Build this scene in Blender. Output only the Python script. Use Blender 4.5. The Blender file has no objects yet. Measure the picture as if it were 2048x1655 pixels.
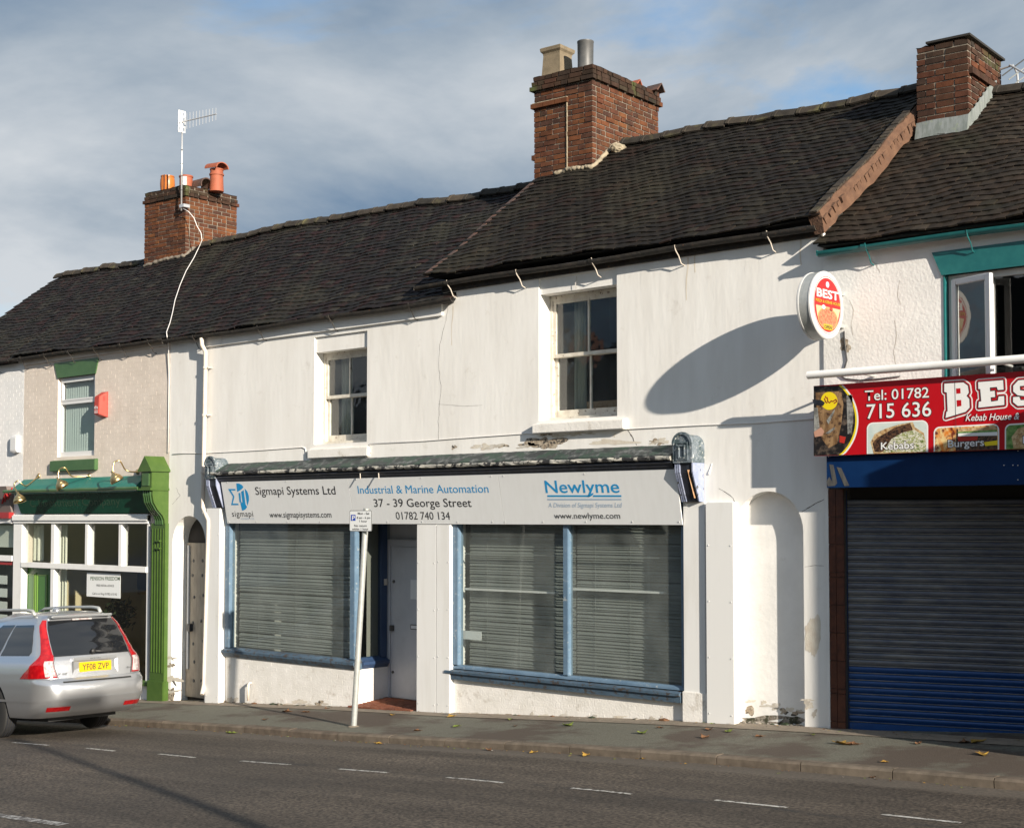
import bpy, bmesh, math, random
from mathutils import Vector, Matrix, geometry
random.seed(7)
scene = bpy.context.scene
C = scene.collection
R = math.radians
# ------------------------------------------------------------------ camera
F, CX, HY, PITCH, TH, D, ZC = 2850., 1024., 1037., R(2.5), R(41.9), 13.4, 2.4
CY = HY - F*math.tan(PITCH)
FW = Vector((-math.sin(TH)*math.cos(PITCH), math.cos(TH)*math.cos(PITCH), math.sin(PITCH)))
RT = Vector((math.cos(TH), math.sin(TH), 0))
UP = RT.cross(FW)
cd = bpy.data.cameras.new('camera'); cam = bpy.data.objects.new('camera', cd); C.objects.link(cam)
cam.matrix_world = Matrix(((RT.x, UP.x, -FW.x, 0), (RT.y, UP.y, -FW.y, -D), (RT.z, UP.z, -FW.z, ZC), (0, 0, 0, 1)))
cd.sensor_width = 36; cd.lens = 36*F/2048; cd.shift_y = (CY-827.5)/2048; cd.clip_end = 2000; cd.clip_start = .1
scene.camera = cam
# ------------------------------------------------------------------ sky, sun, exposure
SUN = Vector((3.15, -1.0, 1.05)).normalized()
w = bpy.data.worlds.new('World'); scene.world = w; w.use_nodes = True
nt = w.node_tree; nt.nodes.clear(); N = nt.nodes.new; L = nt.links.new
out = N('ShaderNodeOutputWorld'); bg = N('ShaderNodeBackground'); bg.inputs[1].default_value = .082
sky = N('ShaderNodeTexSky'); sky.sky_type = 'NISHITA'; sky.sun_disc = False
sky.sun_elevation = math.asin(SUN.z); sky.sun_rotation = math.atan2(SUN.x, SUN.y)
sky.air_density = 1.2; sky.dust_density = .6; sky.ozone_density = 2.0
tc = N('ShaderNodeTexCoord'); sep = N('ShaderNodeSeparateXYZ'); L(tc.outputs['Generated'], sep.inputs[0])
ad = N('ShaderNodeMath'); ad.operation = 'ADD'; L(sep.outputs[2], ad.inputs[0]); ad.inputs[1].default_value = .30
mx = N('ShaderNodeMath'); mx.operation = 'MAXIMUM'; L(ad.outputs[0], mx.inputs[0]); mx.inputs[1].default_value = .12
dv = N('ShaderNodeVectorMath'); dv.operation = 'DIVIDE'; L(tc.outputs['Generated'], dv.inputs[0])
cb = N('ShaderNodeCombineXYZ')
for i in range(3): L(mx.outputs[0], cb.inputs[i])
L(cb.outputs[0], dv.inputs[1])
mp = N('ShaderNodeMapping'); mp.inputs['Location'].default_value = (9.1, 6.7, 4.2); L(dv.outputs[0], mp.inputs[0])
n1 = N('ShaderNodeTexNoise'); n1.inputs['Scale'].default_value = 1.4; n1.inputs['Detail'].default_value = 9; n1.inputs['Roughness'].default_value = .57; n1.inputs['Distortion'].default_value = .35
L(mp.outputs[0], n1.inputs[0])
n2 = N('ShaderNodeTexNoise'); n2.inputs['Scale'].default_value = .8; n2.inputs['Detail'].default_value = 8; n2.inputs['Roughness'].default_value = .55; n2.inputs['Distortion'].default_value = .4
mp2 = N('ShaderNodeMapping'); mp2.inputs['Location'].default_value = (3.2, 9.4, 2.1); L(dv.outputs[0], mp2.inputs[0]); L(mp2.outputs[0], n2.inputs[0])
r1 = N('ShaderNodeValToRGB'); r1.color_ramp.elements[0].position = .39; r1.color_ramp.elements[1].position = .51; L(n1.outputs[0], r1.inputs[0])
r2 = N('ShaderNodeValToRGB'); r2.color_ramp.elements[0].position = .41; r2.color_ramp.elements[0].color = (1.25, 1.85, 2.65, 1)
r2.color_ramp.elements[1].position = .58; r2.color_ramp.elements[1].color = (4.2, 4.45, 4.7, 1)
e = r2.color_ramp.elements.new(.49); e.color = (2.5, 2.95, 3.45, 1)
L(n2.outputs[0], r2.inputs[0])
mixc = N('ShaderNodeMix'); mixc.data_type = 'RGBA'
bl = N('ShaderNodeMix'); bl.data_type = 'RGBA'; bl.blend_type = 'MULTIPLY'; bl.inputs[0].default_value = 1
L(sky.outputs[0], bl.inputs[6]); bl.inputs[7].default_value = (.62, .85, 1.05, 1)
L(r1.outputs[0], mixc.inputs[0]); L(bl.outputs[2], mixc.inputs[6]); L(r2.outputs[0], mixc.inputs[7])
L(mixc.outputs[2], bg.inputs[0]); L(bg.outputs[0], out.inputs[0])
sd = bpy.data.lights.new('sun', 'SUN'); sd.energy = 5.0; sd.angle = R(.53); sd.color = (1, .90, .76)
so = bpy.data.objects.new('sun', sd); C.objects.link(so); so.rotation_euler = SUN.to_track_quat('Z', 'Y').to_euler(); so.location = (20, -10, 20)
vs = scene.view_settings; vs.view_transform = 'Standard'; vs.look = 'None'; vs.exposure = .90; vs.gamma = 1; vs.use_curve_mapping = False
scene.render.engine = 'CYCLES'

# ------------------------------------------------------------------ helpers
def ray(u, v): return FW + RT*((u-CX)/F) - UP*((v-CY)/F)
def P(u, v, y=0.):
    d = ray(u, v); t = (y+D)/d.y; return Vector((d.x*t, y, ZC+d.z*t))
def PX(u, v, x):
    d = ray(u, v); t = x/d.x; return Vector((x, -D+d.y*t, ZC+d.z*t))
def PP(u, v, p0, n):
    d = ray(u, v); o = Vector((0, -D, ZC)); t = (p0-o).dot(n)/d.dot(n); return o+d*t
def X(u, y=0., v=1000): return P(u, v, y).x
def Z(u, v, y=0.): return P(u, v, y).z
GT = [(-200, -9), (-60, -3.2), (-24.7, -.88), (-19.4, -.51), (-15, -.23), (-13, -.13), (-9.5, .10), (-7.6, .2), (-5.5, .29), (10, .9), (60, 2.2), (200, 5)]
def g(x):
    for (a, b), (c, d) in zip(GT, GT[1:]):
        if x <= c: return b+(d-b)*(x-a)/(c-a)
    return GT[-1][1]
KY = -1.95
def gp(x, y=0.): return g(x)+.02*max(y, KY)
def rz(x, y):
    dd = max(0, KY-y); return g(x)-.039-.085+.022*min(dd, 3.4)-.022*max(0, dd-3.4)
def roadhit(u, v, off=0.):
    lo, hi = -9., KY
    for _ in range(50):
        m = (lo+hi)/2; p = P(u, v, m)
        if p.z > rz(p.x, m)+off: lo = m
        else: hi = m
    p = P(u, v, lo); return p
def pavehit(u, v):
    lo, hi = -2.5, 1.5
    for _ in range(50):
        m = (lo+hi)/2; p = P(u, v, m)
        if p.z > gp(p.x, m): lo = m
        else: hi = m
    return P(u, v, lo)

def tag(o, label=None, cat=None, group=None, kind=None):
    if label: o['label'] = label
    if cat: o['category'] = cat
    if group: o['group'] = group
    if kind: o['kind'] = kind
    return o
def empty(name, loc, label=None, cat=None, group=None):
    o = bpy.data.objects.new(name, None); C.objects.link(o); o.location = loc; o.empty_display_size = .1
    return tag(o, label, cat, group)
def link(name, me, parent=None, m=None):
    o = bpy.data.objects.new(name, me); C.objects.link(o)
    if parent is not None:
        o.parent = parent; o.matrix_parent_inverse = wm(parent).inverted()
    if m is not None: me.materials.append(m)
    return o
def wm(o):
    return (wm(o.parent) @ o.matrix_parent_inverse @ o.matrix_basis) if o.parent is not None else o.matrix_basis.copy()

class MB:
    def __init__(s): s.v = []; s.f = []; s.mi = []; s.cur = 0
    def add(s, vs, fs):
        b = len(s.v); s.v += [tuple(p) for p in vs]; s.f += [tuple(i+b for i in f) for f in fs]; s.mi += [s.cur]*len(fs); return s
    def box(s, x0, x1, y0, y1, z0, z1):
        return s.hexa([(x0, y0, z0), (x1, y0, z0), (x1, y1, z0), (x0, y1, z0), (x0, y0, z1), (x1, y0, z1), (x1, y1, z1), (x0, y1, z1)])
    def hexa(s, p):
        return s.add(p, [(3, 2, 1, 0), (4, 5, 6, 7), (0, 1, 5, 4), (1, 2, 6, 5), (2, 3, 7, 6), (3, 0, 4, 7)])
    def quad(s, *p): return s.add(p, [tuple(range(len(p)))])
    def loft(s, rings, closed=True, caps=True):
        n = len(rings[0]); vs = [p for r in rings for p in r]; fs = []
        for i in range(len(rings)-1):
            for j in range(n if closed else n-1):
                k = (j+1) % n; fs.append((i*n+j, i*n+k, (i+1)*n+k, (i+1)*n+j))
        if caps: fs.append(tuple(range(n-1, -1, -1))); fs.append(tuple((len(rings)-1)*n+j for j in range(n)))
        return s.add(vs, fs)
    def prism_x(s, prof, x0, x1):   # prof in (y,z)
        return s.loft([[(x0, y, z) for y, z in prof], [(x1, y, z) for y, z in prof]])
    def prism_y(s, prof, y0, y1):   # prof in (x,z)
        return s.loft([[(x, y0, z) for x, z in prof], [(x, y1, z) for x, z in prof]])
    def tube(s, pts, r, n=8, caps=True):
        pts = [Vector(p) for p in pts]; rings = []; prev = None
        rr = r if isinstance(r, (list, tuple)) else [r]*len(pts)
        for i, p in enumerate(pts):
            t = (pts[min(i+1, len(pts)-1)]-pts[max(i-1, 0)]).normalized()
            if prev is None:
                a = Vector((0, 0, 1)) if abs(t.z) < .9 else Vector((1, 0, 0)); nn = t.cross(a).normalized()
            else: nn = (prev-t*prev.dot(t)).normalized()
            prev = nn; bb = t.cross(nn)
            rings.append([p+(nn*math.cos(2*math.pi*k/n)+bb*math.sin(2*math.pi*k/n))*rr[i] for k in range(n)])
        return s.loft(rings, True, caps)
    def lathe(s, c, prof, n=20, axis=(0, 0, 1)):   # prof: (r, h)
        ax = Vector(axis).normalized(); a = Vector((1, 0, 0)) if abs(ax.x) < .8 else Vector((0, 1, 0))
        e1 = ax.cross(a).normalized(); e2 = ax.cross(e1); c = Vector(c)
        return s.loft([[c+ax*h+(e1*math.cos(2*math.pi*k/n)+e2*math.sin(2*math.pi*k/n))*r for k in range(n)] for r, h in prof])
    def build(s, name, m, parent=None, smooth=False, bevel=0):
        me = bpy.data.meshes.new(name); me.from_pydata(s.v, [], s.f)
        ms = m if isinstance(m, (list, tuple)) else [m]
        for q in ms: me.materials.append(q)
        if len(ms) > 1: me.polygons.foreach_set('material_index', s.mi)
        bm = bmesh.new(); bm.from_mesh(me); bmesh.ops.recalc_face_normals(bm, faces=bm.faces)
        if bevel:
            bmesh.ops.remove_doubles(bm, verts=bm.verts, dist=1e-5)
            bmesh.ops.bevel(bm, geom=[e for e in bm.edges if e.is_manifold and e.calc_face_angle(0) > .5], offset=bevel, segments=2, affect='EDGES', clamp_overlap=True)
        bm.to_mesh(me); bm.free()
        if smooth:
            for p in me.polygons: p.use_smooth = True
        o = link(name, me, parent); return o
def B(name, m, parent, *b, bevel=0): return MB().box(*b).build(name, m, parent, bevel=bevel)
def auto_smooth(o, ang=35):
    me = o.data
    for p in me.polygons: p.use_smooth = True
    me.set_sharp_from_angle(angle=R(ang))
    return o

# ------------------------------------------------------------------ materials
def M(name, col, col2=None, scale=4., lo=.4, hi=.65, rough=.75, metal=0., bump=0., bscale=60., stretch=(1, 1, 1), detail=6., spec=.5, third=None, coat=0., fine=0.):
    m = bpy.data.materials.new(name); m.use_nodes = True; nt = m.node_tree; bs = nt.nodes['Principled BSDF']
    N = nt.nodes.new; L = nt.links.new
    bs.inputs['Roughness'].default_value = rough; bs.inputs['Metallic'].default_value = metal
    bs.inputs['Specular IOR Level'].default_value = spec; bs.inputs['Coat Weight'].default_value = coat
    bs.inputs['Base Color'].default_value = (*col, 1)
    ge = N('ShaderNodeNewGeometry'); mp = N('ShaderNodeMapping'); mp.inputs['Scale'].default_value = stretch; L(ge.outputs['Position'], mp.inputs[0])
    last = None
    if col2:
        n = N('ShaderNodeTexNoise'); n.inputs['Scale'].default_value = scale; n.inputs['Detail'].default_value = detail; n.inputs['Roughness'].default_value = .6
        L(mp.outputs[0], n.inputs[0])
        r = N('ShaderNodeValToRGB'); r.color_ramp.elements[0].position = lo; r.color_ramp.elements[0].color = (*col, 1)
        r.color_ramp.elements[1].position = hi; r.color_ramp.elements[1].color = (*col2, 1)
        L(n.outputs[0], r.inputs[0]); last = r.outputs[0]
        if third:
            c3, s3, l3, h3 = third
            n3 = N('ShaderNodeTexNoise'); n3.inputs['Scale'].default_value = s3; n3.inputs['Detail'].default_value = 8; n3.inputs['Roughness'].default_value = .65
            L(ge.outputs['Position'], n3.inputs[0])
            r3 = N('ShaderNodeValToRGB'); r3.color_ramp.elements[0].position = l3; r3.color_ramp.elements[1].position = h3; L(n3.outputs[0], r3.inputs[0])
            mx = N('ShaderNodeMix'); mx.data_type = 'RGBA'; L(r3.outputs[0], mx.inputs[0]); L(last, mx.inputs[6]); mx.inputs[7].default_value = (*c3, 1); last = mx.outputs[2]
        L(last, bs.inputs['Base Color'])
    if bump:
        nb = N('ShaderNodeTexNoise'); nb.inputs['Scale'].default_value = bscale; nb.inputs['Detail'].default_value = 5; L(mp.outputs[0], nb.inputs[0])
        b = N('ShaderNodeBump'); b.inputs['Strength'].default_value = bump; b.inputs['Distance'].default_value = .01; L(nb.outputs[0], b.inputs['Height']); L(b.outputs[0], bs.inputs['Normal'])
    return m
def piece_mat(name, cols, rough=.85, grain=90., bump=.3, moss=None, mossr=(.55, .7), mscale=1.2, dark=.75):
    """colour of each piece from object random plus the attribute 'tint' on joined pieces"""
    m = bpy.data.materials.new(name); m.use_nodes = True; nt = m.node_tree; bs = nt.nodes['Principled BSDF']; N = nt.nodes.new; L = nt.links.new
    oi = N('ShaderNodeObjectInfo'); at = N('ShaderNodeAttribute'); at.attribute_name = 'tint'
    a = N('ShaderNodeMath'); a.operation = 'ADD'; L(oi.outputs['Random'], a.inputs[0]); L(at.outputs['Fac'], a.inputs[1])
    f = N('ShaderNodeMath'); f.operation = 'FRACT'; L(a.outputs[0], f.inputs[0])
    r = N('ShaderNodeValToRGB'); els = r.color_ramp.elements
    while len(els) < len(cols): els.new(.5)
    for i, c in enumerate(cols): els[i].position = i/(len(cols)-1); els[i].color = (*c, 1)
    L(f.outputs[0], r.inputs[0]); last = r.outputs[0]
    ge = N('ShaderNodeNewGeometry'); n = N('ShaderNodeTexNoise'); n.inputs['Scale'].default_value = grain; n.inputs['Detail'].default_value = 4; L(ge.outputs['Position'], n.inputs[0])
    n2 = N('ShaderNodeTexNoise'); n2.inputs['Scale'].default_value = 9; n2.inputs['Detail'].default_value = 5; L(ge.outputs['Position'], n2.inputs[0])
    mr = N('ShaderNodeMapRange'); mr.inputs[1].default_value = .35; mr.inputs[2].default_value = .65; mr.inputs[3].default_value = dark; mr.inputs[4].default_value = 1.15; L(n2.outputs[0], mr.inputs[0])
    mu = N('ShaderNodeMix'); mu.data_type = 'RGBA'; mu.blend_type = 'MULTIPLY'; mu.inputs[0].default_value = 1; L(last, mu.inputs[6]); L(mr.outputs[0], mu.inputs[7]); last = mu.outputs[2]
    if moss:
        n3 = N('ShaderNodeTexNoise'); n3.inputs['Scale'].default_value = mscale; n3.inputs['Detail'].default_value = 8; L(ge.outputs['Position'], n3.inputs[0])
        r3 = N('ShaderNodeValToRGB'); r3.color_ramp.elements[0].position = mossr[0]; r3.color_ramp.elements[1].position = mossr[1]; L(n3.outputs[0], r3.inputs[0])
        mm = N('ShaderNodeMix'); mm.data_type = 'RGBA'; L(r3.outputs[0], mm.inputs[0]); L(last, mm.inputs[6]); mm.inputs[7].default_value = (*moss, 1); last = mm.outputs[2]
    L(last, bs.inputs['Base Color']); bs.inputs['Roughness'].default_value = rough; bs.inputs['Specular IOR Level'].default_value = .18
    b = N('ShaderNodeBump'); b.inputs['Strength'].default_value = bump; b.inputs['Distance'].default_value = .006; L(n.outputs[0], b.inputs['Height']); L(b.outputs[0], bs.inputs['Normal'])
    return m
def glass_mat(name, tint=(.9, .93, .92), refl=1.0, ior=1.5, rough=.0, wobble=0., dirt=0., dirtcol=(.5, .52, .5)):
    m = bpy.data.materials.new(name); m.use_nodes = True; nt = m.node_tree; nt.nodes.clear(); N = nt.nodes.new; L = nt.links.new
    o = N('ShaderNodeOutputMaterial'); mi = N('ShaderNodeMixShader'); tr = N('ShaderNodeBsdfTransparent'); gl = N('ShaderNodeBsdfGlossy')
    fr = N('ShaderNodeFresnel'); fr.inputs[0].default_value = ior
    mu = N('ShaderNodeMath'); mu.operation = 'MULTIPLY'; mu.use_clamp = True; mu.inputs[1].default_value = refl; L(fr.outputs[0], mu.inputs[0])
    tr.inputs[0].default_value = (*tint, 1); gl.inputs['Roughness'].default_value = rough
    ge = N('ShaderNodeNewGeometry'); nb_ = N('ShaderNodeMath'); nb_.operation = 'SUBTRACT'; nb_.inputs[0].default_value = 1; L(ge.outputs['Backfacing'], nb_.inputs[1]); m3 = N('ShaderNodeMath'); m3.operation = 'MULTIPLY'; L(mu.outputs[0], m3.inputs[0]); L(nb_.outputs[0], m3.inputs[1]); L(m3.outputs[0], mi.inputs[0]); L(tr.outputs[0], mi.inputs[1]); L(gl.outputs[0], mi.inputs[2])
    if wobble:
        nb = N('ShaderNodeTexNoise'); nb.inputs['Scale'].default_value = 3; L(ge.outputs['Position'], nb.inputs[0])
        b = N('ShaderNodeBump'); b.inputs['Strength'].default_value = wobble; b.inputs['Distance'].default_value = .02; L(nb.outputs[0], b.inputs['Height']); L(b.outputs[0], gl.inputs['Normal']); L(b.outputs[0], fr.inputs['Normal'])
    if dirt:
        df = N('ShaderNodeBsdfDiffuse'); df.inputs[0].default_value = (*dirtcol, 1); m2 = N('ShaderNodeMixShader')
        nd = N('ShaderNodeTexNoise'); nd.inputs['Scale'].default_value = 2.2; nd.inputs['Detail'].default_value = 6; L(ge.outputs['Position'], nd.inputs[0])
        mr = N('ShaderNodeMapRange'); mr.inputs[1].default_value = .3; mr.inputs[2].default_value = .75; mr.inputs[3].default_value = dirt*.45; mr.inputs[4].default_value = dirt*1.5; L(nd.outputs[0], mr.inputs[0])
        L(mr.outputs[0], m2.inputs[0]); L(mi.outputs[0], m2.inputs[1]); L(df.outputs[0], m2.inputs[2]); L(m2.outputs[0], o.inputs[0])
    else: L(mi.outputs[0], o.inputs[0])
    return m
mt = {}
mt['render_a'] = M('white_render', (.71, .695, .665), (.775, .765, .74), 3.0, .36, .60, .9, bump=.25, bscale=14, stretch=(1, 1, .22), third=((.54, .51, .46), 3.4, .60, .82))
mt['render_b'] = M('white_render_rough', (.72, .71, .69), (.80, .79, .77), 2.2, .35, .65, .9, bump=.35, bscale=16, third=((.55, .52, .46), 4.5, .66, .82))
mt['render_k'] = M('kebab_house_render', (.70, .69, .67), (.78, .77, .75), 2.2, .35, .65, .9, bump=.42, bscale=34, third=((.5, .47, .42), 5.5, .68, .80))
mt['beige'] = M('beige_brick_paint', (.60, .53, .465), (.68, .605, .535), 3, .35, .65, .85, bump=.35, bscale=55, third=((.50, .45, .40), 7, .62, .8))
mt['wbrick'] = M('white_brick_paint', (.70, .70, .70), (.78, .77, .76), 3, .35, .65, .85, bump=.35, bscale=55, third=((.50, .48, .43), 5, .64, .84))
mt['riser'] = M('stall_riser_paint', (.68, .66, .62), (.78, .76, .73), 3, .35, .65, .9, bump=.4, bscale=40, third=((.36, .31, .25), 4.5, .58, .76))
mt['white'] = M('white_gloss_paint', (.78, .78, .77), (.70, .69, .67), 6, .5, .8, .4)
mt['oldwhite'] = M('flaking_white_paint', (.62, .59, .52), (.52, .48, .41), 9, .4, .6, .6, third=((.16, .11, .08), 22, .60, .66))
mt['upvc'] = M('white_plastic', (.66, .66, .66), rough=.3)
mt['ovalred'] = M('oval_red_print', (.34, .006, .008), rough=.35)
mt['ovalyel'] = M('oval_yellow_print', (.42, .30, .01), rough=.35)
mt['ovalwhite'] = M('oval_white_print', (.55, .55, .55), rough=.35)
mt['panel'] = M('white_panel_sheet', (.73, .73, .72), (.62, .61, .58), 4, .48, .80, .38, stretch=(1, 1, .12))
mt['sign'] = M('pale_grey_sign_sheet', (.735, .75, .755), (.69, .70, .70), 5, .3, .8, .35, stretch=(3, 3, .4))
mt['blue'] = M('weathered_blue_paint', (.085, .145, .215), (.12, .19, .27), 5, .35, .65, .55, third=((.30, .33, .34), 18, .60, .68), bump=.2)
mt['blue_d'] = M('flaking_blue_sill_paint', (.04, .07, .105), (.07, .115, .165), 6, .35, .65, .6, third=((.05, .04, .035), 16, .53, .60), bump=.3, stretch=(.4, 1, 1))
mt['darkblue'] = M('dark_blue_frame_paint', (.025, .05, .11), rough=.4)
mt['black'] = M('black_paint', (.012, .013, .018), (.03, .035, .05), 9, .4, .7, .4, bump=.3)
mt['console'] = M('flaking_console_paint', (.05, .075, .085), (.16, .19, .22), 14, .40, .60, .6, third=((.55, .55, .52), 30, .60, .64), bump=.5)
mt['console_side'] = M('lilac_grey_paint', (.23, .27, .40), (.30, .33, .44), 9, .4, .6, .6, third=((.06, .06, .06), 22, .60, .64), bump=.4)
mt['rotwood'] = M('bare_split_timber', (.45, .24, .12), (.62, .40, .24), 20, .4, .6, .8, stretch=(3, 3, .3), bump=.3)
mt['flash'] = M('peeling_lead_cover', (.03, .036, .037), (.12, .13, .13), 9, .48, .62, .7, third=((.03, .055, .042), 5, .50, .56), bump=.4)
mt['peel'] = M('peeling_cornice_paint', (.44, .42, .37), (.24, .24, .225), 8, .42, .60, .8, third=((.02, .02, .022), 9, .48, .53), bump=.7, bscale=30, stretch=(.6, 1, 1))
mt['green'] = M('bright_green_paint', (.046, .094, .015), (.060, .112, .02), 8, .4, .7, .38, bump=.12)
mt['green_d'] = M('dark_green_gloss', (.006, .055, .034), (.008, .068, .04), 6, .4, .7, .25)
mt['green_m'] = M('mid_green_paint', (.045, .105, .035), (.06, .125, .045), 8, .4, .7, .4, bump=.1)
mt['teal'] = M('teal_band_paint', (.012, .13, .105), (.016, .16, .125), 7, .4, .7, .5)
mt['teal_g'] = M('teal_gutter_paint', (.012, .11, .115), (.02, .14, .14), 9, .4, .7, .35)
mt['gutter'] = M('old_iron_gutter', (.022, .020, .018), (.055, .045, .035), 10, .4, .7, .8, third=((.14, .07, .035), 14, .62, .70), bump=.4)
mt['cream'] = M('cream_pipe_paint', (.60, .54, .47), (.52, .43, .35), 7, .45, .75, .45)
mt['brown'] = M('brown_glazed_tile', (.10, .035, .02), (.065, .024, .016), 14, .4, .6, .35)
mt['grout'] = M('dark_grout', (.05, .045, .04), rough=.9)
mt['shutter'] = M('dusty_blue_slat', (.095, .108, .145), (.21, .212, .215), 3.2, .35, .70, .5, metal=.1, stretch=(1, 1, 3), third=((.18, .17, .15), 9, .62, .8))
mt['shutter_b'] = M('clean_blue_slat', (.010, .058, .20), (.015, .075, .24), 4, .4, .7, .4, stretch=(1, 1, 3), third=((.06, .08, .12), 14, .64, .74))
mt['bluebox'] = M('navy_fascia_sheet', (.0022, .020, .080), (.003, .024, .09), 4, .4, .6, .5, spec=.15)
mt['scuff'] = M('bare_scuffed_metal', (.09, .088, .082), (.06, .06, .062), 30, .4, .6, .5, stretch=(1, 1, .2))
mt['galv'] = M('galvanised_steel', (.36, .38, .37), (.44, .45, .44), 20, .35, .65, .45, metal=.35)
mt['brass'] = M('satin_brass', (.62, .47, .24), rough=.32, metal=1.)
mt['redbox'] = M('red_alarm_plastic', (.42, .045, .028), rough=.45)
mt['red'] = M('red_print', (.46, .004, .010), rough=.3)
mt['redpaint'] = M('dark_red_paint', (.30, .02, .02), rough=.4)
mt['ink'] = M('black_print', (.022, .022, .024), rough=.5)
mt['cyan'] = M('cyan_print', (.012, .27, .58), rough=.4)
mt['ltblue'] = M('pale_blue_print', (.36, .47, .60), rough=.5)
mt['wprint'] = M('white_print', (.80, .80, .79), rough=.4)
mt['outline'] = M('dark_outline_print', (.05, .03, .035), rough=.4)
mt['yellow'] = M('yellow_print', (.80, .62, .01), rough=.4)
mt['pblue'] = M('parking_blue_print', (.02, .07, .42), rough=.4)
mt['mortar'] = M('lime_mortar', (.22, .19, .15), (.14, .12, .10), 14, .4, .6, .95, bump=.5)
mt['mortar_y'] = M('pale_cement_fillet', (.33, .28, .20), (.20, .17, .12), 12, .4, .65, .95, bump=1., bscale=30)
mt['verge'] = M('orange_verge_mortar', (.085, .042, .024), (.125, .066, .038), 8, .35, .65, .95, bump=1., bscale=35, third=((.08, .045, .03), 9, .55, .7))
mt['lead'] = M('lead_flashing', (.20, .22, .22), (.13, .15, .14), 9, .4, .65, .6, stretch=(3, 3, .3), third=((.22, .26, .17), 7, .58, .7))
mt['deck'] = M('roof_underside', (.02, .018, .016), rough=.9)
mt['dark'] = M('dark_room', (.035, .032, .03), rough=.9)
mt['room'] = M('cream_room_wall', (.50, .42, .28), rough=.8)
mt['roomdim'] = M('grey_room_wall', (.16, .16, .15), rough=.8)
mt['curtain'] = M('pale_curtain', (.66, .65, .58), (.58, .57, .50), 3, .4, .6, .8, stretch=(14, 14, .3))
mt['blind'] = M('grey_green_blind_slat', (.23, .245, .235), (.19, .205, .195), 2.5, .35, .65, .6)
mt['blindw'] = M('white_vertical_blind', (.68, .70, .66), rough=.7)
mt['orangepot'] = M('salt_glazed_orange_clay', (.42, .13, .02), (.32, .09, .015), 6, .4, .7, .35)
mt['clay'] = M('red_clay', (.32, .085, .04), (.25, .07, .035), 7, .4, .7, .7, bump=.2)
mt['clay_d'] = M('sooty_clay', (.10, .05, .035), (.05, .035, .03), 7, .4, .65, .8)
mt['buff'] = M('buff_stone_clay', (.19, .15, .098), (.135, .108, .07), 9, .4, .7, .85, bump=.3)
mt['steelgrey'] = M('dark_grey_flue', (.065, .068, .07), (.09, .09, .09), 6, .4, .6, .5)
mt['alu'] = M('aluminium', (.60, .60, .60), rough=.35, metal=.6)
mt['cable'] = M('white_cable', (.72, .70, .68), rough=.5)
mt['cabled'] = M('dark_cable', (.05, .05, .05), rough=.6)
mt['crack'] = M('dark_crack', (.10, .09, .08), rough=1)
mt['patch'] = M('bare_brown_plaster', (.28, .22, .16), (.44, .38, .30), 14, .4, .6, .95, bump=.8, third=((.05, .045, .04), 16, .52, .58))
mt['patch2'] = M('bare_pale_plaster', (.56, .50, .42), (.62, .58, .50), 10, .4, .6, .95, bump=.4)
mt['rub'] = M('crumbled_base', (.17, .14, .11), (.36, .33, .29), 16, .38, .62, .95, bump=1., third=((.05, .05, .03), 9, .5, .56))
mt['ply'] = M('weathered_plywood', (.40, .35, .28), (.30, .26, .21), 5, .4, .65, .8, stretch=(3, 3, .6), third=((.20, .18, .15), 3, .6, .75))
mt['doorw'] = M('grey_white_door_paint', (.50, .52, .55), (.44, .46, .49), 4, .4, .7, .4)
mt['doorg'] = M('green_door_paint', (.05, .15, .03), rough=.35)
mt['doorg2'] = M('light_green_bead_paint', (.14, .26, .05), rough=.35)
mt['qtile'] = piece_mat('red_quarry_tile', [(.17, .06, .035), (.24, .09, .05), (.20, .075, .05)], .8)
mt['gold'] = M('gilt_frame', (.45, .30, .10), rough=.4, metal=.5)
mt['leaf'] = M('dark_leaf', (.018, .03, .010), rough=.5)
mt['paper'] = M('white_paper', (.74, .76, .76), rough=.7)
mt['glass'] = glass_mat('shop_glass', (.92, .94, .93), .9, dirt=.10, dirtcol=(.40, .43, .41))
mt['glass_c'] = glass_mat('clear_shop_glass', (.88, .90, .88), .8)
mt['glass_o'] = glass_mat('old_window_glass', (.80, .84, .84), 1.5, wobble=.2, dirt=.05, dirtcol=(.4, .42, .42))
mt['glass_u'] = glass_mat('upvc_window_glass', (.7, .72, .72), 2.6, wobble=.1)
mt['glass_b'] = glass_mat('bright_window_glass', (.80, .84, .84), 1.0)
BR = [(.080, .032, .017), (.118, .044, .020), (.050, .026, .020), (.135, .050, .021), (.092, .035, .020), (.058, .029, .021), (.15, .058, .022)]
mt['brick'] = piece_mat('weathered_red_brick', BR, .9, 60, .4, (.05, .045, .03), (.66, .78), 3.0)
mt['brick_s'] = piece_mat('sooty_brick', [(.03, .02, .014), (.05, .028, .019), (.026, .021, .017), (.06, .028, .018), (.04, .030, .02)], .95, 60, .4, (.07, .085, .03), (.60, .75), 3.0)
mt['brick_d'] = piece_mat('dark_red_brick', [(.05, .022, .014), (.078, .031, .019), (.034, .022, .017), (.10, .037, .019), (.045, .028, .02)], .95, 60, .4, (.05, .05, .025), (.62, .78), 3.0)
mt['tile'] = piece_mat('dark_clay_roof_tile', [(.009, .008, .007), (.016, .013, .012), (.012, .009, .009), (.024, .011, .010), (.013, .011, .010), (.020, .018, .015), (.008, .008, .008), (.032, .028, .022)], .75, 70, .35, (.036, .034, .022), (.52, .80), .75, .6)
mt['tile_b'] = piece_mat('brown_grey_roof_tile', [(.010, .008, .006), (.015, .012, .009), (.011, .009, .007), (.020, .011, .008), (.013, .010, .008), (.018, .015, .011), (.008, .007, .006), (.028, .024, .017)], .8, 70, .35, (.036, .032, .020), (.50, .78), .6, .6)
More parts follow.
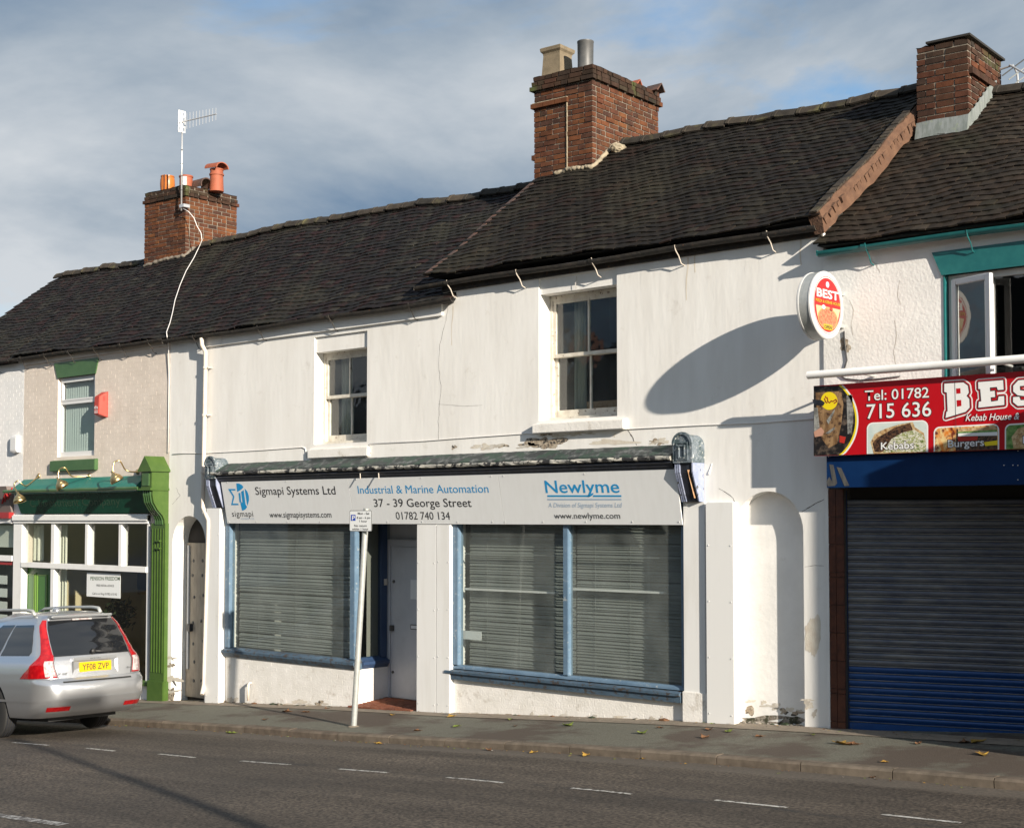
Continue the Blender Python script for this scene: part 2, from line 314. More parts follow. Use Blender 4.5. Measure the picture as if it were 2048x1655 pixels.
mt['tile_k'] = piece_mat('brown_clay_roof_tile', [(.018, .014, .010), (.028, .021, .015), (.022, .016, .012), (.036, .024, .016), (.016, .013, .010), (.042, .033, .024)], .8, 70, .35, (.022, .022, .012), (.56, .75), .9, .6)
mt['ridge'] = piece_mat('ridge_tile_clay', [(.035, .030, .025), (.055, .045, .035), (.028, .026, .023), (.07, .055, .04)], .85, 50, .4, (.10, .09, .045), (.58, .74), 4)

def mat_road():
    m = bpy.data.materials.new('asphalt'); m.use_nodes = True; nt = m.node_tree; bs = nt.nodes['Principled BSDF']; N = nt.nodes.new; L = nt.links.new
    ge = N('ShaderNodeNewGeometry'); sp = N('ShaderNodeSeparateXYZ'); L(ge.outputs['Position'], sp.inputs[0])
    def noise(s, d=4, vec=None):
        n = N('ShaderNodeTexNoise'); n.inputs['Scale'].default_value = s; n.inputs['Detail'].default_value = d; L(vec or ge.outputs['Position'], n.inputs[0]); return n.outputs[0]
    def ramp(i, a, b, ca, cb):
        r = N('ShaderNodeValToRGB'); r.color_ramp.elements[0].position = a; r.color_ramp.elements[1].position = b; r.color_ramp.elements[0].color = (*ca, 1); r.color_ramp.elements[1].color = (*cb, 1); L(i, r.inputs[0]); return r.outputs[0]
    def mix(f, a, b, mode='MIX'):
        x = N('ShaderNodeMix'); x.data_type = 'RGBA'; x.blend_type = mode
        for s, q in ((0, f), (6, a), (7, b)):
            if isinstance(q, tuple): x.inputs[s].default_value = (*q, 1)
            elif isinstance(q, float): x.inputs[s].default_value = q
            else: L(q, x.inputs[s])
        return x.outputs[2]
    def rng(i, a, b, lo=0., hi=1.):
        r = N('ShaderNodeMapRange'); r.inputs[1].default_value = a; r.inputs[2].default_value = b; r.inputs[3].default_value = lo; r.inputs[4].default_value = hi; L(i, r.inputs[0]); return r.outputs[0]
    mp = N('ShaderNodeMapping'); mp.inputs['Scale'].default_value = (.25, 1.6, 1); L(ge.outputs['Position'], mp.inputs[0])
    base = ramp(noise(1.1, 6, mp.outputs[0]), .35, .68, (.054, .044, .035), (.086, .071, .057))
    sn = noise(34, 4); base = mix(1., base, ramp(sn, .38, .63, (.42, .42, .42), (1.6, 1.57, 1.52)), 'MULTIPLY')
    base = mix(1., base, ramp(noise(.45, 4), .34, .66, (.82, .82, .83), (1.16, 1.15, 1.13)), 'MULTIPLY')
    mpb = N('ShaderNodeMapping'); mpb.inputs['Scale'].default_value = (.12, 2.2, 1); L(ge.outputs['Position'], mpb.inputs[0]); base = mix(1., base, ramp(noise(1.3, 3, mpb.outputs[0]), .36, .64, (.86, .86, .86), (1.12, 1.12, 1.12)), 'MULTIPLY')
    spk = ramp(noise(60, 1), .72, .77, (0, 0, 0), (1, 1, 1)); base = mix(spk, base, (.20, .18, .155))
    wob = N('ShaderNodeMath'); wob.operation = 'MULTIPLY_ADD'; L(noise(2.5, 5), wob.inputs[0]); wob.inputs[1].default_value = .22; L(sp.outputs[1], wob.inputs[2])
    gut = rng(wob.outputs[0], -2.32, -2.18); base = mix(gut, base, mix(.55, base, (.13, .112, .093)))
    seam = rng(wob.outputs[0], -3.88, -3.82); seam2 = rng(wob.outputs[0], -3.80, -3.74, 1., 0.)
    sm = N('ShaderNodeMath'); sm.operation = 'MULTIPLY'; L(seam, sm.inputs[0]); L(seam2, sm.inputs[1])
    s2 = N('ShaderNodeMath'); s2.operation = 'MULTIPLY'; L(sm.outputs[0], s2.inputs[0]); L(ramp(noise(3, 4), .42, .60, (0, 0, 0), (.9, .9, .9)), s2.inputs[1])
    base = mix(s2.outputs[0], base, (.025, .024, .023))
    L(base, bs.inputs['Base Color']); bs.inputs['Roughness'].default_value = .8; bs.inputs['Specular IOR Level'].default_value = .35
    b = N('ShaderNodeBump'); b.inputs['Strength'].default_value = .5; b.inputs['Distance'].default_value = .006; L(sn, b.inputs['Height']); L(b.outputs[0], bs.inputs['Normal'])
    return m
mt['road'] = mat_road()
mt['pave'] = M('green_grey_footway_tarmac', (.082, .080, .060), (.158, .152, .118), 55, .36, .66, .85, bump=.5, bscale=70, third=((.070, .052, .038), .8, .47, .56))
mt['pave_strip'] = M('pale_concrete_edge_strip', (.17, .14, .105), (.23, .19, .145), 12, .35, .65, .9, bump=.4, bscale=60, third=((.08, .07, .06), 3, .60, .72))
mt['kerb'] = piece_mat('concrete_kerb', [(.125, .10, .078), (.155, .128, .10), (.14, .115, .09)], .85, 120, .3)
mt['mark'] = M('worn_white_road_paint', (.58, .57, .53), (.36, .34, .31), 40, .45, .6, .7, third=((.085, .075, .065), 17, .50, .57))
mt['markw'] = M('very_worn_road_paint', (.40, .39, .37), (.30, .29, .27), 40, .45, .6, .7, third=((.09, .08, .072), 14, .46, .52))
mt['ground'] = M('plain_ground', (.10, .09, .08), rough=.9)
mt['paint'] = M('silver_car_paint', (.56, .575, .60), rough=.28, metal=.8, coat=.6)
mt['carglass'] = M('dark_car_glass', (.010, .011, .013), rough=.04, spec=.7, coat=.5)
mt['tyre'] = M('tyre_rubber', (.018, .018, .018), rough=.8)
mt['rim'] = M('alloy_rim', (.45, .45, .45), rough=.3, metal=.9)
mt['plastic'] = M('black_plastic', (.02, .02, .02), rough=.5)
mt['lampred'] = M('red_lamp_lens', (.24, .002, .005), (.36, .006, .008), 18, .42, .62, .12, coat=1., bump=.08, bscale=40)
mt['lamptop'] = M('bright_red_lamp_lens', (.38, .004, .006), rough=.12, coat=1.)
mt['lampwhite'] = M('clear_lamp_lens', (.46, .42, .42), (.28, .22, .22), 25, .45, .6, .1, coat=1.)
mt['plate'] = M('yellow_plate', (.56, .36, .003), rough=.35)
mt['chrome'] = M('chrome', (.65, .65, .65), rough=.15, metal=1.)
mt['leafy'] = M('yellow_fallen_leaf', (.34, .21, .03), (.24, .13, .025), 30, .4, .6, .7)
mt['leafb'] = M('brown_fallen_leaf', (.16, .075, .03), (.11, .05, .022), 30, .4, .6, .8)
mt['leafg'] = M('green_fallen_leaf', (.12, .17, .025), (.17, .20, .03), 30, .4, .6, .7)
mt['litterr'] = M('orange_litter', (.62, .10, .03), rough=.6)
mt['brick_flat'] = M('plain_red_brickwork', (.13, .06, .04), (.19, .09, .06), 9, .4, .6, .9)
mt['slatlip'] = M('dusty_slat_lip', (.20, .19, .17), (.30, .28, .25), 8, .4, .6, .7)
mt['grime'] = M('grimy_render', (.44, .40, .34), (.56, .53, .48), 9, .4, .6, .95)
mt['stain'] = M('rust_run', (.62, .55, .44), (.68, .64, .58), 9, .4, .6, .95, stretch=(1, 1, .2))
# ------------------------------------------------------------------ more helpers
def wall(name, m, parent, outer, holes=(), y=0., thick=.25, hole_depth=None):
    """facade sheet in the plane y with openings; outer and holes are lists of (x,z); reveals go back by hole_depth"""
    loops = [outer]+[h for h, _ in holes]; flat = [p for l in loops for p in l]
    tri = geometry.tessellate_polygon([[Vector((x, z, 0)) for x, z in l] for l in loops])
    mb = MB(); mb.add([(x, y, z) for x, z in flat], [tuple(t) for t in tri])
    for l, d in [(outer, thick)]+list(holes):
        n = len(l)
        for i in range(n):
            (x0, z0), (x1, z1) = l[i], l[(i+1) % n]
            mb.quad((x0, y, z0), (x1, y, z1), (x1, y+d, z1), (x0, y+d, z0))
    me = bpy.data.meshes.new(name); me.from_pydata(mb.v, [], mb.f); me.materials.append(m)
    bm = bmesh.new(); bm.from_mesh(me); bmesh.ops.remove_doubles(bm, verts=bm.verts, dist=1e-4); bmesh.ops.recalc_face_normals(bm, faces=bm.faces)
    # front faces must look towards -y
    for f in bm.faces:
        if abs(f.normal.y) > .9 and f.normal.y > 0: f.normal_flip()
    bm.to_mesh(me); bm.free()
    return link(name, me, parent)
def rect(x0, x1, z0, z1): return [(x0, z0), (x1, z0), (x1, z1), (x0, z1)]
def arch(x0, x1, z0, zt, n=18):
    r = (x1-x0)/2; c = (x0+x1)/2
    return [(x0, z0), (x1, z0)]+[(c+r*math.cos(math.pi*i/n), zt-r+r*math.sin(math.pi*i/n)) for i in range(n+1)]

BOXF = [(3, 2, 1, 0), (4, 5, 6, 7), (0, 1, 5, 4), (1, 2, 6, 5), (2, 3, 7, 6), (3, 0, 4, 7)]
def unit_box(name, m, jit, seed):
    rd = random.Random(seed)
    p = [(x, y, z) for z in (-.5, .5) for x, y in ((-.5, -.5), (.5, -.5), (.5, .5), (-.5, .5))]
    p = [tuple(c*(1-rd.random()*jit) for c in q) for q in p]
    me = bpy.data.meshes.new(name); me.from_pydata(p, [], BOXF); me.materials.append(m); return me
BRICKS = {}
def brick_meshes(m, jit=.05):
    k = m.name
    if k not in BRICKS: BRICKS[k] = [unit_box('brick', m, jit, i) for i in range(5)]
    return BRICKS[k]
CAMP = Vector((0, -D, ZC))
def pieces(parent, name, mats, meshes, m, limit=300, keep=None, rest_name=None):
    """mats: world matrices; the nearest ones become objects, the rest one joined part"""
    order = sorted(mats, key=lambda q: (q.translation-CAMP).length)
    if keep: order = sorted(order, key=lambda q: 0 if keep(q.translation) else 1)
    inv = wm(parent).inverted()
    for q in order[:limit]:
        o = bpy.data.objects.new(name, random.choice(meshes)); C.objects.link(o); o.parent = parent; o.matrix_parent_inverse = inv; o.matrix_basis = q
    rest = order[limit:]
    if rest:
        vs, fs, tint = [], [], []
        for q in rest:
            me = random.choice(meshes); b = len(vs); t = random.random()
            vs += [q @ v.co for v in me.vertices]; fs += [tuple(b+i for i in p.vertices) for p in me.polygons]; tint += [t]*len(me.polygons)
        me = bpy.data.meshes.new(rest_name or name); me.from_pydata(vs, [], fs); me.materials.append(m)
        a = me.attributes.new('tint', 'FLOAT', 'FACE'); a.data.foreach_set('value', tint)
        o = link(rest_name or name, me, parent); o['kind'] = 'stuff'
def TRS(x, y, z, sx, sy, sz, rot=0., tilt=0.):
    return Matrix.Translation((x, y, z)) @ Matrix.Rotation(rot, 4, 'Z') @ Matrix.Rotation(tilt, 4, 'Y') @ Matrix.Diagonal((sx, sy, sz, 1))
def brick_face(parent, m, x0, x1, zfun0, z1, y, relief=.004, skip=(), limit=300, bl=.215, bh=.065, j=.010, jit=.03, seed=1):
    rd = random.Random(seed); mats = []; z = z1-bh; row = 0
    lo = min(zfun0(x0), zfun0(x1))
    while z > lo-.02:
        x = x0-(bl/2 if row % 2 else 0)+rd.uniform(-.01, .01)
        while x < x1:
            a, b = max(x, x0+.002), min(x+bl, x1-.002)
            if b-a > .03 and z > zfun0((a+b)/2)-.03:
                parts = [(a, b)]
                for (sx0, sx1, sz0, sz1) in skip:
                    if z+bh > sz0 and z < sz1:
                        nw = []
                        for (p, q) in parts:
                            if q <= sx0 or p >= sx1: nw.append((p, q))
                            else:
                                if sx0-p > .03: nw.append((p, sx0))
                                if q-sx1 > .03: nw.append((sx1, q))
                        parts = nw
                for p, q in parts:
                    r = relief*rd.uniform(.35, 1.3)
                    mats.append(TRS((p+q)/2, y-r/2+.01, z+bh/2, q-p, r+.02, bh*rd.uniform(.94, 1.02), 0, rd.uniform(-.006, .006)))
            x += bl+j
        z -= bh+j; row += 1
    pieces(parent, 'brick', mats, brick_meshes(m, jit), m, limit, rest_name='brickwork')

def text_mesh(body, bold=0., shear=0., space=1.):
    cu = bpy.data.curves.new('t', 'FONT'); cu.body = body; cu.size = 1; cu.offset = bold; cu.shear = shear; cu.space_character = space; cu.resolution_u = 3
    o = bpy.data.objects.new('t', cu); C.objects.link(o); dg = bpy.context.evaluated_depsgraph_get(); dg.update()
    me = bpy.data.meshes.new_from_object(o.evaluated_get(dg)); bpy.data.objects.remove(o); bpy.data.curves.remove(cu)
    return me
CAPH = None
def lettering(parent, body, m, A, Bp, up, cap, nrm, off=.003, bold=0., shear=0., space=1., name='lettering'):
    """text from A (baseline left) to Bp (baseline right), capitals cap metres high along up, lifted off along nrm"""
    me = text_mesh(body, bold, shear, space); xs = [v.co.x for v in me.vertices]; x0, x1 = min(xs), max(xs)
    A, Bp, up, nrm = Vector(A), Vector(Bp), Vector(up).normalized(), Vector(nrm).normalized()
    ex = (Bp-A)/(x1-x0); k = cap/.73
    for v in me.vertices: v.co = A+ex*(v.co.x-x0)+up*(k*v.co.y)+nrm*off
    me.materials.append(m) if not me.materials else me.materials.__setitem__(0, m)
    return link(name, me, parent)
def plane_poly(name, m, parent, pts, A, ex, ey, nrm, off, thick=0.):
    """flat print: 2D pts laid on a board frame"""
    A, ex, ey, nrm = Vector(A), Vector(ex), Vector(ey), Vector(nrm)
    tri = geometry.tessellate_polygon([[Vector((x, y, 0)) for x, y in pts]])
    vs = [A+ex*x+ey*y+nrm*off for x, y in pts]
    me = bpy.data.meshes.new(name); me.from_pydata(vs, [], [tuple(t) for t in tri]); me.materials.append(m)
    bm = bmesh.new(); bm.from_mesh(me)
    for f in bm.faces:
        if f.normal.dot(nrm) < 0: f.normal_flip()
    bm.to_mesh(me); bm.free()
    return link(name, me, parent)
def circ(cx, cy, rx, ry=None, n=40, a0=0., a1=360.):
    ry = ry or rx; full = abs(a1-a0) >= 360
    return [(cx+rx*math.cos(R(a0+(a1-a0)*i/(n if full else n-1))), cy+ry*math.sin(R(a0+(a1-a0)*i/(n if full else n-1)))) for i in range(n)]

# ------------------------------------------------------------------ setting: ground, road, footway, kerb
def sheet(name, m, xs, ys, zf, parent=None):
    mb = MB(); vs = [(x, y, zf(x, y)) for x in xs for y in ys]; n = len(ys)
    mb.add(vs, [(i*n+j, (i+1)*n+j, (i+1)*n+j+1, i*n+j+1) for i in range(len(xs)-1) for j in range(n-1)])
    o = mb.build(name, m, parent)
    bm = bmesh.new(); bm.from_mesh(o.data)
    for f in bm.faces:
        if f.normal.z < 0: f.normal_flip()
    bm.to_mesh(o.data); bm.free(); return o
XS = [-200, -60]+[-40+i*1.0 for i in range(52)]+[14, 20, 30, 60, 200]
tag(sheet('ground', mt['ground'], XS, [-250, -60, -22, -14, -10.4, -9.2, -5, 0, 8, 60, 250], lambda x, y: g(x)-.42), kind='structure')
road = tag(sheet('road', mt['road'], XS, [-9.0, -8, -7, -6, -5.35, -5, -4.5, -4, -3.5, -3, -2.6, -2.3, -2.1, KY+.02], rz), kind='structure')
pave = tag(sheet('pavement', mt['pave'], XS, [KY+.12, -1.4, -.9, -.4, .02, .9], lambda x, y: gp(x, min(y, 0))), kind='structure')
tag(sheet('opposite_pavement', mt['pave'], XS, [-22, -15, -12, -9.1], lambda x, y: rz(x, -9)+.10), kind='structure')
strip = tag(sheet('pavement_edge_strip', mt['pave_strip'], [x for x in XS if -30 < x < 0], [-.30, -.15, .01], lambda x, y: gp(x, y)+.006+.010*max(0, (y+.3)/.3)), kind='structure')
kerb = tag(sheet('kerb', mt['mortar'], XS, [KY+.01, KY+.12], lambda x, y: gp(x, y)-.012), kind='structure')
mb = MB(); km = []
x = -33.0
prof = [(KY+.122, -.16), (KY, -.16), (KY-.008, -.02), (KY+.006, -.004), (KY+.02, .002), (KY+.122, .004)]
kme = {}
while x < 4:
    w_ = .905; xa, xb = x+.004, x+w_-.006
    s = (gp(xb, KY)-gp(xa, KY)); key = round(s, 3)
    if key not in kme:
        me = MB().loft([[(0, yy, zz) for yy, zz in prof], [(w_-.010, yy, zz+s) for yy, zz in prof]]); o = me.build('kerb_stone', mt['kerb']); kme[key] = o.data; bpy.data.objects.remove(o)
    o = link('kerb_stone', kme[key], kerb); o.matrix_basis = Matrix.Translation((xa, 0, gp(xa, KY)+random.uniform(-.003, .003))); x += w_
# parking bay dashes: ends traced along the road, thin sheets
for (u0, v0, u1, v1) in [(28, 1484, 95, 1490), (168, 1496, 232, 1501), (314, 1507.5, 393, 1514), (484, 1521, 578, 1529), (679, 1537, 776, 1545), (894, 1554, 1008, 1565), (1140, 1576, 1267, 1587), (1428, 1600, 1577, 1614), (1760, 1629, 1925, 1644)]:
    a, b = roadhit(u0, v0), roadhit(u1, v1); ym = -3.56; xs_ = [a.x+(b.x-a.x)*i/6 for i in range(7)]
    yc = (a.y+b.y)/2
    o = sheet('road_marking', mt['mark'], xs_, [yc-.026, yc+.026], lambda x, y: rz(x, y)+.004, road)
a, b = roadhit(-20, 1625), roadhit(120, 1650)
sheet('road_marking', mt['markw'], [a.x+(b.x-a.x)*i/6 for i in range(7)], [(a.y+b.y)/2-.05, (a.y+b.y)/2+.05], lambda x, y: rz(x, y)+.004, road)

# ------------------------------------------------------------------ houses (empties) and roofs
XA, XB, XC2, XD, XE, XF = -27.7, X(45), X(338), -13.25, X(1652), -3.2
house0 = empty('terraced_house', (-25.8, 0, g(-25.8)), 'white painted brick end house with dark red shopfront at left edge', 'house', 'terraced houses')
house1 = empty('terraced_house', (-21.7, 0, g(-21.7)), 'beige painted brick house with bright green shopfront', 'house', 'terraced houses')
house2 = empty('terraced_house', (-16.3, 0, g(-16.3)), 'white rendered house with small sash window and arched alley door', 'house', 'terraced houses')
house3 = empty('terraced_house', (-10.4, 0, g(-10.4)), 'taller white rendered house with large sash window and blind arched niche', 'house', 'terraced houses')
house4 = empty('terraced_house', (-5.4, 0, g(-5.4)), 'kebab takeaway house with teal gutter and open white window', 'house', 'terraced houses')
YE, YR = -.13, 2.8
def wob(x, s): return .012*math.sin(x*2.1+s*1.7)+.009*math.sin(x*4.7-s*3.1+1)+.006*math.sin(x*9.3+s*5)
def tile_mesh(m, seed):
    rd = random.Random(seed); wd, ln, th = .157, .25, .017; mb = MB()
    xs = [-wd/2, 0, wd/2]; c = [0, .004, 0]
    top = []; bot = []
    for yy in (0, ln):
        for i in range(3):
            jx = rd.uniform(-.003, .003); jy = rd.uniform(-.006, .006)
            top.append((xs[i]+jx, yy+jy, c[i]+th)); bot.append((xs[i]+jx, yy+jy, c[i]))
    v = bot+top
    f = [(0, 1, 4, 3), (1, 2, 5, 4), (6, 9, 10, 7), (7, 10, 11, 8), (0, 6, 7, 1), (1, 7, 8, 2), (3, 4, 10, 9), (4, 5, 11, 10), (0, 3, 9, 6), (2, 8, 11, 5)]
    mb.add(v, f); o = mb.build('roof_tile', m); me = o.data; bpy.data.objects.remove(o); return me
TM = {k: [tile_mesh(mt[k], i) for i in range(6)] for k in ('tile', 'tile_k', 'tile_b')}
def roof(parent, x0, x1, ze0, ze1, zr0, zr1, m='tile', extra=None, xvis=None, skipf=None, ridge_skip=()):
    """tiled slope from the eaves (YE) to the ridge (YR); heights may differ a little from end to end"""
    def top(x, f):
        a = (x-x0)/(x1-x0); e = ze0+(ze1-ze0)*a; r = zr0+(zr1-zr0)*a
        return e+(r-e)*f+wob(x, f*3.4)+(extra(x, f) if extra else 0)
    def pt(x, f): return Vector((x, YE+(YR-YE)*f, top(x, f)))
    mb = MB(); nx, nf = 24, 6
    gr = [[pt(x0+(x1-x0)*i/nx, j/nf)-Vector((0, 0, .035)) for j in range(nf+1)] for i in range(nx+1)]
    vs = [p for r in gr for p in r]; n = nf+1
    mb.add(vs, [(i*n+j, (i+1)*n+j, (i+1)*n+j+1, i*n+j+1) for i in range(nx) for j in range(nf)])
    # underside, back slope and gable ends so that the roof is a closed body
    a0, a1, b0, b1 = pt(x0, 0), pt(x1, 0), pt(x0, 1), pt(x1, 1); dz = Vector((0, 0, .035)); bk = YR+(YR-YE)
    mb.quad(b0-dz, b1-dz, (x1, bk, a1.z), (x0, bk, a0.z))
    mb.quad(a0-dz, a1-dz, (x1, bk, a1.z-.04), (x0, bk, a0.z-.04))
    mb.quad(a0-dz, b0-dz, (x0, bk, a0.z-.04)); mb.quad(a1-dz, b1-dz, (x1, bk, a1.z-.04))
    ro = mb.build('roof', mt['deck'], parent)
    sl = math.hypot(YR-YE, zr0-ze0); nc = 30; gau = 1/nc; mats = []
    rd = random.Random(int(abs(x0*100)))
    for c in range(nc):
        f = c*gau; wd = .163; off = (wd/2 if c % 2 else 0)+rd.uniform(-.01, .01); x = x0+off-wd/2+.02
        while x < x1+.02:
            xc = min(max(x+wd/2, x0+.04), x1-.04); p = pt(xc, f); q = pt(xc, min(1.0, f+.06)); ex = pt(xc+.08, f)-pt(xc-.08, f)
            if not (skipf and skipf(p)):
                ey = (q-p).normalized(); ex.normalize(); nz = ex.cross(ey).normalized(); ey = nz.cross(ex)
                tl = R(6.2)+rd.gauss(0, .016); a = rd.gauss(0, .014)
                if rd.random() < .03: tl += rd.uniform(.02, .05); a += rd.uniform(-.06, .06)
                M3 = Matrix((ex, ey, nz)).transposed().to_4x4()
                lift = -.006+rd.uniform(-.003, .004)
                mats.append(Matrix.Translation(p+nz*lift) @ M3 @ Matrix.Rotation(a, 4, 'Z') @ Matrix.Rotation(-tl, 4, 'X') @ Matrix.Translation((0, -.03+rd.gauss(0, .004), 0)))
            x += wd
    keep = (lambda t: xvis[0] < t.x < xvis[1]) if xvis else None
    pieces(ro, 'roof_tile', mats, TM[m], mt[m], 300, keep, rest_name='roof_tiles')
    # ridge tiles
    x = x0+.02; rl = .36; k = 0
    rme = []
    for s in range(3):
        mbr = MB(); prof = [(-.135, -.085), (-.10, -.03), (-.055, .012), (0, .03), (.055, .012), (.10, -.03), (.135, -.085)]
        inn = [(y*.9, z-.02) for y, z in prof]
        loop = prof+inn[::-1]
        mbr.loft([[(0, y*1.03, z+.008) for y, z in loop], [(.05, y*1.03, z+.008) for y, z in loop], [(.055, y, z) for y, z in loop], [(rl-.01, y*.98, z-.004) for y, z in loop]])
        o = mbr.build('ridge_tile', mt['ridge']); rme.append(o.data); bpy.data.objects.remove(o)
    while x < x1-.1:
        if not any(a < x+rl/2 < b for a, b in ridge_skip):
            p = pt(x, 1); q = pt(min(x+rl, x1), 1); ang = math.atan2(q.z-p.z, rl)
            o = bpy.data.objects.new('ridge_tile', random.choice(rme)); C.objects.link(o); o.parent = ro; o.matrix_parent_inverse = wm(ro).inverted()
            o.matrix_basis = Matrix.Translation((p.x, p.y, p.z+.055+random.uniform(-.012, .012))) @ Matrix.Rotation(-ang+random.uniform(-.02, .02), 4, 'Y') @ Matrix.Rotation(random.uniform(-.03, .03), 4, 'Z')
        x += rl
    return ro, pt
kick = lambda x, f: .05*max(0, (x+8.25)/.7)**2 if x > -8.25 else 0
roof0, pt0 = roof(house0, XA, -24.25, 5.30, 5.30, 7.62, 7.52)
roof1, pt1 = roof(house1, -24.25, XC2, 5.40, 5.32, 7.62, 7.62, ridge_skip=[(-24.0, -22.5)])
roof2, pt2 = roof(house2, XC2, -13.05, 5.32, 5.29, 7.62, 7.40)
roof3, pt3 = roof(house3, -13.45, -7.58, 5.65, 5.57, 7.83, 7.63, 'tile_b', extra=kick, ridge_skip=[(-13.4, -12.2)], skipf=lambda p: p.x < -12.5 and p.y > 2.28)
roof4, pt4 = roof(house4, -7.58, XF, 5.31, 5.27, 7.44, 7.36, 'tile_k', xvis=(-7.6, -4.6), ridge_skip=[(-7.6, -6.75)], skipf=lambda p: p.x < -6.84 and p.y > 2.05)
# ------------------------------------------------------------------ chimneys
def side_len(FR, dr, u, v):
    d = ray(u, v); # (0,-D)+k*(dx,dy) = FR+s*dr
    det = d.x*(-dr.y)-(-dr.x)*d.y; bx, by = FR.x, FR.y+D
    return (d.x*by-d.y*bx)/det
def chimney(parent, FR, wd, dp, zb, zt, rot, corbel, m, frame_out=(), brk=.075):
    """brick stack: FR = front right corner (x,y); corbel: {course from top: projection}; front and right faces brick by brick"""
    Mx = Matrix.Translation((FR.x, FR.y, 0)) @ Matrix.Rotation(rot, 4, 'Z')
    core = MB().box(-wd+.012, -.012, .012, dp-.012, zb, zt-.03); core.v = [tuple(Mx @ Vector(p)) for p in core.v]
    ch = core.build('chimney', mt['mortar'], parent)
    n = int((zt-zb)/brk); vis = []; hid = []; rd = random.Random(int(wd*1000)); top_b = []
    for c in range(n):
        z = zt-(c+1)*brk; pr = corbel.get(c, 0.); bt = .1
        def row(face, a, b):
            x = a; first = True; out_ = []
            while x < b-.02:
                ln = .215 if rd.random() < .72 else .105
                if first and ((c+face) % 2): ln = .105 if rd.random() < .8 else .16
                first = False
                if x+ln > b-.06: ln = b-x
                out_.append((x, x+ln)); x += ln+.010
            return out_
        e = c % 2
        for face in range(4):
            if face == 0: rng = row(0, -wd-pr, pr)
            elif face == 1: rng = row(1, bt-pr+.01-.0, dp+pr)
            elif face == 2: rng = row(2, -wd-pr, pr)
            else: rng = row(3, bt-pr, dp+pr)
            for a, b in rng:
                j = rd.uniform(-.003, .004)+(rd.uniform(.004, .010) if rd.random() < .06 else 0)
                h = .066*rd.uniform(.93, 1.02); r_ = rd.uniform(-.008, .008); mid = (a+b)/2; ln = b-a
                if face == 0: q = Mx @ TRS(mid, -pr-j+bt/2, z+.033, ln, bt, h, r_*.3, r_)
                elif face == 1: q = Mx @ TRS(pr+j-bt/2, mid, z+.033, bt, ln, h, r_*.3, 0)
                elif face == 2: q = Mx @ TRS(mid, dp+pr-bt/2, z+.033, ln, bt, h)
                else: q = Mx @ TRS(-wd-pr+bt/2, mid, z+.033, bt, ln, h)
                sooty = c < 2
                (vis if face < 2 else hid).append((q, c))
    soot = mt['brick_s']
    nb = corbel.get('soot', 2)
    pieces(ch, 'brick', [q for q, c in vis if c >= nb], brick_meshes(m, .10), m, 300)
    pieces(ch, 'brick', [q for q, c in vis if c < nb], brick_meshes(soot, .14), soot, 120)
    pieces(ch, 'brick', [q for q, c in hid], brick_meshes(m, .10), m, 0, rest_name='brickwork')
    fl = MB(); n1, n2 = 10, 8
    vs = []
    for i in range(n1+1):
        for j in range(n2+1):
            a, b = i/n1, j/n2; ed = min(a, 1-a, b, 1-b)
            vs.append(tuple(Mx @ Vector((-wd-.005+(wd+.01)*a, -.005+(dp+.01)*b, zt-.012+.06*min(1, ed*4)+rd.uniform(-.012, .012)))))
    fl.add(vs, [(i*(n2+1)+j, (i+1)*(n2+1)+j, (i+1)*(n2+1)+j+1, i*(n2+1)+j+1) for i in range(n1) for j in range(n2)])
    fl.build('flaunching', mt['mortar_y'], ch, True)
    return ch, Mx
def pot(ch, name, m, c, prof, n=20, axis=(0, 0, 1)):
    o = MB().lathe(c, prof, n, axis).build(name, m, ch); return auto_smooth(o, 40)
ROT = R(4)
dirr = Vector((-math.sin(ROT), math.cos(ROT)))
# left stack
FR = P(371, 440, 2.5); FL = P(297, 440, 2.5); z1 = Z(368, 369, 2.5)
ch1, Mx1 = chimney(house1, FR, (FR-FL).length, side_len(FR, dirr, 474, 420), 7.1, z1, ROT, {0: .0, 1: .012, 2: .035, 'soot': 3, 13: 0}, mt['brick'])
def on(Mx, x, y, z): return Mx @ Vector((x, y, z))
w1 = (FR-FL).length; d1 = side_len(FR, dirr, 474, 420)
# projecting oversail course on the right face and the skirt at the foot
B_ = MB().box(.0, .03, .02, d1*.85, 0, .07); zz = Z(371, 462, 2.5)
c = P(335, 374, 2.75); c.z = z1+.03
pot(ch1, 'chimney_pot', mt['orangepot'], c, [(.125, -.05), (.140, .08), (.146, .16), (.140, .25), (.128, .295), (.134, .30), (.134, .32), (.118, .32), (.118, .1)])
MB().tube([c+Vector((.07, -.125, z)) for z in (-.02, .08, .2, .32)], .009, 6).build('pot_strap', mt['black'], ch1)
c = P(372, 372, 2.75); c.z = z1
pot(ch1, 'chimney_pot', mt['clay'], c, [(.125, -.05), (.125, .22), (.138, .225), (.138, .25), (.122, .26), (.105, .26), (.105, .05)])
for k in range(7): MB().lathe(c+Vector((.09, -.10, .03+k*.028)), [(.044, -.010), (.050, 0), (.044, .010)], 10).build('insulator_ring', mt['white'], ch1, True)
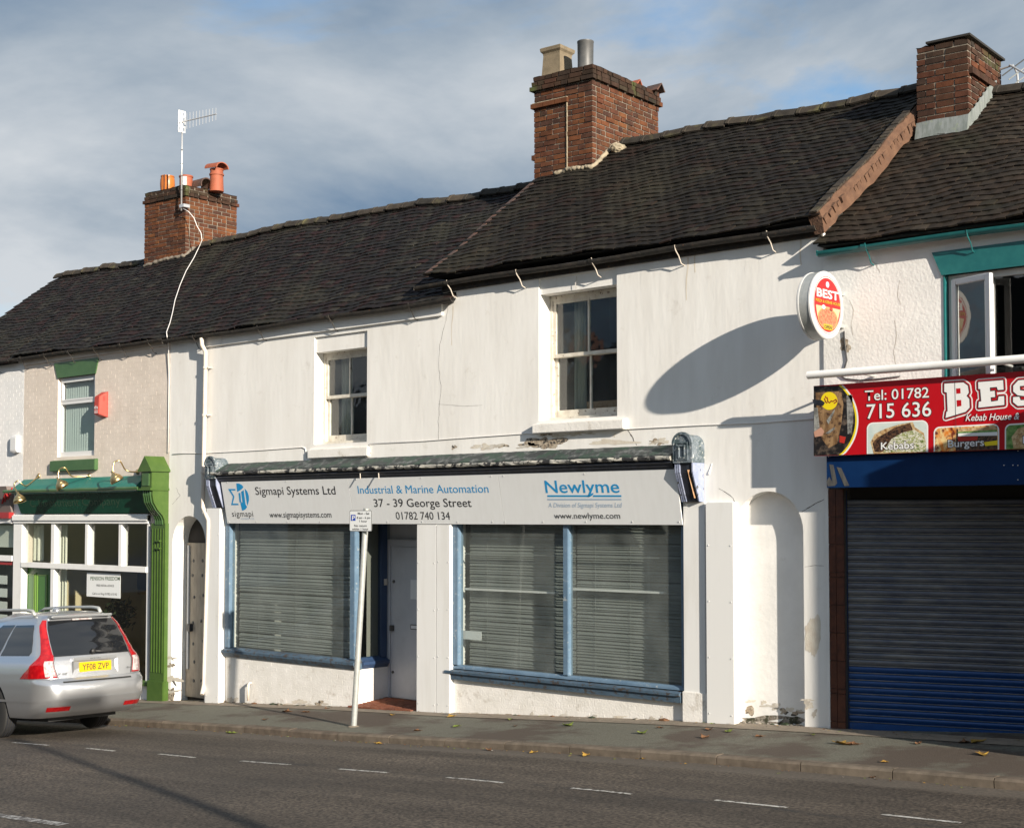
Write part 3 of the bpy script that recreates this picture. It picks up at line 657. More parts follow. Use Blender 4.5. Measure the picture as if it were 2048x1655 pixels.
# half-round clay hood lying on the stack
c = P(402, 372, 2.95); c.z = z1+.06
h = MB(); sec = [(math.cos(R(a))*.14, math.sin(R(a))*.14) for a in range(-20, 201, 20)]; inn = [(x*.84, y*.84) for x, y in sec]
lp = sec+inn[::-1]
h.loft([[c+Vector((-.16, 0, 0))+Vector((t*.35, a*1.0, b)) for a, b in lp] for t in (0, 1)])
auto_smooth(h.build('chimney_pot', [mt['clay_d']], ch1), 40)
c = P(433, 381, 3.15); c.z = z1-.02
pot(ch1, 'chimney_pot', mt['clay'], c, [(.14, -.03), (.13, .16), (.126, .28), (.142, .285), (.142, .315), (.126, .32), (.124, .38), (.132, .385), (.132, .41), (.10, .41), (.10, .2)])
h = MB(); sec = [(math.cos(R(a))*.15, math.sin(R(a))*.12) for a in range(0, 181, 15)]; inn = [(x*.86, y*.86) for x, y in sec]; lp = sec+inn[::-1]
h.loft([[c+Vector((-.19+t*.38, a, .42+b-(0.02 if t else -.01))) for a, b in lp] for t in (0, 1)])
auto_smooth(h.build('pot_hood', mt['clay'], ch1), 40)
# cement fillets where the stack meets the tiles
def fillet(parent, pts, r, m=None, name='cement_fillet'):
    out_ = []; rr = []; rd = random.Random(len(pts)*13)
    for a, b in zip(pts, pts[1:]):
        for k in range(5): out_.append(a.lerp(b, k/5)+Vector((rd.uniform(-.012, .012), rd.uniform(-.012, .012), rd.uniform(-.012, .012)))); rr.append(r*rd.uniform(.75, 1.25))
    out_.append(pts[-1]); rr.append(r*.8)
    return MB().tube(out_, rr, 8).build(name, m or mt['mortar_y'], parent, True)
def rooff(pt, x, y): 
    f = (y-YE)/(YR-YE); return pt(x, f)+Vector((0, 0, .03))
def foot(Mx, wd, dp, pt, n=6):
    """points where a stack's front and right faces pass through a slope"""
    res = []
    for k in range(n+1):
        p = Mx @ Vector((-wd*(1-k/n), -.02, 0)); q = rooff(pt, p.x, p.y); res.append(Vector((p.x, p.y, q.z)))
    for k in range(1, n+1):
        p = Mx @ Vector((.02, dp*k/n, 0))
        if p.y > YR+.05: break
        q = rooff(pt, p.x, p.y); res.append(Vector((p.x, p.y, q.z)))
    return res
ft = foot(Mx1, w1, d1, pt1); fillet(ch1, ft, .035, mt['mortar'])
# middle stack
FR = P(1185, 250, 2.2); FL = P(1076, 250, 2.2); z2 = Z(1186, 126, 2.2); w2 = (FR-FL).length; d2 = side_len(FR, dirr, 1317, 240)
ch2, Mx2 = chimney(house3, FR, w2, d2, 6.95, z2, ROT, {0: .015, 1: .03, 2: .05, 'soot': 3}, mt['brick'])
def placed(Mx, name, m, parent, boxes):
    mb = MB()
    for b in boxes: mb.box(*b)
    mb.v = [tuple(Mx @ Vector(p)) for p in mb.v]; return mb.build(name, m, parent)
zl = Z(1110, 212, 2.2); 
placed(Mx2, 'oversail_course', mt['brick'], ch2, [(-w2-.035+.22*i, -w2-.035+.22*i+.21, -.04, .05, zl, zl+.066) for i in range(3)])
placed(Mx2, 'mortar_line', mt['mortar_y'], ch2, [(-w2-.02, -w2*.42, -.022, .05, zl+.068, zl+.082), (-w2*.42-.012, -w2*.42, -.012, .02, zl-1.1, zl)])
placed(Mx2, 'oversail_course', mt['brick'], ch2, [(-w2-.04, -w2+.02, -.01, .2, zl-.75, zl-.68)])
# tapered square buff pot and dark flue
c = P(1115, 137, 2.55); c.z = z2+.0
def sq(c, prof, name, m, parent):
    mb = MB(); rings = []
    for hw, h in prof: rings.append([Mx2.to_3x3() @ Vector((sx*hw, sy*hw, 0))+c+Vector((0, 0, h)) for sx, sy in ((-1, -1), (1, -1), (1, 1), (-1, 1))])
    return mb.loft(rings).build(name, m, parent)
po = sq(c, [(.185, -.05), (.165, .12), (.150, .38), (.156, .41), (.182, .44), (.188, .485), (.165, .50), (.12, .51), (.115, .2)], 'chimney_pot', mt['buff'], ch2)
c = P(1171, 120, 2.5); c.z = z2
pot(ch2, 'flue', mt['steelgrey'], c, [(.118, -.06), (.114, .15), (.118, .44), (.122, .445), (.122, .465), (.108, .465), (.105, .2)], 28)
for (a, b, s) in [(-.15, d2*.45, .05), (-.12, d2*.72, .09), (-.02, d2*.95, .11)]:
    p = Mx2 @ Vector((a, b, z2)); mb = MB(); mb.loft([[p+Vector((-s*1.2, -s, -.02)), p+Vector((-s*1.1, 0, s*.9)), p+Vector((-s*1.2, s, -.02)), p+Vector((-s*1.2, s*.8, -.03)), p+Vector((-s*1.1, 0, s*.75)), p+Vector((-s*1.2, -s*.8, -.03))], [p+Vector((s*1.2, -s, -.02)), p+Vector((s*1.3, 0, s*.9)), p+Vector((s*1.2, s, -.02)), p+Vector((s*1.2, s*.8, -.03)), p+Vector((s*1.3, 0, s*.75)), p+Vector((s*1.2, -s*.8, -.03))]])
    mb.build('flue_capping_tile', mt['clay_d'] if s != .09 else mt['clay'], ch2)
ft = foot(Mx2, w2*.62, d2, pt3); fillet(ch2, ft, .032)
ft2 = [rooff(pt2, (Mx2 @ Vector((-w2*k, -.01, 0))).x, (Mx2 @ Vector((-w2*k, -.01, 0))).y) for k in (.62, .8, 1)]; fillet(ch2, ft2, .035, mt['mortar'])
mb = MB(); p = P(1238, 298, 2.62)
bm = bmesh.new(); bmesh.ops.create_icosphere(bm, subdivisions=3, radius=1)
for v in bm.verts: v.co = Vector((v.co.x*.10, v.co.y*.15, v.co.z*.075))*(1+random.uniform(-.12, .12))+Vector((p.x, p.y, p.z))
me = bpy.data.meshes.new('cement_lump'); bm.to_mesh(me); bm.free(); link('cement_lump', me, ch2, mt['mortar_y'])
# right stack
FR = P(1937, 160, 2.0); FL = P(1838, 160, 2.0); z3 = Z(1937, 73, 2.0); w3 = (FR-FL).length; d3 = side_len(FR, dirr, 2003, 150)
ch3, Mx3 = chimney(house4, FR, w3, d3, 6.6, z3, ROT, {0: 0., 1: 0., 'soot': 2}, mt['brick_d'])
zs = Z(1937, 140, 2.0)
placed(Mx3, 'oversail_course', mt['brick_s'], ch3, [(-.02, .04, .03+.26*i, .03+.26*i+.25, zs-.03, zs+.045) for i in range(4)])
placed(Mx3, 'oversail_course', mt['brick_s'], ch3, [(-w3-.04+.22*i, -w3-.04+.22*i+.21, -.035, .05, zs-.72, zs-.655) for i in range(4)])
placed(Mx3, 'cover_slate', mt['deck'], ch3, [(-w3*.8, .03, -.02, d3+.05, z3+.01, z3+.035)])
ft = foot(Mx3, w3, d3, pt4)
mb = MB()
for a, b in zip(ft, ft[1:]):
    up_ = Vector((0, 0, .13)); o_ = Vector((.006, -.012, 0)); mb.hexa([a+o_*2+Vector((0, -.05, -.07)), b+o_*2+Vector((.0, -.05, -.07)), b, a, a+up_+o_*2, b+up_+o_*2, b+up_, a+up_])
mb.build('lead_flashing', mt['lead'], ch3)
# stepped soakers on the right face
for k in range(1, 7):
    p = Mx3 @ Vector((.02, d3*k/9, 0)); q = rooff(pt4, p.x, min(p.y, YR)); 
    if p.y < YR: MB().hexa([(p.x, p.y-.09, q.z-.05), (p.x+.012, p.y-.09, q.z-.05), (p.x+.012, p.y+.09, q.z+.02), (p.x, p.y+.09, q.z+.02), (p.x, p.y-.09, q.z+.10), (p.x+.012, p.y-.09, q.z+.10), (p.x+.012, p.y+.09, q.z+.17), (p.x, p.y+.09, q.z+.10)]).build('lead_soaker', mt['lead'], ch3)

# raised verge between the tall white house and the kebab house
mb = MB(); n = 22; xs0, xs1 = -7.60, -7.52; rd = random.Random(3); rings = []
for k in range(n+1):
    f = k/n*.80; top3 = pt3(-7.59, f); low = pt4(-7.50, f); j = rd.uniform(-.012, .012)
    zt_ = top3.z+.03+rd.uniform(-.01, .015); zb_ = max(low.z-.06, zt_-.25)
    rings.append([(xs0, top3.y, zb_), (xs1+.05+j*1.5, top3.y-.02, zb_), (xs1+.02+j, top3.y-.02, zt_-.07+j), (xs1-.02+j, top3.y, zt_), (xs0-.08, top3.y, zt_-.01), (xs0-.08, top3.y, zt_-.06)])
mb.loft(rings).build('verge', mt['verge'], roof3)
fm = []
for k in range(26):
    f = (k+.5)/26*.78; p = pt3(-7.59, f); fm.append(Matrix.Translation((xs1+.012+rd.uniform(-.004, .010), p.y, p.z-.085+rd.uniform(-.02, .02))) @ Matrix.Rotation(R(36)+rd.uniform(-.12, .12), 4, 'X') @ Matrix.Diagonal((.06, rd.uniform(.06, .11), rd.uniform(.05, .11), 1)))
pieces(roof3, 'verge_brick', fm, brick_meshes(mt['verge'], .2), mt['verge'])
vm = []
for k in range(34):
    f = k/34*.8; p = pt3(-7.60, f); vm.append(Matrix.Translation((p.x+.0, p.y, p.z+.045+rd.uniform(-.004, .004))) @ Matrix.Rotation(R(34), 4, 'X') @ Matrix.Rotation(rd.uniform(-.1, .1), 4, 'Z') @ Matrix.Diagonal((.10, .085, .02, 1)))
pieces(roof3, 'verge_slip', vm, brick_meshes(mt['ridge'], .1), mt['ridge'])

# ------------------------------------------------------------------ walls
zb0 = -1.6
wz = lambda u, v: Z(u, v)
# end house
H0s = rect(-27.5, X(30), -1.4, Z(20, 1040))
wall0 = wall('wall', mt['wbrick'], house0, rect(XA, XB-.004, zb0, 5.30), [(H0s, .2)])
brick_face(wall0, mt['wbrick'], -25.4, XB-.004, lambda x: Z(20, 1000), 5.22, 0, .0016, limit=200, seed=5, j=.007)
# beige house
wx0, wx1, wz0, wz1 = X(113), X(187), Z(150, 912), Z(150, 752)
shop1 = rect(X(47), X(302), -1.2, Z(170, 1032))
wall1 = wall('wall', mt['beige'], house1, rect(XB, XC2, zb0, 5.27), [(rect(wx0, wx1, wz0, wz1), .14), (shop1, .06)])
lz0, lz1 = wz1, Z(150, 721)
brick_face(wall1, mt['beige'], XB, XC2, lambda x: Z(170, 985), 5.20, 0, .0016, j=.007, skip=[(wx0, wx1, wz0-.2, wz1), (X(106), X(195), wz1-.02, lz1)], seed=2)
MB().prism_y([(X(113), lz0), (X(189), lz0), (X(195), lz1), (X(106), lz1)], -.02, .05).build('window_head', mt['green_m'], wall1)
# white house with alley
ax0, ax1 = X(346), X(412); aw = arch(ax0, ax1, -.9, Z(380, 1031)); YA = .27
sx0, sx1, sz0, sz1 = X(627), X(733), Z(680, 886), Z(680, 699)
shop2 = rect(X(452), X(835), -.9, Z(640, 985))
band = [(XC2, Z(560, 668)), (XD, Z(560, 668)), (XD, 5.27), (XC2, 5.27)]
wall2 = wall('wall', mt['render_a'], house2, rect(XC2, XD, zb0, 5.29), [(aw, YA+.05), (rect(sx0, sx1, sz0, Z(680, 668)), .17), (shop2, .25)])
zbd = Z(640, 664); MB().box(X(413), XD, -.035, .0, zbd, 5.285).build('eaves_band', mt['render_a'], wall2)
# tall white house with niche
tx0, tx1, tz0, tz1 = X(1078), X(1235), Z(1160, 836), Z(1160, 578)
nx0, nx1 = X(1468), X(1606); nw = arch(nx0, nx1, -.3, Z(1535, 982))
shop3 = rect(X(905), X(1366), -.6, Z(1130, 985))
wall3 = wall('wall', mt['render_a'], house3, rect(XD, XE-.003, zb0, 5.54), [(rect(tx0, tx1, tz0, Z(1157, 547)), .21), (nw, .13), (shop3, .25)])
MB().box(nx0-.05, nx1+.05, .13, .16, -.4, Z(1535, 975)).build('niche_back', mt['render_b'], wall3)
# kebab house
kx0, kz0, kz1 = X(1893, -.02), 3.25, Z(1960, 542, -.02)
shop4 = rect(X(1656, -.02), -4.86, -.5, Z(1850, 930, -.02))
wall4 = wall('wall', mt['render_k'], house4, rect(XE, XF, zb0, 5.24), [(rect(kx0, XF-.25, kz0, kz1), .13), (shop4, 1.1)], y=-.02)
B('gable_wall', mt['render_k'], house4, XF-.25, XF, 0, 5.6, zb0, 5.2)
# recessed head panels above the sash windows (set back from the render)
for (h_, wl, u0, u1, vt, vb, a, b) in [(house2, wall2, 628, 732, 668, 699, sx0, sx1), (house3, wall3, 1079, 1234, 547, 578, tx0, tx1)]:
    zt_, zb_ = Z((u0+u1)/2, vt), Z((u0+u1)/2, vb)
    MB().box(a-.004, b+.004, .028, .20, zb_, zt_+.004).build('window_head', mt['render_a'], wl)

# gutters -------------------------------------------------------------
def gutter(parent, x0, x1, za, zb, y, r, m, nb, bm_, cap=True, stay=True, stayx=None):
    sec = [(math.cos(R(a))*r, math.sin(R(a))*r) for a in range(180, 361, 20)]; inn = [(c_*.84, s_*.84) for c_, s_ in sec]; lp = sec+inn[::-1]
    n = 14; rg = []
    for k in range(n+1):
        x = x0+(x1-x0)*k/n; z = za+(zb-za)*k/n+.010*math.sin(x*1.9); rg.append([(x, y+c_, z+s_) for c_, s_ in lp])
    o = MB().loft(rg).build('gutter', m, parent); auto_smooth(o, 50)
    mb = MB().prism_y([(x0-.0, za), (x0+.006, za)]+[(x0+.006, za-r), (x0, za-r)], y-r*.9, y+r*.9).build('gutter_end', m, o)
    for k in range(nb):
        x = x0+(x1-x0)*(k+.5)/nb; z = za+(zb-za)*(k+.5)/nb
        if k % 2 == 0: 
            s2 = [(math.cos(R(a))*(r+.008), math.sin(R(a))*(r+.008)) for a in range(180, 361, 20)]; i2 = [(c_*.9, s_*.9) for c_, s_ in s2]
            MB().loft([[(x-.03, y+c_, z+s_) for c_, s_ in s2+i2[::-1]], [(x+.03, y+c_, z+s_) for c_, s_ in s2+i2[::-1]]]).build('gutter_joint', m, o)
        MB().tube([(x+.02, y-r, z+.01), (x+.02, y-r*.6, z-r*.9), (x+.025, y+.02, z-r-.05), (x+.03, y+.06, z-r-.13), (x+.035, .0, z-r-.15)], .0065, 6).build('gutter_bracket', bm_, o)
    return o
gutter(house0, XA, XB-.3, 5.33, 5.33, -.12, .055, mt['gutter'], 3, mt['gutter'])
gutter(house1, XB-.28, XC2-.02, 5.34, 5.30, -.12, .055, mt['gutter'], 6, mt['gutter'])
gutter(house2, XC2, X(905, -.12), 5.27, 5.285, -.12, .055, mt['gutter'], 4, mt['gutter'])
gutter(house3, X(832, -.12, 570), X(1634, -.12, 450), 5.51, 5.50, -.12, .055, mt['gutter'], 5, mt['cream'])
gutter(house4, X(1637, -.13, 500), XF, 5.22, 5.17, -.13, .055, mt['teal_g'], 4, mt['teal_g'])
mb = MB(); rg = [[(-13.475, pt3(-13.44, k/20).y, pt3(-13.44, k/20).z+dz) for dz in (-.05, .012)]+[(-13.40, pt3(-13.44, k/20).y, pt3(-13.44, k/20).z+dz) for dz in (.012, -.05)] for k in range(21)]
mb.loft(rg).build('verge', mt['clay_d'], roof3)
# wall plate under the eaves, black and dirty
for h_, a, b, z in ((house1, XB, XC2, 5.20), (house3, XD, XE, 5.40)):
    B('fascia_board', mt['gutter'] if h_ is house3 else mt['beige'], h_, a, b-.01, -.03, .0, z, z+.09)
# downpipe on the alley side
pth = [P(403, 676, -.13), P(404, 690, -.13), P(411, 703, -.07), P(411, 730, -.07), P(406, 1000, -.07), P(406, 1015, -.08), P(417, 1040, -.10), P(417, 1052, -.10), P(408, 1368, -.09), P(404, 1388, -.16)]
dpi = auto_smooth(MB().tube(pth, .034, 12).build('downpipe', mt['cream'], house2), 50)
for u, v in ((411, 735), (409, 830), (407, 945), (417, 1072), (408, 1365)):
    p = P(u, v, -.075); MB().lathe(p-Vector((0, 0, .02)), [(.036, 0), (.042, .004), (.042, .036), (.036, .04)], 12).build('pipe_collar', mt['cream'], dpi)
    MB().box(p.x+.03, p.x+.075, p.y-.01, 0, p.z-.008, p.z+.008).build('pipe_clip', mt['cream'], dpi)
p = P(503, 1378, -.02); mb = MB().tube([p+Vector((0, 0, .1)), p+Vector((0, -.03, .10)), p+Vector((0, -.06, .08)), p+Vector((0, -.06, -.16))], .02, 10)
mb.build('waste_pipe', mt['cream'], house2, True)

# ------------------------------------------------------------------ upstairs windows
def room_box(parent, x0, x1, y0, y1, z0, z1, m):
    mb = MB(); mb.quad((x0, y1, z0), (x1, y1, z0), (x1, y1, z1), (x0, y1, z1)); mb.quad((x0, y0, z0), (x0, y1, z0), (x0, y1, z1), (x0, y0, z1)); mb.quad((x1, y0, z0), (x1, y1, z0), (x1, y1, z1), (x1, y0, z1))
    mb.quad((x0, y0, z0), (x1, y0, z0), (x1, y1, z0), (x0, y1, z0)); mb.quad((x0, y0, z1), (x1, y0, z1), (x1, y1, z1), (x0, y1, z1))
    return mb.build('room', m, parent)
def sash(parent, x0, x1, z0, z1, y, zm, m, gm, fr=.045, sr=.05):
    wdw = MB().box(x0, x0+fr, y, y+.09, z0, z1).box(x1-fr, x1, y, y+.09, z0, z1).box(x0+fr, x1-fr, y, y+.09, z1-fr*1.3, z1).box(x0-.01, x1+.01, y-.03, y+.09, z0, z0+fr).build('window', m, parent)
    a0, a1 = x0+fr, x1-fr; xm = (a0+a1)/2
    for k, (b0, b1, yy) in enumerate(((zm-.02, z1-fr*1.3, y+.012), (z0+fr, zm+.02, y+.05))):
        s = MB().box(a0, a0+sr, yy, yy+.035, b0, b1).box(a1-sr, a1, yy, yy+.035, b0, b1).box(a0+sr, a1-sr, yy-.004, yy+.035, b1-.045, b1).box(a0+sr, a1-sr, yy-.004, yy+.035, b0, b0+(.045 if k == 0 else .09)).box(xm-.012, xm+.012, yy, yy+.035, b0, b1).build('sash', m, wdw)
        for q0, q1 in ((a0+sr, xm-.012), (xm+.012, a1-sr)):
            MB().box(q0-.004, q1+.004, yy+.015, yy+.019, b0+.03, b1-.03).build('pane', gm, wdw)
    return wdw
win2 = sash(house2, sx0, sx1, sz0, sz1, .17, Z(690, 792, .18), mt['oldwhite'], mt['glass_o'])
win3 = sash(house3, tx0, tx1, tz0, tz1, .21, Z(1168, 707, .22), mt['oldwhite'], mt['glass_o'])
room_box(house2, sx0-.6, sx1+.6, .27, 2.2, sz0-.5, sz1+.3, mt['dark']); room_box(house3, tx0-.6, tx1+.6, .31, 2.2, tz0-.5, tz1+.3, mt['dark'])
def sill(parent, u0, u1, vt, vb, pr, m, wl, name='window_sill'):
    um = (u0+u1)/2; zt_, zb_ = Z(um, vt, -pr), Z(um, vb, -pr); x0, x1 = X(u0, -pr), X(u1, -pr)
    o = MB().hexa([(x0, -pr, zb_), (x1, -pr, zb_), (x1, .12, zb_), (x0, .12, zb_), (x0, -pr, zt_), (x1, -pr, zt_), (x1, .16, zt_+.05), (x0, .16, zt_+.05)]).build(name, m, wl, bevel=.008)
    return o
sill(house2, 614, 734, 896, 914, .05, mt['riser'], win2); sill(house3, 1064, 1247, 843, 862, .09, mt['riser'], win3)
def pleat(name, m, x0, x1, y, z0, z1, n, amp, label, cat, taper=0.):
    mb = MB(); k = n*8; rows = []
    for z, t in ((z0, 1-taper), (z1, 1.)):
        rows.append([(x0+(x1-x0)*t*i/k, y+amp*math.sin(2*math.pi*i/8), z) for i in range(k+1)])
    mb.loft(rows, False, False); o = mb.build(name, m, None, True); return tag(o, label, cat)
pleat('curtain', mt['curtain'], sx0+.12, sx0+.36, .42, sz0+.05, sz1-.05, 4, .03, 'pale curtain hanging at left inside the small sash window', 'curtain')
pleat('curtain', mt['curtain'], tx0+.16, tx0+.36, .50, tz0+.05, tz1-.05, 4, .03, 'pale curtain hanging at left inside the large sash window', 'curtain')
o = MB().box(tx0+.4, tx1-.05, .45, .47, tz0+.02, tz0+.24).build('board', mt['rotwood']); tag(o, 'brown board leaning inside the foot of the large sash window', 'board')

# beige house window
def upvc(parent, x0, x1, z0, z1, y, zt, m, gm):
    f = .055; wdw = MB().box(x0, x0+f, y, y+.06, z0, z1).box(x1-f, x1, y, y+.06, z0, z1).box(x0+f, x1-f, y, y+.06, z1-f, z1).box(x0+f, x1-f, y, y+.06, z0, z0+f*1.6).box(x0+f, x1-f, y-.004, y+.06, zt-.03, zt+.03).build('window', m, parent)
    MB().box(x0+f+.03, x1-f-.03, y-.012, y+.03, zt+.03, zt+.06).box(x0+f+.03, x1-f-.03, y-.012, y+.03, z1-f-.035, z1-f).box(x0+f, x0+f+.03, y-.012, y+.03, zt+.03, z1-f).box(x1-f-.03, x1-f, y-.012, y+.03, zt+.03, z1-f).build('casement', m, wdw)
    for b0, b1 in ((z0+f*1.6, zt-.03), (zt+.03, z1-f)): MB().box(x0+f, x1-f, y+.03, y+.034, b0, b1).build('pane', gm, wdw)
    return wdw
win1 = upvc(house1, wx0, wx1, wz0, wz1, .05, Z(155, 803, .05), mt['upvc'], mt['glass_b'])
sill(house1, 98, 188, 920, 941, .07, mt['green_m'], win1)
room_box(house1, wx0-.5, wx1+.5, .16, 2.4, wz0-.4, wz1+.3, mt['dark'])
vb = empty('vertical_blind', (wx0+.1, .3, wz0), 'white vertical slat blind behind the upstairs beige house window', 'blind')
for i in range(13):
    x = wx0+.08+i*.075; MB().hexa([(x, .115, wz0+.03), (x+.068, .145, wz0+.03), (x+.069, .147, wz0+.03), (x, .118, wz0+.03), (x, .115, wz1-.08), (x+.068, .145, wz1-.08), (x+.069, .147, wz1-.08), (x, .118, wz1-.08)]).build('slat', mt['blindw'], vb)

# kebab house window: fixed light and one leaf swung open
zt4 = kz1; fx0 = kx0+.02; f = .06
win4 = MB().box(fx0, fx0+f, .05, .12, kz0, zt4).box(fx0+f, XF-.25, .05, .12, zt4-f, zt4).box(X(1976, .06), X(1992, .06), .05, .12, kz0, zt4-f).box(X(1992, .06), XF-.25, .05, .12, kz0, kz0+f).build('window', mt['upvc'], house4)
MB().box(X(1992, .06), XF-.25, .085, .09, kz0+f, zt4-f).build('pane', mt['glass_u'], win4)
hx = fx0+f; lw = .50; an = R(-19)
Ml = Matrix.Translation((hx, .045, 0)) @ Matrix.Rotation(an, 4, 'Z')
lf = MB(); h0, h1 = kz0+.05, zt4-.05; s = .06
lf.box(0, s, -.05, 0, h0, h1).box(lw-s, lw, -.05, 0, h0, h1).box(s, lw-s, -.05, 0, h1-s, h1).box(s, lw-s, -.05, 0, h0, h0+s)
lf.v = [tuple(Ml @ Vector(p)) for p in lf.v]; lfo = lf.build('casement', mt['upvc'], win4, bevel=.006)
pn = MB().box(s-.005, lw-s+.005, -.03, -.026, h0+s-.005, h1-s+.005); pn.v = [tuple(Ml @ Vector(p)) for p in pn.v]; pn.build('pane', mt['glass_u'], win4)
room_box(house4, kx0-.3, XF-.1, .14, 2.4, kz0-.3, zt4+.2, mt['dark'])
MB().prism_y([(kx0-.01, zt4), (XF-.2, zt4), (XF-.2, zt4+.24), (kx0-.11, zt4+.24)], -.045, .05).build('window_head', mt['teal_g'], wall4)
MB().box(kx0-.0, kx0+.015, -.03, .05, kz0, zt4).build('jamb_paint', mt['teal_g'], wall4)
# ------------------------------------------------------------------ white shopfront of the two middle houses
SB, ST = -.06, -.19
zsb = Z(900, 1047.5, SB); zst = (Z(443, 960, ST)+Z(1350, 938, ST))/2
SA = Vector((X(455, SB, 1046), SB, zsb)); sey = Vector((0, ST-SB, zst-zsb)).normalized(); sex = Vector((1, 0, 0)); sn = sex.cross(sey).normalized(); shh = math.hypot(ST-SB, zst-zsb)
xr_ = X(1365, SB, 1050); xs1_ = X(703, -.12, 1000); xs2_ = X(1003, -.12, 1000)
def board(name, x0, x1, label):
    o = MB(); a = Vector((x0, SB, zsb)); b = Vector((x1, SB, zsb)); u_ = sey*shh
    o.hexa([a-sn*.012, b-sn*.012, b, a, a-sn*.012+u_, b-sn*.012+u_, b+u_, a+u_]); root = o.build(name, mt['sign']); tag(root, label, 'sign', 'grey fascia sign boards'); return root
bd1 = board('fascia_sign', SA.x, xs1_-.003, 'grey fascia sign board with blue sigma pi logo at left end')
bd2 = board('fascia_sign', xs1_+.003, xs2_-.003, 'middle grey fascia sign board with street address and phone number')
bd3 = board('fascia_sign', xs2_+.003, xr_, 'right grey fascia sign board with large blue Newlyme heading')
def SP(u, v): return PP(u, v, SA, sn)
def stext(par, body, m, u0, v0, u1, v1, cap, **k):
    a, b = SP(u0, v0), SP(u1, v1); cp = (SP(u0, v0-cap)-a).length
    return lettering(par, body, m, a, b, sey, cp, sn, .002, **k)
stext(bd1, 'Sigmapi Systems Ltd', mt['ink'], 512, 989, 672, 988, 16.2, bold=.003)
stext(bd1, 'www.sigmapisystems.com', mt['ink'], 540, 1034.5, 663.5, 1034.3, 12, bold=.003)
stext(bd1, 'sigmapi', mt['ink'], 465, 1032.5, 507, 1032.5, 12, space=1.1)
stext(bd1, 'SYSTEMS  LTD', mt['ltblue'], 482, 1038, 509, 1038, 2.6)
def spoly(par, pts, m, ox=440, oy=930, sc=6.4, off=.002, name='logo'):
    q = [SP(ox+x/sc, oy+y/sc) for x, y in pts]
    return plane_poly(name, m, par, [((p-SA).dot(sex), (p-SA).dot(sey)) for p in q], SA, sex, sey, sn, off)
for pts in ([(105, 302), (198, 302), (200, 322), (140, 320), (187, 400), (164, 489), (236, 489), (239, 508), (144, 508), (167, 400)],
            [(210, 231), (245, 233), (280, 250), (302, 276), (285, 300), (255, 322), (222, 340)],
            [(238, 356), (262, 350), (272, 466), (285, 470), (270, 478), (252, 470)],
            [(272, 338), (304, 316), (318, 420), (328, 500), (350, 532), (325, 565), (285, 581), (262, 482), (290, 474), (280, 400)],
            [(318, 298), (350, 332), (370, 385), (372, 450), (355, 515), (345, 480), (330, 380)]):
    spoly(bd1, pts, mt['cyan'])
stext(bd2, 'Industrial & Marine Automation', mt['cyan'], 717, 986.5, 978, 984.5, 16)
stext(bd2, '37 - 39 George Street', mt['ink'], 749, 1013, 944, 1013, 16.4, bold=.003)
stext(bd2, '01782 740 134', mt['ink'], 793, 1038, 901, 1038.5, 15.5)
stext(bd3, 'Newlyme', mt['cyan'], 1092, 985, 1240, 984.5, 25.5, bold=.008)
spoly(bd3, [(1095, 989.6), (1181, 989.6), (1184, 985.5), (1188, 985.5), (1185, 990), (1180, 993), (1095, 993)], mt['cyan'], 0, 0, 1, name='underline'); spoly(bd3, [(1187, 989.6), (1243, 989.6), (1243, 993), (1186, 993)], mt['cyan'], 0, 0, 1, name='underline')
spoly(bd3, [(1095, 996.4), (1243, 996.4), (1243, 999.6), (1095, 999.6)], mt['ltblue'], 0, 0, 1, name='underline')
stext(bd3, 'A Division of Sigmapi Systems Ltd', mt['ltblue'], 1097, 1014, 1245, 1014, 9.6, shear=.25)
stext(bd3, 'www.newlyme.com', mt['ink'], 1109, 1036.5, 1241, 1036.5, 12, bold=.003)
def screw(par, p, nrm, r=.009, m='alu'):
    return MB().lathe(p, [(r, 0), (r*.9, .004), (r*.4, .007)], 8, nrm).build('screw', mt[m], par, True)
for par, us in ((bd1, (458, 513, 575, 640)), (bd2, (716, 775, 845, 915, 985)), (bd3, (1010, 1086, 1172, 1265, 1358))):
    for u in us:
        screw(par, SP(u, 1043), sn); 
    for u in us[::2]: screw(par, SP(u-3, 962-(u-443)*.0243+3), sn)
# cornice above the boards
CPJ = .26; xa, xb = X(428, -.2), X(1347, -.2); zc1 = (Z(430, 913)+Z(1340, 893))/2-.05
corn = empty('shop_cornice', (-13.4, 0, zst), 'long peeling moulded cornice above the grey fascia boards', 'cornice')
def wavy(prof, m, name, amp, seed, n=90):
    rd = random.Random(seed); rg = []
    for k in range(n+1):
        x = xa+(xb-xa)*k/n; rg.append([(x, y+rd.uniform(-amp, amp), z+rd.uniform(-amp, amp)*.8) for y, z in prof])
    return MB().loft(rg).build(name, m, corn)
wavy([(0, zc1), (-.02, zc1), (-CPJ+.015, zst+.155), (-CPJ+.015, zst+.12), (0, zst+.12)], mt['flash'], 'lead_cover', .004, 4)
wavy([(0, zst+.123), (-CPJ-.005, zst+.138), (-CPJ-.02, zst+.12), (-CPJ-.015, zst+.098), (-CPJ+.02, zst+.088), (0, zst+.088)], mt['peel'], 'cornice_moulding', .007, 9)
MB().prism_x([(0, zst+.088), (-CPJ+.03, zst+.088), (-CPJ+.015, zst+.06), (-CPJ+.04, zst+.045), (-CPJ+.045, zst+.02), (-.19, zst+.005), (-.19, zst-.012), (0, zst-.012)], xa, xb).build('bed_moulding', mt['black'], corn)
for u in (720, 757):
    p = P(u, 950, -.25); MB().tube([p+Vector((-.02, .02, .03)), p+Vector((.03, -.02, -.05))], .007, 5).build('loose_batten', mt['cream'], corn)
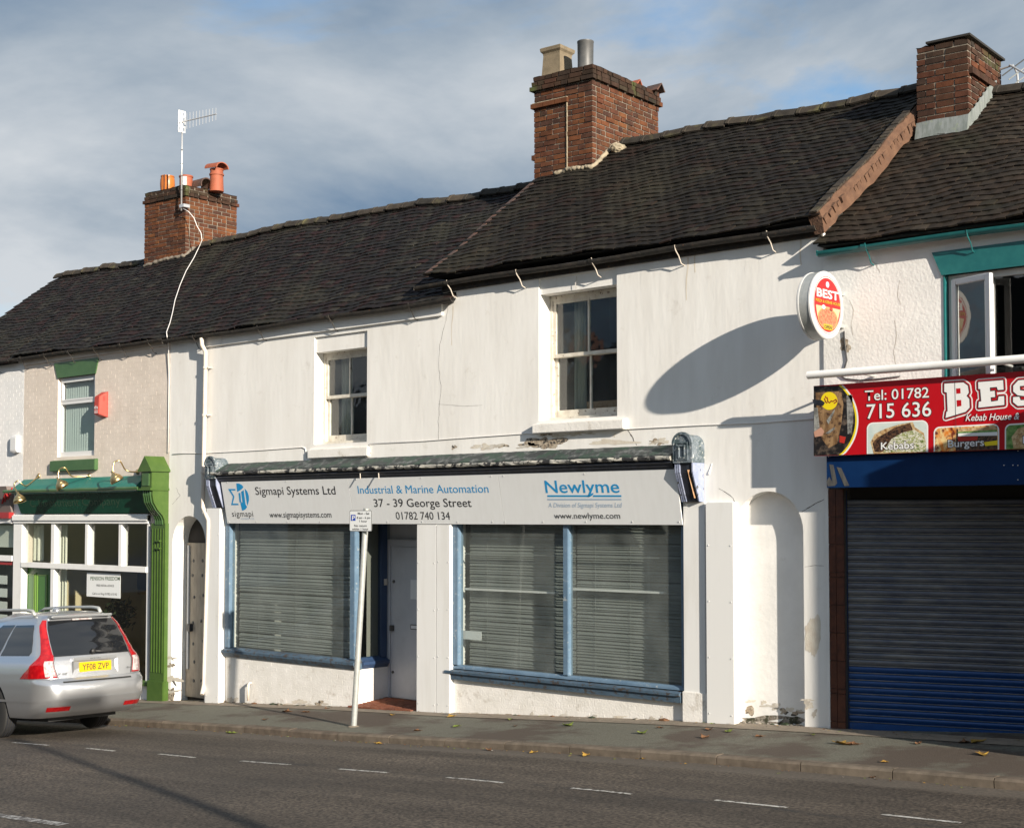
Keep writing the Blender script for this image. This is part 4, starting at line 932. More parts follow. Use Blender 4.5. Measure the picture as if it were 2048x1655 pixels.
# consoles at both ends
def console(x0, x1, vtop_u, vt, vsq, vb, label, rot_side=True):
    u = vtop_u; zt_, zq, zb_ = Z(u, vt, -.24), Z(u, vsq, -.24), Z(u, vb, -.08); c = (x0+x1)/2; r = (x1-x0)/2
    root = empty('shop_console', (c, 0, zb_), label, 'console', 'carved consoles of the white shopfront')
    hd = [(x0, zq), (x1, zq)]+[(c+r*math.cos(R(a)), zt_-r+r*math.sin(R(a))) for a in range(0, 181, 15)]
    MB().prism_y(hd, -.25, .0).build('console_head', mt['console'], root)
    MB().prism_y([(c+(x-c)*1.06, zq+.02+(z-zq)*1.02) for x, z in hd[2:]]+[(c+(x-c)*.86, zq+.02+(z-zq)*.93) for x, z in hd[2:]][::-1], -.265, -.235).build('console_hood', mt['console'], root)
    fr = MB()
    for k, (s, y) in enumerate(((.62, -.262), (.36, -.27))):
        a, b, cc, d_ = c-r*s, c+r*s, zq+.03+.02*k, zq+(zt_-zq)*(.72-.1*k); t = .014
        fr.box(a, a+t, y, -.25, cc, d_).box(b-t, b, y, -.25, cc, d_).box(a+t, b-t, y, -.25, cc, cc+t).box(a+t, b-t, y, -.25, d_-t, d_)
    fr.build('carved_panel', mt['console'], root)
    prof = [(0, zq), (-.22, zq), (-.215, zq-(zq-zb_)*.25), (-.15, zq-(zq-zb_)*.65), (-.09, zb_), (0, zb_)]
    w_ = x1-x0
    MB().prism_x(prof, x0+w_*.05, x1-w_*.07).build('console_body', mt['black'], root)
    MB().prism_x([(y*1.04-.004, z) for y, z in prof], x1-w_*.07, x1-w_*.01).build('console_cheek', mt['console_side'], root)
    for k in range(3): MB().prism_x([(y*1.04-.006, z-.0) for y, z in prof], x0+w_*(.05+k*.10), x0+w_*(.11+k*.10)).build('flute', mt['console_side'], root)
    return root, x0, x1, zq, zb_
cr = console(X(1346, -.25), X(1384, -.25), 1366, 868, 925, 1003, 'weathered blue grey console with bare split wood at right end of cornice')
x1 = cr[2]; MB().hexa([(x1-.075, -.23, cr[3]-.08), (x1-.045, -.215, cr[3]-.08), (x1-.045, -.1, cr[3]-.08), (x1-.075, -.1, cr[3]-.08), (x1-.06, -.12, cr[4]+.04), (x1-.05, -.11, cr[4]+.04), (x1-.05, -.08, cr[4]+.04), (x1-.06, -.08, cr[4]+.04)]).build('split_wood', mt['rotwood'], cr[0])
console(X(409, -.25), X(430, -.25), 419, 915, 957, 1015, 'black and silver console at left end of cornice beside downpipe')

shopf = empty('shopfront', (-13.4, 0, g(-13.4)), 'long white and blue shopfront shared by the two middle white houses', 'shopfront')
def clad(x0, x1, y, zt_, name='pilaster_panel', riv=True, zb_=None):
    zb1 = (g(x0)-.05) if zb_ is None else zb_
    o = MB().hexa([(x0, y, zb1), (x1, y, zb1), (x1, .02, zb1), (x0, .02, zb1), (x0, y, zt_), (x1, y, zt_), (x1, .02, zt_), (x0, .02, zt_)]).build(name, mt['panel'], shopf, bevel=.004)
    if riv:
        zz = max(zb1, g(x0))+.12
        while zz < zt_-.05:
            for xx in (x0+.035, x1-.035): screw(o, Vector((xx, y, zz)), (0, -1, 0), .008)
            zz += .62
    return o
clad(X(413, -.10), X(440, -.10), -.10, Z(430, 1016, -.1))
xm0, xm1 = X(834, -.07), X(900, -.07); xmm = X(873, -.07)
zhp = zsb-.01
clad(xm0, xmm-.003, -.07, zhp); clad(xmm+.003, xm1, -.072, zhp)
clad(X(1366, -.04), X(1409, -.04), -.04, Z(1390, 1003, -.04), zb_=Z(1390, 1385, -.04), riv=False); clad(X(1411, -.08), X(1466, -.08), -.08, Z(1440, 1004, -.08))
MB().box(X(1363, -.05), X(1413, -.05), -.055, .02, g(-9.4)-.1, Z(1390, 1384, -.055)).build('plinth_block', mt['riser'], shopf, bevel=.006)
# left display window
lx0, lx1, yw = X(456), X(708), .03; lzs = Z(580, 1306, -.02); ztop = Z(640, 985)
xret = X(712); yd = .62
fr = MB().box(lx0-.03, lx0+.07, -.02, .09, lzs, ztop).build('window_post', mt['blue'], shopf)
MB().box(xret-.10, xret, -.02, .07, lzs, ztop).build('window_post', mt['blue'], shopf, bevel=.006)
MB().box(xret-.07, xret, yd-.13, yd-.02, lzs, ztop).build('window_post', mt['darkblue'], shopf)
MB().box(lx0+.07, xret-.10, .045, .051, lzs, ztop).build('pane', mt['glass'], shopf)
MB().box(xret-.035, xret-.03, .07, yd-.13, lzs, ztop).build('pane', mt['glass_c'], shopf)
zr0 = Z(580, 1322, -.06)
MB().prism_x([(.1, lzs), (.02, lzs), (-.045, lzs-.035), (-.065, lzs-.04), (-.065, lzs-.075), (-.02, zr0-.03), (.1, zr0-.03)], lx0-.05, xret+.03).build('window_sill', mt['blue_d'], shopf)
MB().prism_y([(xret-.05, lzs+.02), (xret+.03, lzs-.03), (xret+.06, lzs-.04), (xret+.06, lzs-.08), (xret+.01, zr0-.03), (xret-.05, zr0-.03)], .1, yd-.02).build('window_sill', mt['darkblue'], shopf)
ris = MB().box(lx0-.02, xret, 0, .2, -.9, zr0-.03).build('stall_riser', mt['riser'], shopf)
brick_face(ris, mt['riser'], lx0-.02, xret-.005, lambda x: g(x)-.02, zr0-.04, 0, .0013, seed=8, jit=.06)
MB().box(xret-.02, xret+.004, .2, yd, -.9, zr0-.03).build('stall_riser', mt['riser'], shopf)
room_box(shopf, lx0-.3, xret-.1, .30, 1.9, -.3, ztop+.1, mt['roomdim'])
# right display window
rx0, rx1 = X(908), X(1366); rzs = Z(1130, 1350, -.02); xmul = X(1132)
MB().box(rx0-.03, rx0+.09, -.02, .09, rzs, ztop).build('window_post', mt['blue'], shopf, bevel=.006)
MB().box(xmul-.04, xmul+.04, -.015, .08, rzs, ztop).build('window_mullion', mt['blue'], shopf, bevel=.006)
MB().box(rx1-.03, rx1+.03, .0, .09, rzs, ztop).build('window_post', mt['blue'], shopf)
for a, b in ((rx0+.09, xmul-.04), (xmul+.04, rx1-.03)): MB().box(a, b, .045, .051, rzs, ztop).build('pane', mt['glass'], shopf)
zr1 = Z(1130, 1378, -.06)
MB().prism_x([(.1, rzs), (.02, rzs), (-.01, rzs-.02), (-.015, rzs-.045), (.0, rzs-.047), (.1, rzs-.047)], rx0-.02, rx1).build('window_rail', mt['blue'], shopf)
MB().prism_x([(.1, rzs-.05), (-.05, rzs-.06), (-.085, rzs-.075), (-.085, rzs-.105), (-.06, rzs-.11), (-.055, zr1-.02), (.1, zr1-.02)], rx0-.09, rx1-.01).build('window_sill', mt['blue_d'], shopf)
ris = MB().box(rx0-.07, rx1-.02, 0, .2, -.6, zr1-.02).build('stall_riser', mt['riser'], shopf)
brick_face(ris, mt['riser'], rx0-.07, rx1-.025, lambda x: g(x)-.02, zr1-.03, 0, .0012, seed=9, jit=.06)
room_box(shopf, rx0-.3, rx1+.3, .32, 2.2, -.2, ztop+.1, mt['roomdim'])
for a, b, u0, u1 in ((0, 0, 931, 1112), (0, 0, 1147, 1328)):
    zz = Z((u0+u1)/2, 1181, .12); MB().box(X(u0, .12), X(u1, .12), .10, .16, zz-.012, zz+.012).build('shelf', mt['white'], shopf)
zz = Z(1130, 1111, .1); MB().box(rx0+.1, rx1-.1, .10, .12, zz-.005, zz+.005).build('shelf', mt['blind'], shopf)
def blind(x0, x1, z0, z1, y, label, pitch=.0345):
    root = empty('venetian_blind', ((x0+x1)/2, y, z0), label, 'blind', 'venetian blinds in the white shopfront'); z = z0
    pr = [(-.0105, -.0175), (.004, -.006), (.0105, .0185), (.0095, .019), (.0025, -.004), (-.011, -.0165)]
    me = MB().prism_x(pr, x0, x1).build('slat', mt['blind'], root).data; k = 0
    first = root.children[0] if root.children else None
    z = z0; obs = [o for o in C.objects if o.data is me]
    obs[0].matrix_basis = Matrix.Translation((0, y, z))
    while z < z1:
        z += pitch; o = link('slat', me, root); o.matrix_basis = Matrix.Translation((0, y+random.uniform(-.002, .002), z)) @ Matrix.Rotation(random.uniform(-.0012, .0012), 4, 'Y') @ Matrix.Rotation(random.gauss(.0, .035)+(.08 if random.random() < .1 else 0), 4, 'X')
    for t in (.18, .5, .82):
        xx = x0+(x1-x0)*t; MB().box(xx-.002, xx+.002, y-.016, y-.0145, z0, z1).build('cord', mt['blind'], root)
blind(lx0+.09, xret-.12, lzs+.03, ztop, .17, 'grey venetian blind closed behind the left shop window')
blind(rx0+.10, xmul-.01, rzs+.03, ztop, .20, 'grey venetian blind left of the blue mullion in the wide shop window')
blind(xmul+.01, rx1-.06, rzs+.03, ztop, .20, 'grey venetian blind right of the blue mullion in the wide shop window')
# small price card leaning inside the wide window, seen from behind
o = MB().box(X(927, .12), X(964, .12), .11, .114, rzs+.33, rzs+.44).build('card', mt['paper']); tag(o, 'small pale card leaning inside left corner of the wide shop window', 'card')
# recessed door
zdf = gp(-14, 0)+.03
xd0 = X(774, yd); dw_ = xm0-xret
door_top = Z(800, 1092, yd)
back = MB().box(xret-.02, xm0+.6, yd+.05, yd+.10, zdf-.2, ztop+.1).build('recess_wall', mt['doorw'], shopf)
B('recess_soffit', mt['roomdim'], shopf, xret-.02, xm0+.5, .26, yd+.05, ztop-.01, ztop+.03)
MB().box(xd0, xd0+.07, yd, yd+.05, zdf, Z(790, 1078, yd)).box(xd0+.07, xm0+.5, yd, yd+.05, door_top, Z(790, 1078, yd)).build('door_frame', mt['doorw'], shopf, bevel=.006)
door = MB().box(xd0+.075, xd0+.88, yd+.015, yd+.05, zdf+.02, door_top-.005).build('door', mt['doorw'], shopf, bevel=.004)
for u, v, r in ((788, 1162, .022), (786, 1343, .020)): MB().lathe(P(u, v, yd+.015), [(r, 0), (r, .012), (r*.6, .02)], 12, (0, -1, 0)).build('door_lock', mt['scuff'], door, True)
p = P(786, 1255, yd+.015); MB().box(p.x-.03, p.x+.03, p.y-.05, p.y, p.z-.04, p.z+.04).build('door_handle', mt['scuff'], door, bevel=.006)
p = P(827, 1253, yd+.015); MB().box(p.x-.05, p.x+.13, p.y-.012, p.y, p.z-.035, p.z+.035).build('letter_plate', mt['scuff'], door); MB().box(p.x-.035, p.x+.115, p.y-.016, p.y-.0125, p.z-.022, p.z+.022).build('letter_flap', mt['paper'], door)
p = P(826, 1176, yd+.015); o = MB().box(p.x-.045, p.x+.14, p.y-.006, p.y-.003, p.z-.15, p.z+.12).build('notice', mt['paper']); tag(o, 'small white paper notice pinned to the recessed door', 'notice')
p = P(769, 1163, yd-.05); MB().box(p.x-.03, p.x+.03, p.y-.03, p.y+.03, p.z-.045, p.z+.045).build('bell_box', mt['cream'], shopf)
# quarry tile threshold
th = MB().hexa([(xret-.05, -.17, zdf-.25), (xm0, -.17, zdf-.25), (xm0, yd+.05, zdf-.25), (xret-.05, yd+.05, zdf-.25), (xret-.05, -.17, gp(xret)+.004), (xm0, -.17, gp(xm0)+.012), (xm0, yd+.05, zdf+.0), (xret-.05, yd+.05, zdf)]).build('threshold', mt['pave_strip'], shopf)
mats = []
for i in range(8):
    for j in range(9):
        x = xret+.03+i*.157; y = -.06+j*.078
        if x < xm0-.06: mats.append(TRS(x+(.04 if j % 2 else 0), y, gp(x)+.016+(zdf-gp(x))*(y+.17)/.8, .150, .072, .02, random.uniform(-.02, .02)))
pieces(th, 'quarry_tile', mats, brick_meshes(mt['qtile'], .06), mt['qtile'])
# cable run along the wall
def cable(name, pts, r, m, label, par=None):
    o = MB().tube(pts, r, 6).build(name, mt[m], par, True)
    if par is None: tag(o, label, 'cable')
    return o
cb_ = [P(u, v, -.008) for u, v in [(345, 908), (372, 906), (404, 906), (425, 905), (520, 900), (605, 894), (611, 897), (613, 915)]]
cable('wall_cable', cb_, .006, 'cable', 'thin painted cable running along wall left of the small sash window')
cable('wall_cable', [P(u, v, -.008) for u, v in [(738, 905), (740, 887), (840, 882), (905, 877), (1060, 866)]]+[P(u, v, -.008) for u, v in [(1062, 867), (1250, 858), (1400, 850), (1520, 845), (1648, 836)]], .006, 'cable', 'thin painted cable running along wall under the large sash window')
# cracks, bare patches, drips and crumbled feet of the render
def crack(par, pts, y=-.001, wd=.004, m='crack'):
    mb = MB(); rd = random.Random(len(pts))
    q = []
    for (a, b), (c_, d_) in zip(pts, pts[1:]):
        for k in range(4): q.append((a+(c_-a)*k/4+rd.uniform(-1.2, 1.2), b+(d_-b)*k/4))
    q.append(pts[-1]); q = [P(u, v, y) for u, v in q]
    for a, b in zip(q, q[1:]):
        t = (b-a).normalized(); n_ = Vector((-t.z, 0, t.x))*wd*.5*rd.uniform(.5, 1.3); mb.quad(a-n_, b-n_, b+n_, a+n_)
    return mb.build('crack', mt[m], par)
crack(wall3, [(898, 605), (892, 640), (880, 690), (878, 740), (882, 770), (877, 830), (877, 880)], wd=.005); crack(wall3, [(877, 808), (930, 812), (965, 810)], wd=.003)
crack(wall3, [(1256, 860), (1266, 876), (1273, 890)], wd=.012); crack(wall3, [(1438, 976), (1452, 984), (1466, 996), (1470, 1004)], wd=.006); crack(wall3, [(1604, 1023), (1625, 1010), (1648, 998)], wd=.008)
crack(wall3, [(1610, 1133), (1630, 1130), (1648, 1131)], wd=.004); crack(wall2, [(345, 1008), (360, 990), (352, 975)], wd=.005); crack(wall2, [(350, 1305), (372, 1302)], wd=.005)
for uu, v0, v1 in ((1282, 525, 580), (1490, 520, 548), (1427, 560, 600)): crack(wall3, [(uu, v0), (uu+1, v1)], wd=.003, m='render_b')
def blob(par, cx, cy, rx, ry, m, y=-.0015, seed=0, n=40, rough=.35, dz=0., name='bare_patch'):
    rd = random.Random(seed); ph = [rd.uniform(0, 6.28) for _ in range(6)]; pts = []
    for k in range(n):
        a = 2*math.pi*k/n; r = 1+rough*sum(math.sin((i+2)*a+ph[i])/(i+2) for i in range(6))+rd.uniform(-.08, .08)
        p = P(cx+rx*r*math.cos(a), cy+ry*r*math.sin(a), y); pts.append((p.x, p.z))
    o = plane_poly(name, mt[m], par, pts, (0, y, 0), (1, 0, 0), (0, 0, 1), (0, -1, 0), 0); return o
blob(wall3, 1092, 885, 30, 13, 'patch', seed=3, rough=.6); blob(wall3, 1225, 884, 36, 6, 'patch2', seed=4, rough=.5); blob(wall3, 1060, 890, 14, 6, 'patch', seed=8, rough=.8)
blob(house3, 1520, 1441, 46, 9, 'rub', y=.1285, seed=5, rough=.5); blob(house3, 1500, 1420, 10, 8, 'patch', y=.1283, seed=6); blob(house3, 1583, 1440, 22, 10, 'rub', y=.1287, seed=7); blob(wall3, 1626, 1270, 16, 40, 'patch2', seed=12, rough=.2)
blob(wall2, 340, 1388, 9, 14, 'patch', seed=13); blob(wall4, 1690, 690, 10, 14, 'patch', y=-.0215, seed=15)
def drip(u0, v0, u1, v1, r):
    pts = [P(u0+(u1-u0)*k/6, v0+(v1-v0)*k/6, -.002) for k in range(7)]; MB().tube(pts, [r*.3, r*.4, r*.5, r*.6, r*.8, r, r*.6], 10).build('paint_drip', mt['render_a'], wall3, True)
drip(1424, 926, 1417, 949, .012)
for k in range(26):
    u = random.choice([random.uniform(905, 1350), random.uniform(1470, 1600), random.uniform(440, 700)]); x = X(u); zz = gp(x); s = random.uniform(.015, .05)
    y0 = -.02 if u < 1400 else .10
    bm = bmesh.new(); bmesh.ops.create_icosphere(bm, subdivisions=1, radius=1)
    for v in bm.verts: v.co = Vector((v.co.x*s*1.6+x, v.co.y*s+y0-.02, v.co.z*s*.6+zz+.012))
    me = bpy.data.meshes.new('debris'); bm.to_mesh(me); bm.free(); link('render_crumb', me, strip, mt[random.choice(['rub', 'rub', 'patch', 'leaf', 'leafb'])])
# alley door
ad_ = MB().box(ax0, ax1, YA, YA+.04, gp(ax0)+.06, Z(390, 1085, YA)).build('alley_door', mt['ply'], house2)
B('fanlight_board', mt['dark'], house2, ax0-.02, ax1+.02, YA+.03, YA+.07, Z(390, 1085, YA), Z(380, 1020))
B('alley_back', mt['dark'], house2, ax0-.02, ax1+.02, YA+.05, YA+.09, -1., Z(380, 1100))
for v in (1118, 1150, 1192, 1244, 1284, 1325, 1358):
    for u in (387, 404): MB().lathe(P(u+random.uniform(-2, 2), v+random.uniform(-3, 3), YA-.001), [(.028, -.002), (.026, .004), (.01, .006)], 10, (0, -1, 0)).build('door_stud', mt['scuff'], ad_, True)
p = P(381, 1254, YA-.01); MB().box(p.x-.04, p.x+.05, p.y-.05, p.y+.02, p.z-.06, p.z+.06).build('padlock', mt['black'], ad_, bevel=.008)
B('door_batten', mt['doorw'], ad_, P(377, 1200, YA).x-.01, P(377, 1200, YA).x+.03, YA-.025, YA, gp(ax0)+.5, Z(390, 1090, YA))

# peeling and damp at the foot of walls and risers, runs below sills
rdp = random.Random(21)
for (par, u0, u1, vb0, vb1, y, n) in ((ris, 920, 1350, 1428, 1441, -.0035, 16), (shopf, 455, 700, 1402, 1410, -.0035, 9), (wall3, 1612, 1645, 1400, 1448, -.0016, 5), (house3, 1478, 1600, 1395, 1425, .1282, 9), (wall2, 340, 346, 1290, 1395, -.0016, 4)):
    for k in range(n):
        u = rdp.uniform(u0, u1); t = (u-u0)/(u1-u0); v = vb0+(vb1-vb0)*t+rdp.uniform(-6, 5); blob(par, u, v, rdp.uniform(4, 16), rdp.uniform(2, 7), rdp.choice(['patch2', 'patch2', 'grime', 'grime', 'patch']), y=y-rdp.uniform(0, .0008), seed=k*7+int(u0), rough=.6)
for (u0, u1, v, par) in ((1064, 1240, 868, wall3), (905, 1060, 893, wall3), (1290, 1345, 884, wall3), (620, 735, 908, wall2)):
    for k in range(7): blob(par, rdp.uniform(u0, u1), v+rdp.uniform(-3, 4), rdp.uniform(3, 14), rdp.uniform(1.5, 5), rdp.choice(['patch2', 'grime', 'patch']), y=-.0014-rdp.uniform(0, .0006), seed=k*11+u0, rough=.7)
for (u, v0, v1) in ((1390, 485, 545), (1600, 478, 530), (1152, 552, 578), (1375, 515, 600), (905, 612, 690), (1085, 868, 884), (735, 905, 915)):
    crack(wall3 if u > 885 else wall2, [(u, v0), (u+rdp.uniform(-3, 3), v1)], wd=.018, m='stain')
for (u0, v0, pts) in ((1700, 600, [(0, 0), (8, 20), (2, 45), (6, 70)]), (1800, 560, [(0, 0), (-5, 25), (1, 50)]), (1790, 640, [(0, 0), (4, 30), (-3, 60), (2, 90)]), (1740, 520, [(0, 0), (12, 8), (20, 25)])):
    crack(wall4, [(u0+a, v0+b) for a, b in pts], y=-.0213, wd=.006, m='grime')
# ------------------------------------------------------------------ green shopfront of the beige house
gsf = empty('shopfront', (-21.7, 0, g(-21.7)), 'bright green and white shopfront with timber mullions', 'shopfront')
GX0, GX1 = X(29, -.2, 1000), X(300); zgf1, zgf0 = Z(170, 985, -.22), Z(170, 1026, -.06)
MB().prism_x([(0, Z(160, 955)), (-.03, Z(160, 955)), (-.2, Z(160, 968, -.2)), (-.27, Z(160, 976, -.27)), (-.27, Z(160, 984, -.27)), (-.2, zgf1), (0, zgf1)], GX0+.02, X(277, -.2)).build('cornice', [mt['teal']], gsf)
auto_smooth(MB().tube([Vector((GX0-.25, -.27, Z(160, 979, -.27))), Vector((X(277, -.27), -.27, Z(160, 979, -.27)))], .032, 10).build('cornice_roll', mt['green_m'], gsf))
fb = MB().prism_x([(0, zgf1), (-.20, zgf1), (-.07, zgf0), (0, zgf0)], GX0, GX1+.1).build('fascia', mt['green_d'], gsf)
fn = Vector((0, -(zgf1-zgf0), -.13)).normalized(); fey = Vector((0, -.13, zgf1-zgf0)).normalized(); fA = Vector((GX0, -.07, zgf0))
a, b = PP(62, 1013, fA, fn), PP(243, 1009, fA, fn); mg = M('ghost_lettering', (.035, .075, .045), rough=.4)
lettering(fb, 'C Investment Company', mg, a, b, fey, .15, fn, .0015, shear=.2)
zh1, zh0 = Z(170, 1028), Z(170, 1046)
hd_ = MB().box(X(32), GX1+.02, -.05, .08, zh0, zh1).box(X(32), GX1+.02, -.075, .0, zh0+.05, zh1-.02).build('head_rail', mt['white'], gsf)
ztr0, ztr1 = Z(170, 1139), Z(170, 1128)
zsil = Z(230, 1352); posts = [(28, 45), (103, 110), (171, 177), (238, 244)]
for i, (u0, u1) in enumerate(posts):
    zb_ = ztr1 if i > 1 else g(X(u0))-.05
    MB().box(X(u0, -.03), X(u1, -.03), -.03, .09, zb_, zh0+.01).build('mullion', mt['white'], gsf, bevel=.004)
MB().box(X(297), GX1+.02, -.02, .09, zsil, zh0+.01).build('mullion', mt['white'], gsf)
MB().box(X(45, -.03), X(298), -.045, .085, ztr0, ztr1).build('transom', mt['white'], gsf, bevel=.004)
ed = [45, 103, 110, 171, 177, 238, 244, 297]
for k in range(4): MB().box(X(ed[2*k], .03), X(ed[2*k+1], .03), .04, .045, ztr1, zh0).build('pane', mt['glass_c'], gsf)
MB().box(X(110, .03), X(297, .03), .04, .045, zsil, ztr0).build('pane', mt['glass_c'], gsf)
MB().prism_x([(.1, zsil), (-.02, zsil), (-.06, zsil-.03), (-.06, zsil-.08), (.1, zsil-.08)], X(110), X(303)).build('window_sill', mt['green'], gsf)
MB().box(X(110), X(303), .0, .1, -1.2, zsil-.08).build('stall_riser', mt['white'], gsf)
gd = MB().box(X(46, .1), X(103, .1), .10, .14, g(-23)-.05, ztr0).build('door', mt['doorg'], gsf)
for u0, u1 in ((54, 72), (77, 97)):
    a, b = X(u0, .1), X(u1, .1); z0, z1 = g(-23)+.9, ztr0-.12; t = .022
    MB().box(a, a+t, .088, .10, z0, z1).box(b-t, b, .088, .10, z0, z1).box(a+t, b-t, .088, .10, z0, z0+t).box(a+t, b-t, .088, .10, z1-t, z1).build('door_bead', mt['doorg2'], gd)
MB().box(X(74.5, .1)-.008, X(74.5, .1)+.008, .084, .10, g(-23)+.9, ztr0-.1).build('door_bead', mt['doorg2'], gd)
# pilaster and scrolled console
px0, px1 = X(303, -.07), X(331, -.07)
zpt = Z(318, 1046, -.07)
pil = MB().box(px0, px1, -.07, .05, g(px0)-.05, zpt).build('pilaster', mt['green'], gsf)
MB().box(px0-.03, px1+.03, -.105, .05, g(px0)-.05, Z(318, 1362, -.1)).build('pilaster_base', mt['green'], gsf, bevel=.01)
for k in range(5):
    a = px0+.045+k*(px1-px0-.09)/4; MB().box(a-.012, a+.012, -.083, -.07, Z(318, 1345, -.07), Z(318, 1056, -.07)).build('flute', mt['green'], pil, bevel=.004)
for v in (1081, 1096):
    p = P(317, v, -.09); MB().box(p.x-.05, p.x+.05, -.115, -.07, p.z-.012, p.z+.012).build('carved_block', mt['green'], pil)
cx1 = X(338); cx0 = cx1-.30
zq0, zq1 = Z(300, 977, -.3), Z(300, 942, -.3); zap = Z(288, 912, -.3)
prof = [(0, zq0), (-.30, zq0), (-.305, zq0-.10), (-.28, zq0-.22), (-.20, zq0-.34), (-.11, zq0-.43), (-.075, zq0-.50), (-.07, zpt-.02), (0, zpt-.02)]
con = MB().prism_x(prof, cx0+.02, cx1-.01).build('console', mt['green'], gsf)
for k in range(4):
    a = cx0+.055+k*.058; MB().prism_x([(y-.016 if y < -.01 else y, z) for y, z in prof], a-.013, a+.013).build('flute', mt['green_m'], con)
MB().box(cx0, cx1, -.33, .0, zq0, zq1).build('console_block', mt['green'], con, bevel=.005)
MB().box(cx0+.05, cx1-.06, -.345, -.33, zq0+.05, zq1-.02).build('console_panel', mt['green_m'], con)
MB().box(cx0-.02, cx1+.01, -.36, .0, zq0-.025, zq0+.012).build('console_bead', mt['green'], con)
cm_ = (cx0+cx1)/2; e_ = .035
MB().prism_y([(cx0-e_, zq1-.005), (cx1+e_, zq1-.005), (cx1+e_, zq1+.02), (cm_, zap), (cx0-e_, zq1+.02)], -.37, .0).build('console_roof', mt['green'], con)
# room behind the glass
rm = MB(); rx0_, rx1_, rzb, rzt = X(40), X(310)+.25, g(-21)-.1, zh1+.1; ry = 2.6
rm.quad((rx0_, ry, rzb), (rx1_, ry, rzb), (rx1_, ry, rzt), (rx0_, ry, rzt)); rm.quad((rx0_, .12, rzb), (rx0_, ry, rzb), (rx0_, ry, rzt), (rx0_, .12, rzt)); rm.quad((rx1_, .12, rzb), (rx1_, ry, rzb), (rx1_, ry, rzt), (rx1_, .12, rzt)); rm.quad((rx0_, .12, rzb), (rx1_, .12, rzb), (rx1_, ry, rzb), (rx0_, ry, rzb)); rm.quad((rx0_, .12, rzt), (rx1_, .12, rzt), (rx1_, ry, rzt), (rx0_, ry, rzt))
rm.build('room', mt['room'], gsf)
pleat('curtain', mt['curtain'], X(52, .25), X(92, .25), .22, ztr1+.02, zh0-.03, 5, .025, 'pale drape behind the leftmost upper pane of the green shopfront', 'curtain')
pleat('curtain', mt['curtain'], X(114, .2), X(136, .2), .2, zsil+.05, zh0-.03, 4, .03, 'long pale curtain at left inside the green shopfront window', 'curtain')
nt_ = MB().box(X(176, .03), X(243, .03), .026, .030, Z(210, 1194, .03), Z(210, 1146, .03)).build('window_notice', mt['paper']); tag(nt_, 'white pension freedom notice stuck in the green shopfront window', 'notice')
def ftext(par, body, m, u0, v0, u1, v1, cap, y, **k):
    a, b = P(u0, v0, y), P(u1, v1, y); return lettering(par, body, m, a, b, (0, 0, 1), (P(u0, v0-cap, y)-a).length, (0, -1, 0), .002, **k)
ftext(nt_, 'PENSION FREEDOM', mt['green_m'], 181, 1159.5, 240, 1160, 7.6, .026, bold=.006)
ftext(nt_, 'FREE INITIAL ADVICE', mt['ink'], 193, 1172, 228, 1173, 4.6, .026)
ftext(nt_, 'Call in or Ring 01782 615142', mt['ink'], 185, 1188, 234, 1190, 4.6, .026)
pc = empty('picture', (X(287, 2.0), 2.5, Z(287, 1160, 2.5)), 'gilt framed picture on the wall inside the green shop', 'picture')
p = P(286, 1165, 2.5); MB().box(p.x-.3, p.x+.3, 2.52, 2.58, p.z-.22, p.z+.25).build('picture_frame', mt['gold'], pc); MB().box(p.x-.22, p.x+.22, 2.505, 2.52, p.z-.14, p.z+.17).build('canvas', mt['dark'], pc)
pl = empty('potted_plant', (X(232, .7), .7, rzb), 'dark leafy pot plant inside the green shop window', 'plant')
MB().lathe((X(232, .7), .7, rzb), [(.14, 0), (.19, .32), (.2, .34), (.17, .34), (.16, .25)], 16).build('pot', mt['clay_d'], pl, True)
mb = MB(); c0 = P(232, 1230, .7); mb.tube([(c0.x, .7, rzb+.3), (c0.x+.02, .7, c0.z)], .02, 6); mb.build('stem', mt['rotwood'], pl)
mb = MB(); rd = random.Random(2)
for k in range(420):
    d = Vector((rd.gauss(0, 1), rd.gauss(0, .8), rd.gauss(0, .8))).normalized()*rd.uniform(.08, .42); p = Vector((c0.x, .72, c0.z))+Vector((d.x*1.15, d.y*.7, d.z*.9)); ax = Vector((rd.gauss(0, 1), rd.gauss(0, 1), rd.gauss(-.4, .6))).normalized(); sd_ = ax.cross(Vector((rd.gauss(0, 1), rd.gauss(0, 1), 1))).normalized()*.022
    mb.quad(p-ax*.06, p+sd_, p+ax*.07, p-sd_)
mb.build('foliage', mt['leaf'], pl)
# swan-neck brass lamps
def swan(rose, pts, head, axis, label):
    r0 = P(*rose, -.0); root = empty('swan_neck_lamp', r0, label, 'lamp', 'brass swan neck lamps over the green shopfront')
    MB().lathe(r0, [(.045, 0), (.045, .012), (.028, .03), (.012, .035)], 16, (0, -1, 0)).build('wall_rose', mt['brass'], root, True)
    q = [P(u, v, y) for u, v, y in pts]; sm = []
    for i in range(len(q)-1):
        p0, p1, p2, p3 = q[max(i-1, 0)], q[i], q[i+1], q[min(i+2, len(q)-1)]
        for k in range(6):
            t = k/6; sm.append(.5*((2*p1)+(p2-p0)*t+(2*p0-5*p1+4*p2-p3)*t*t+(3*p1-p0-3*p2+p3)*t**3))
    sm.append(q[-1]); MB().tube(sm, .012, 8).build('neck', mt['brass'], root, True)
    h = q[-1]; ax = Vector(axis).normalized()
    MB().lathe(h, [(.016, -.05), (.022, -.01), (.05, .02), (.085, .055), (.105, .10), (.112, .14), (.108, .145), (.10, .14), (.09, .09), (.03, .03)], 24, ax).build('lamp_shade', mt['brass'], root, True)
    for a_, b_ in ((.088, .06), (.108, .11)): MB().lathe(h, [(a_, b_), (a_+.006, b_+.006), (a_, b_+.012)], 24, ax).build('shade_ring', mt['brass'], root, True)
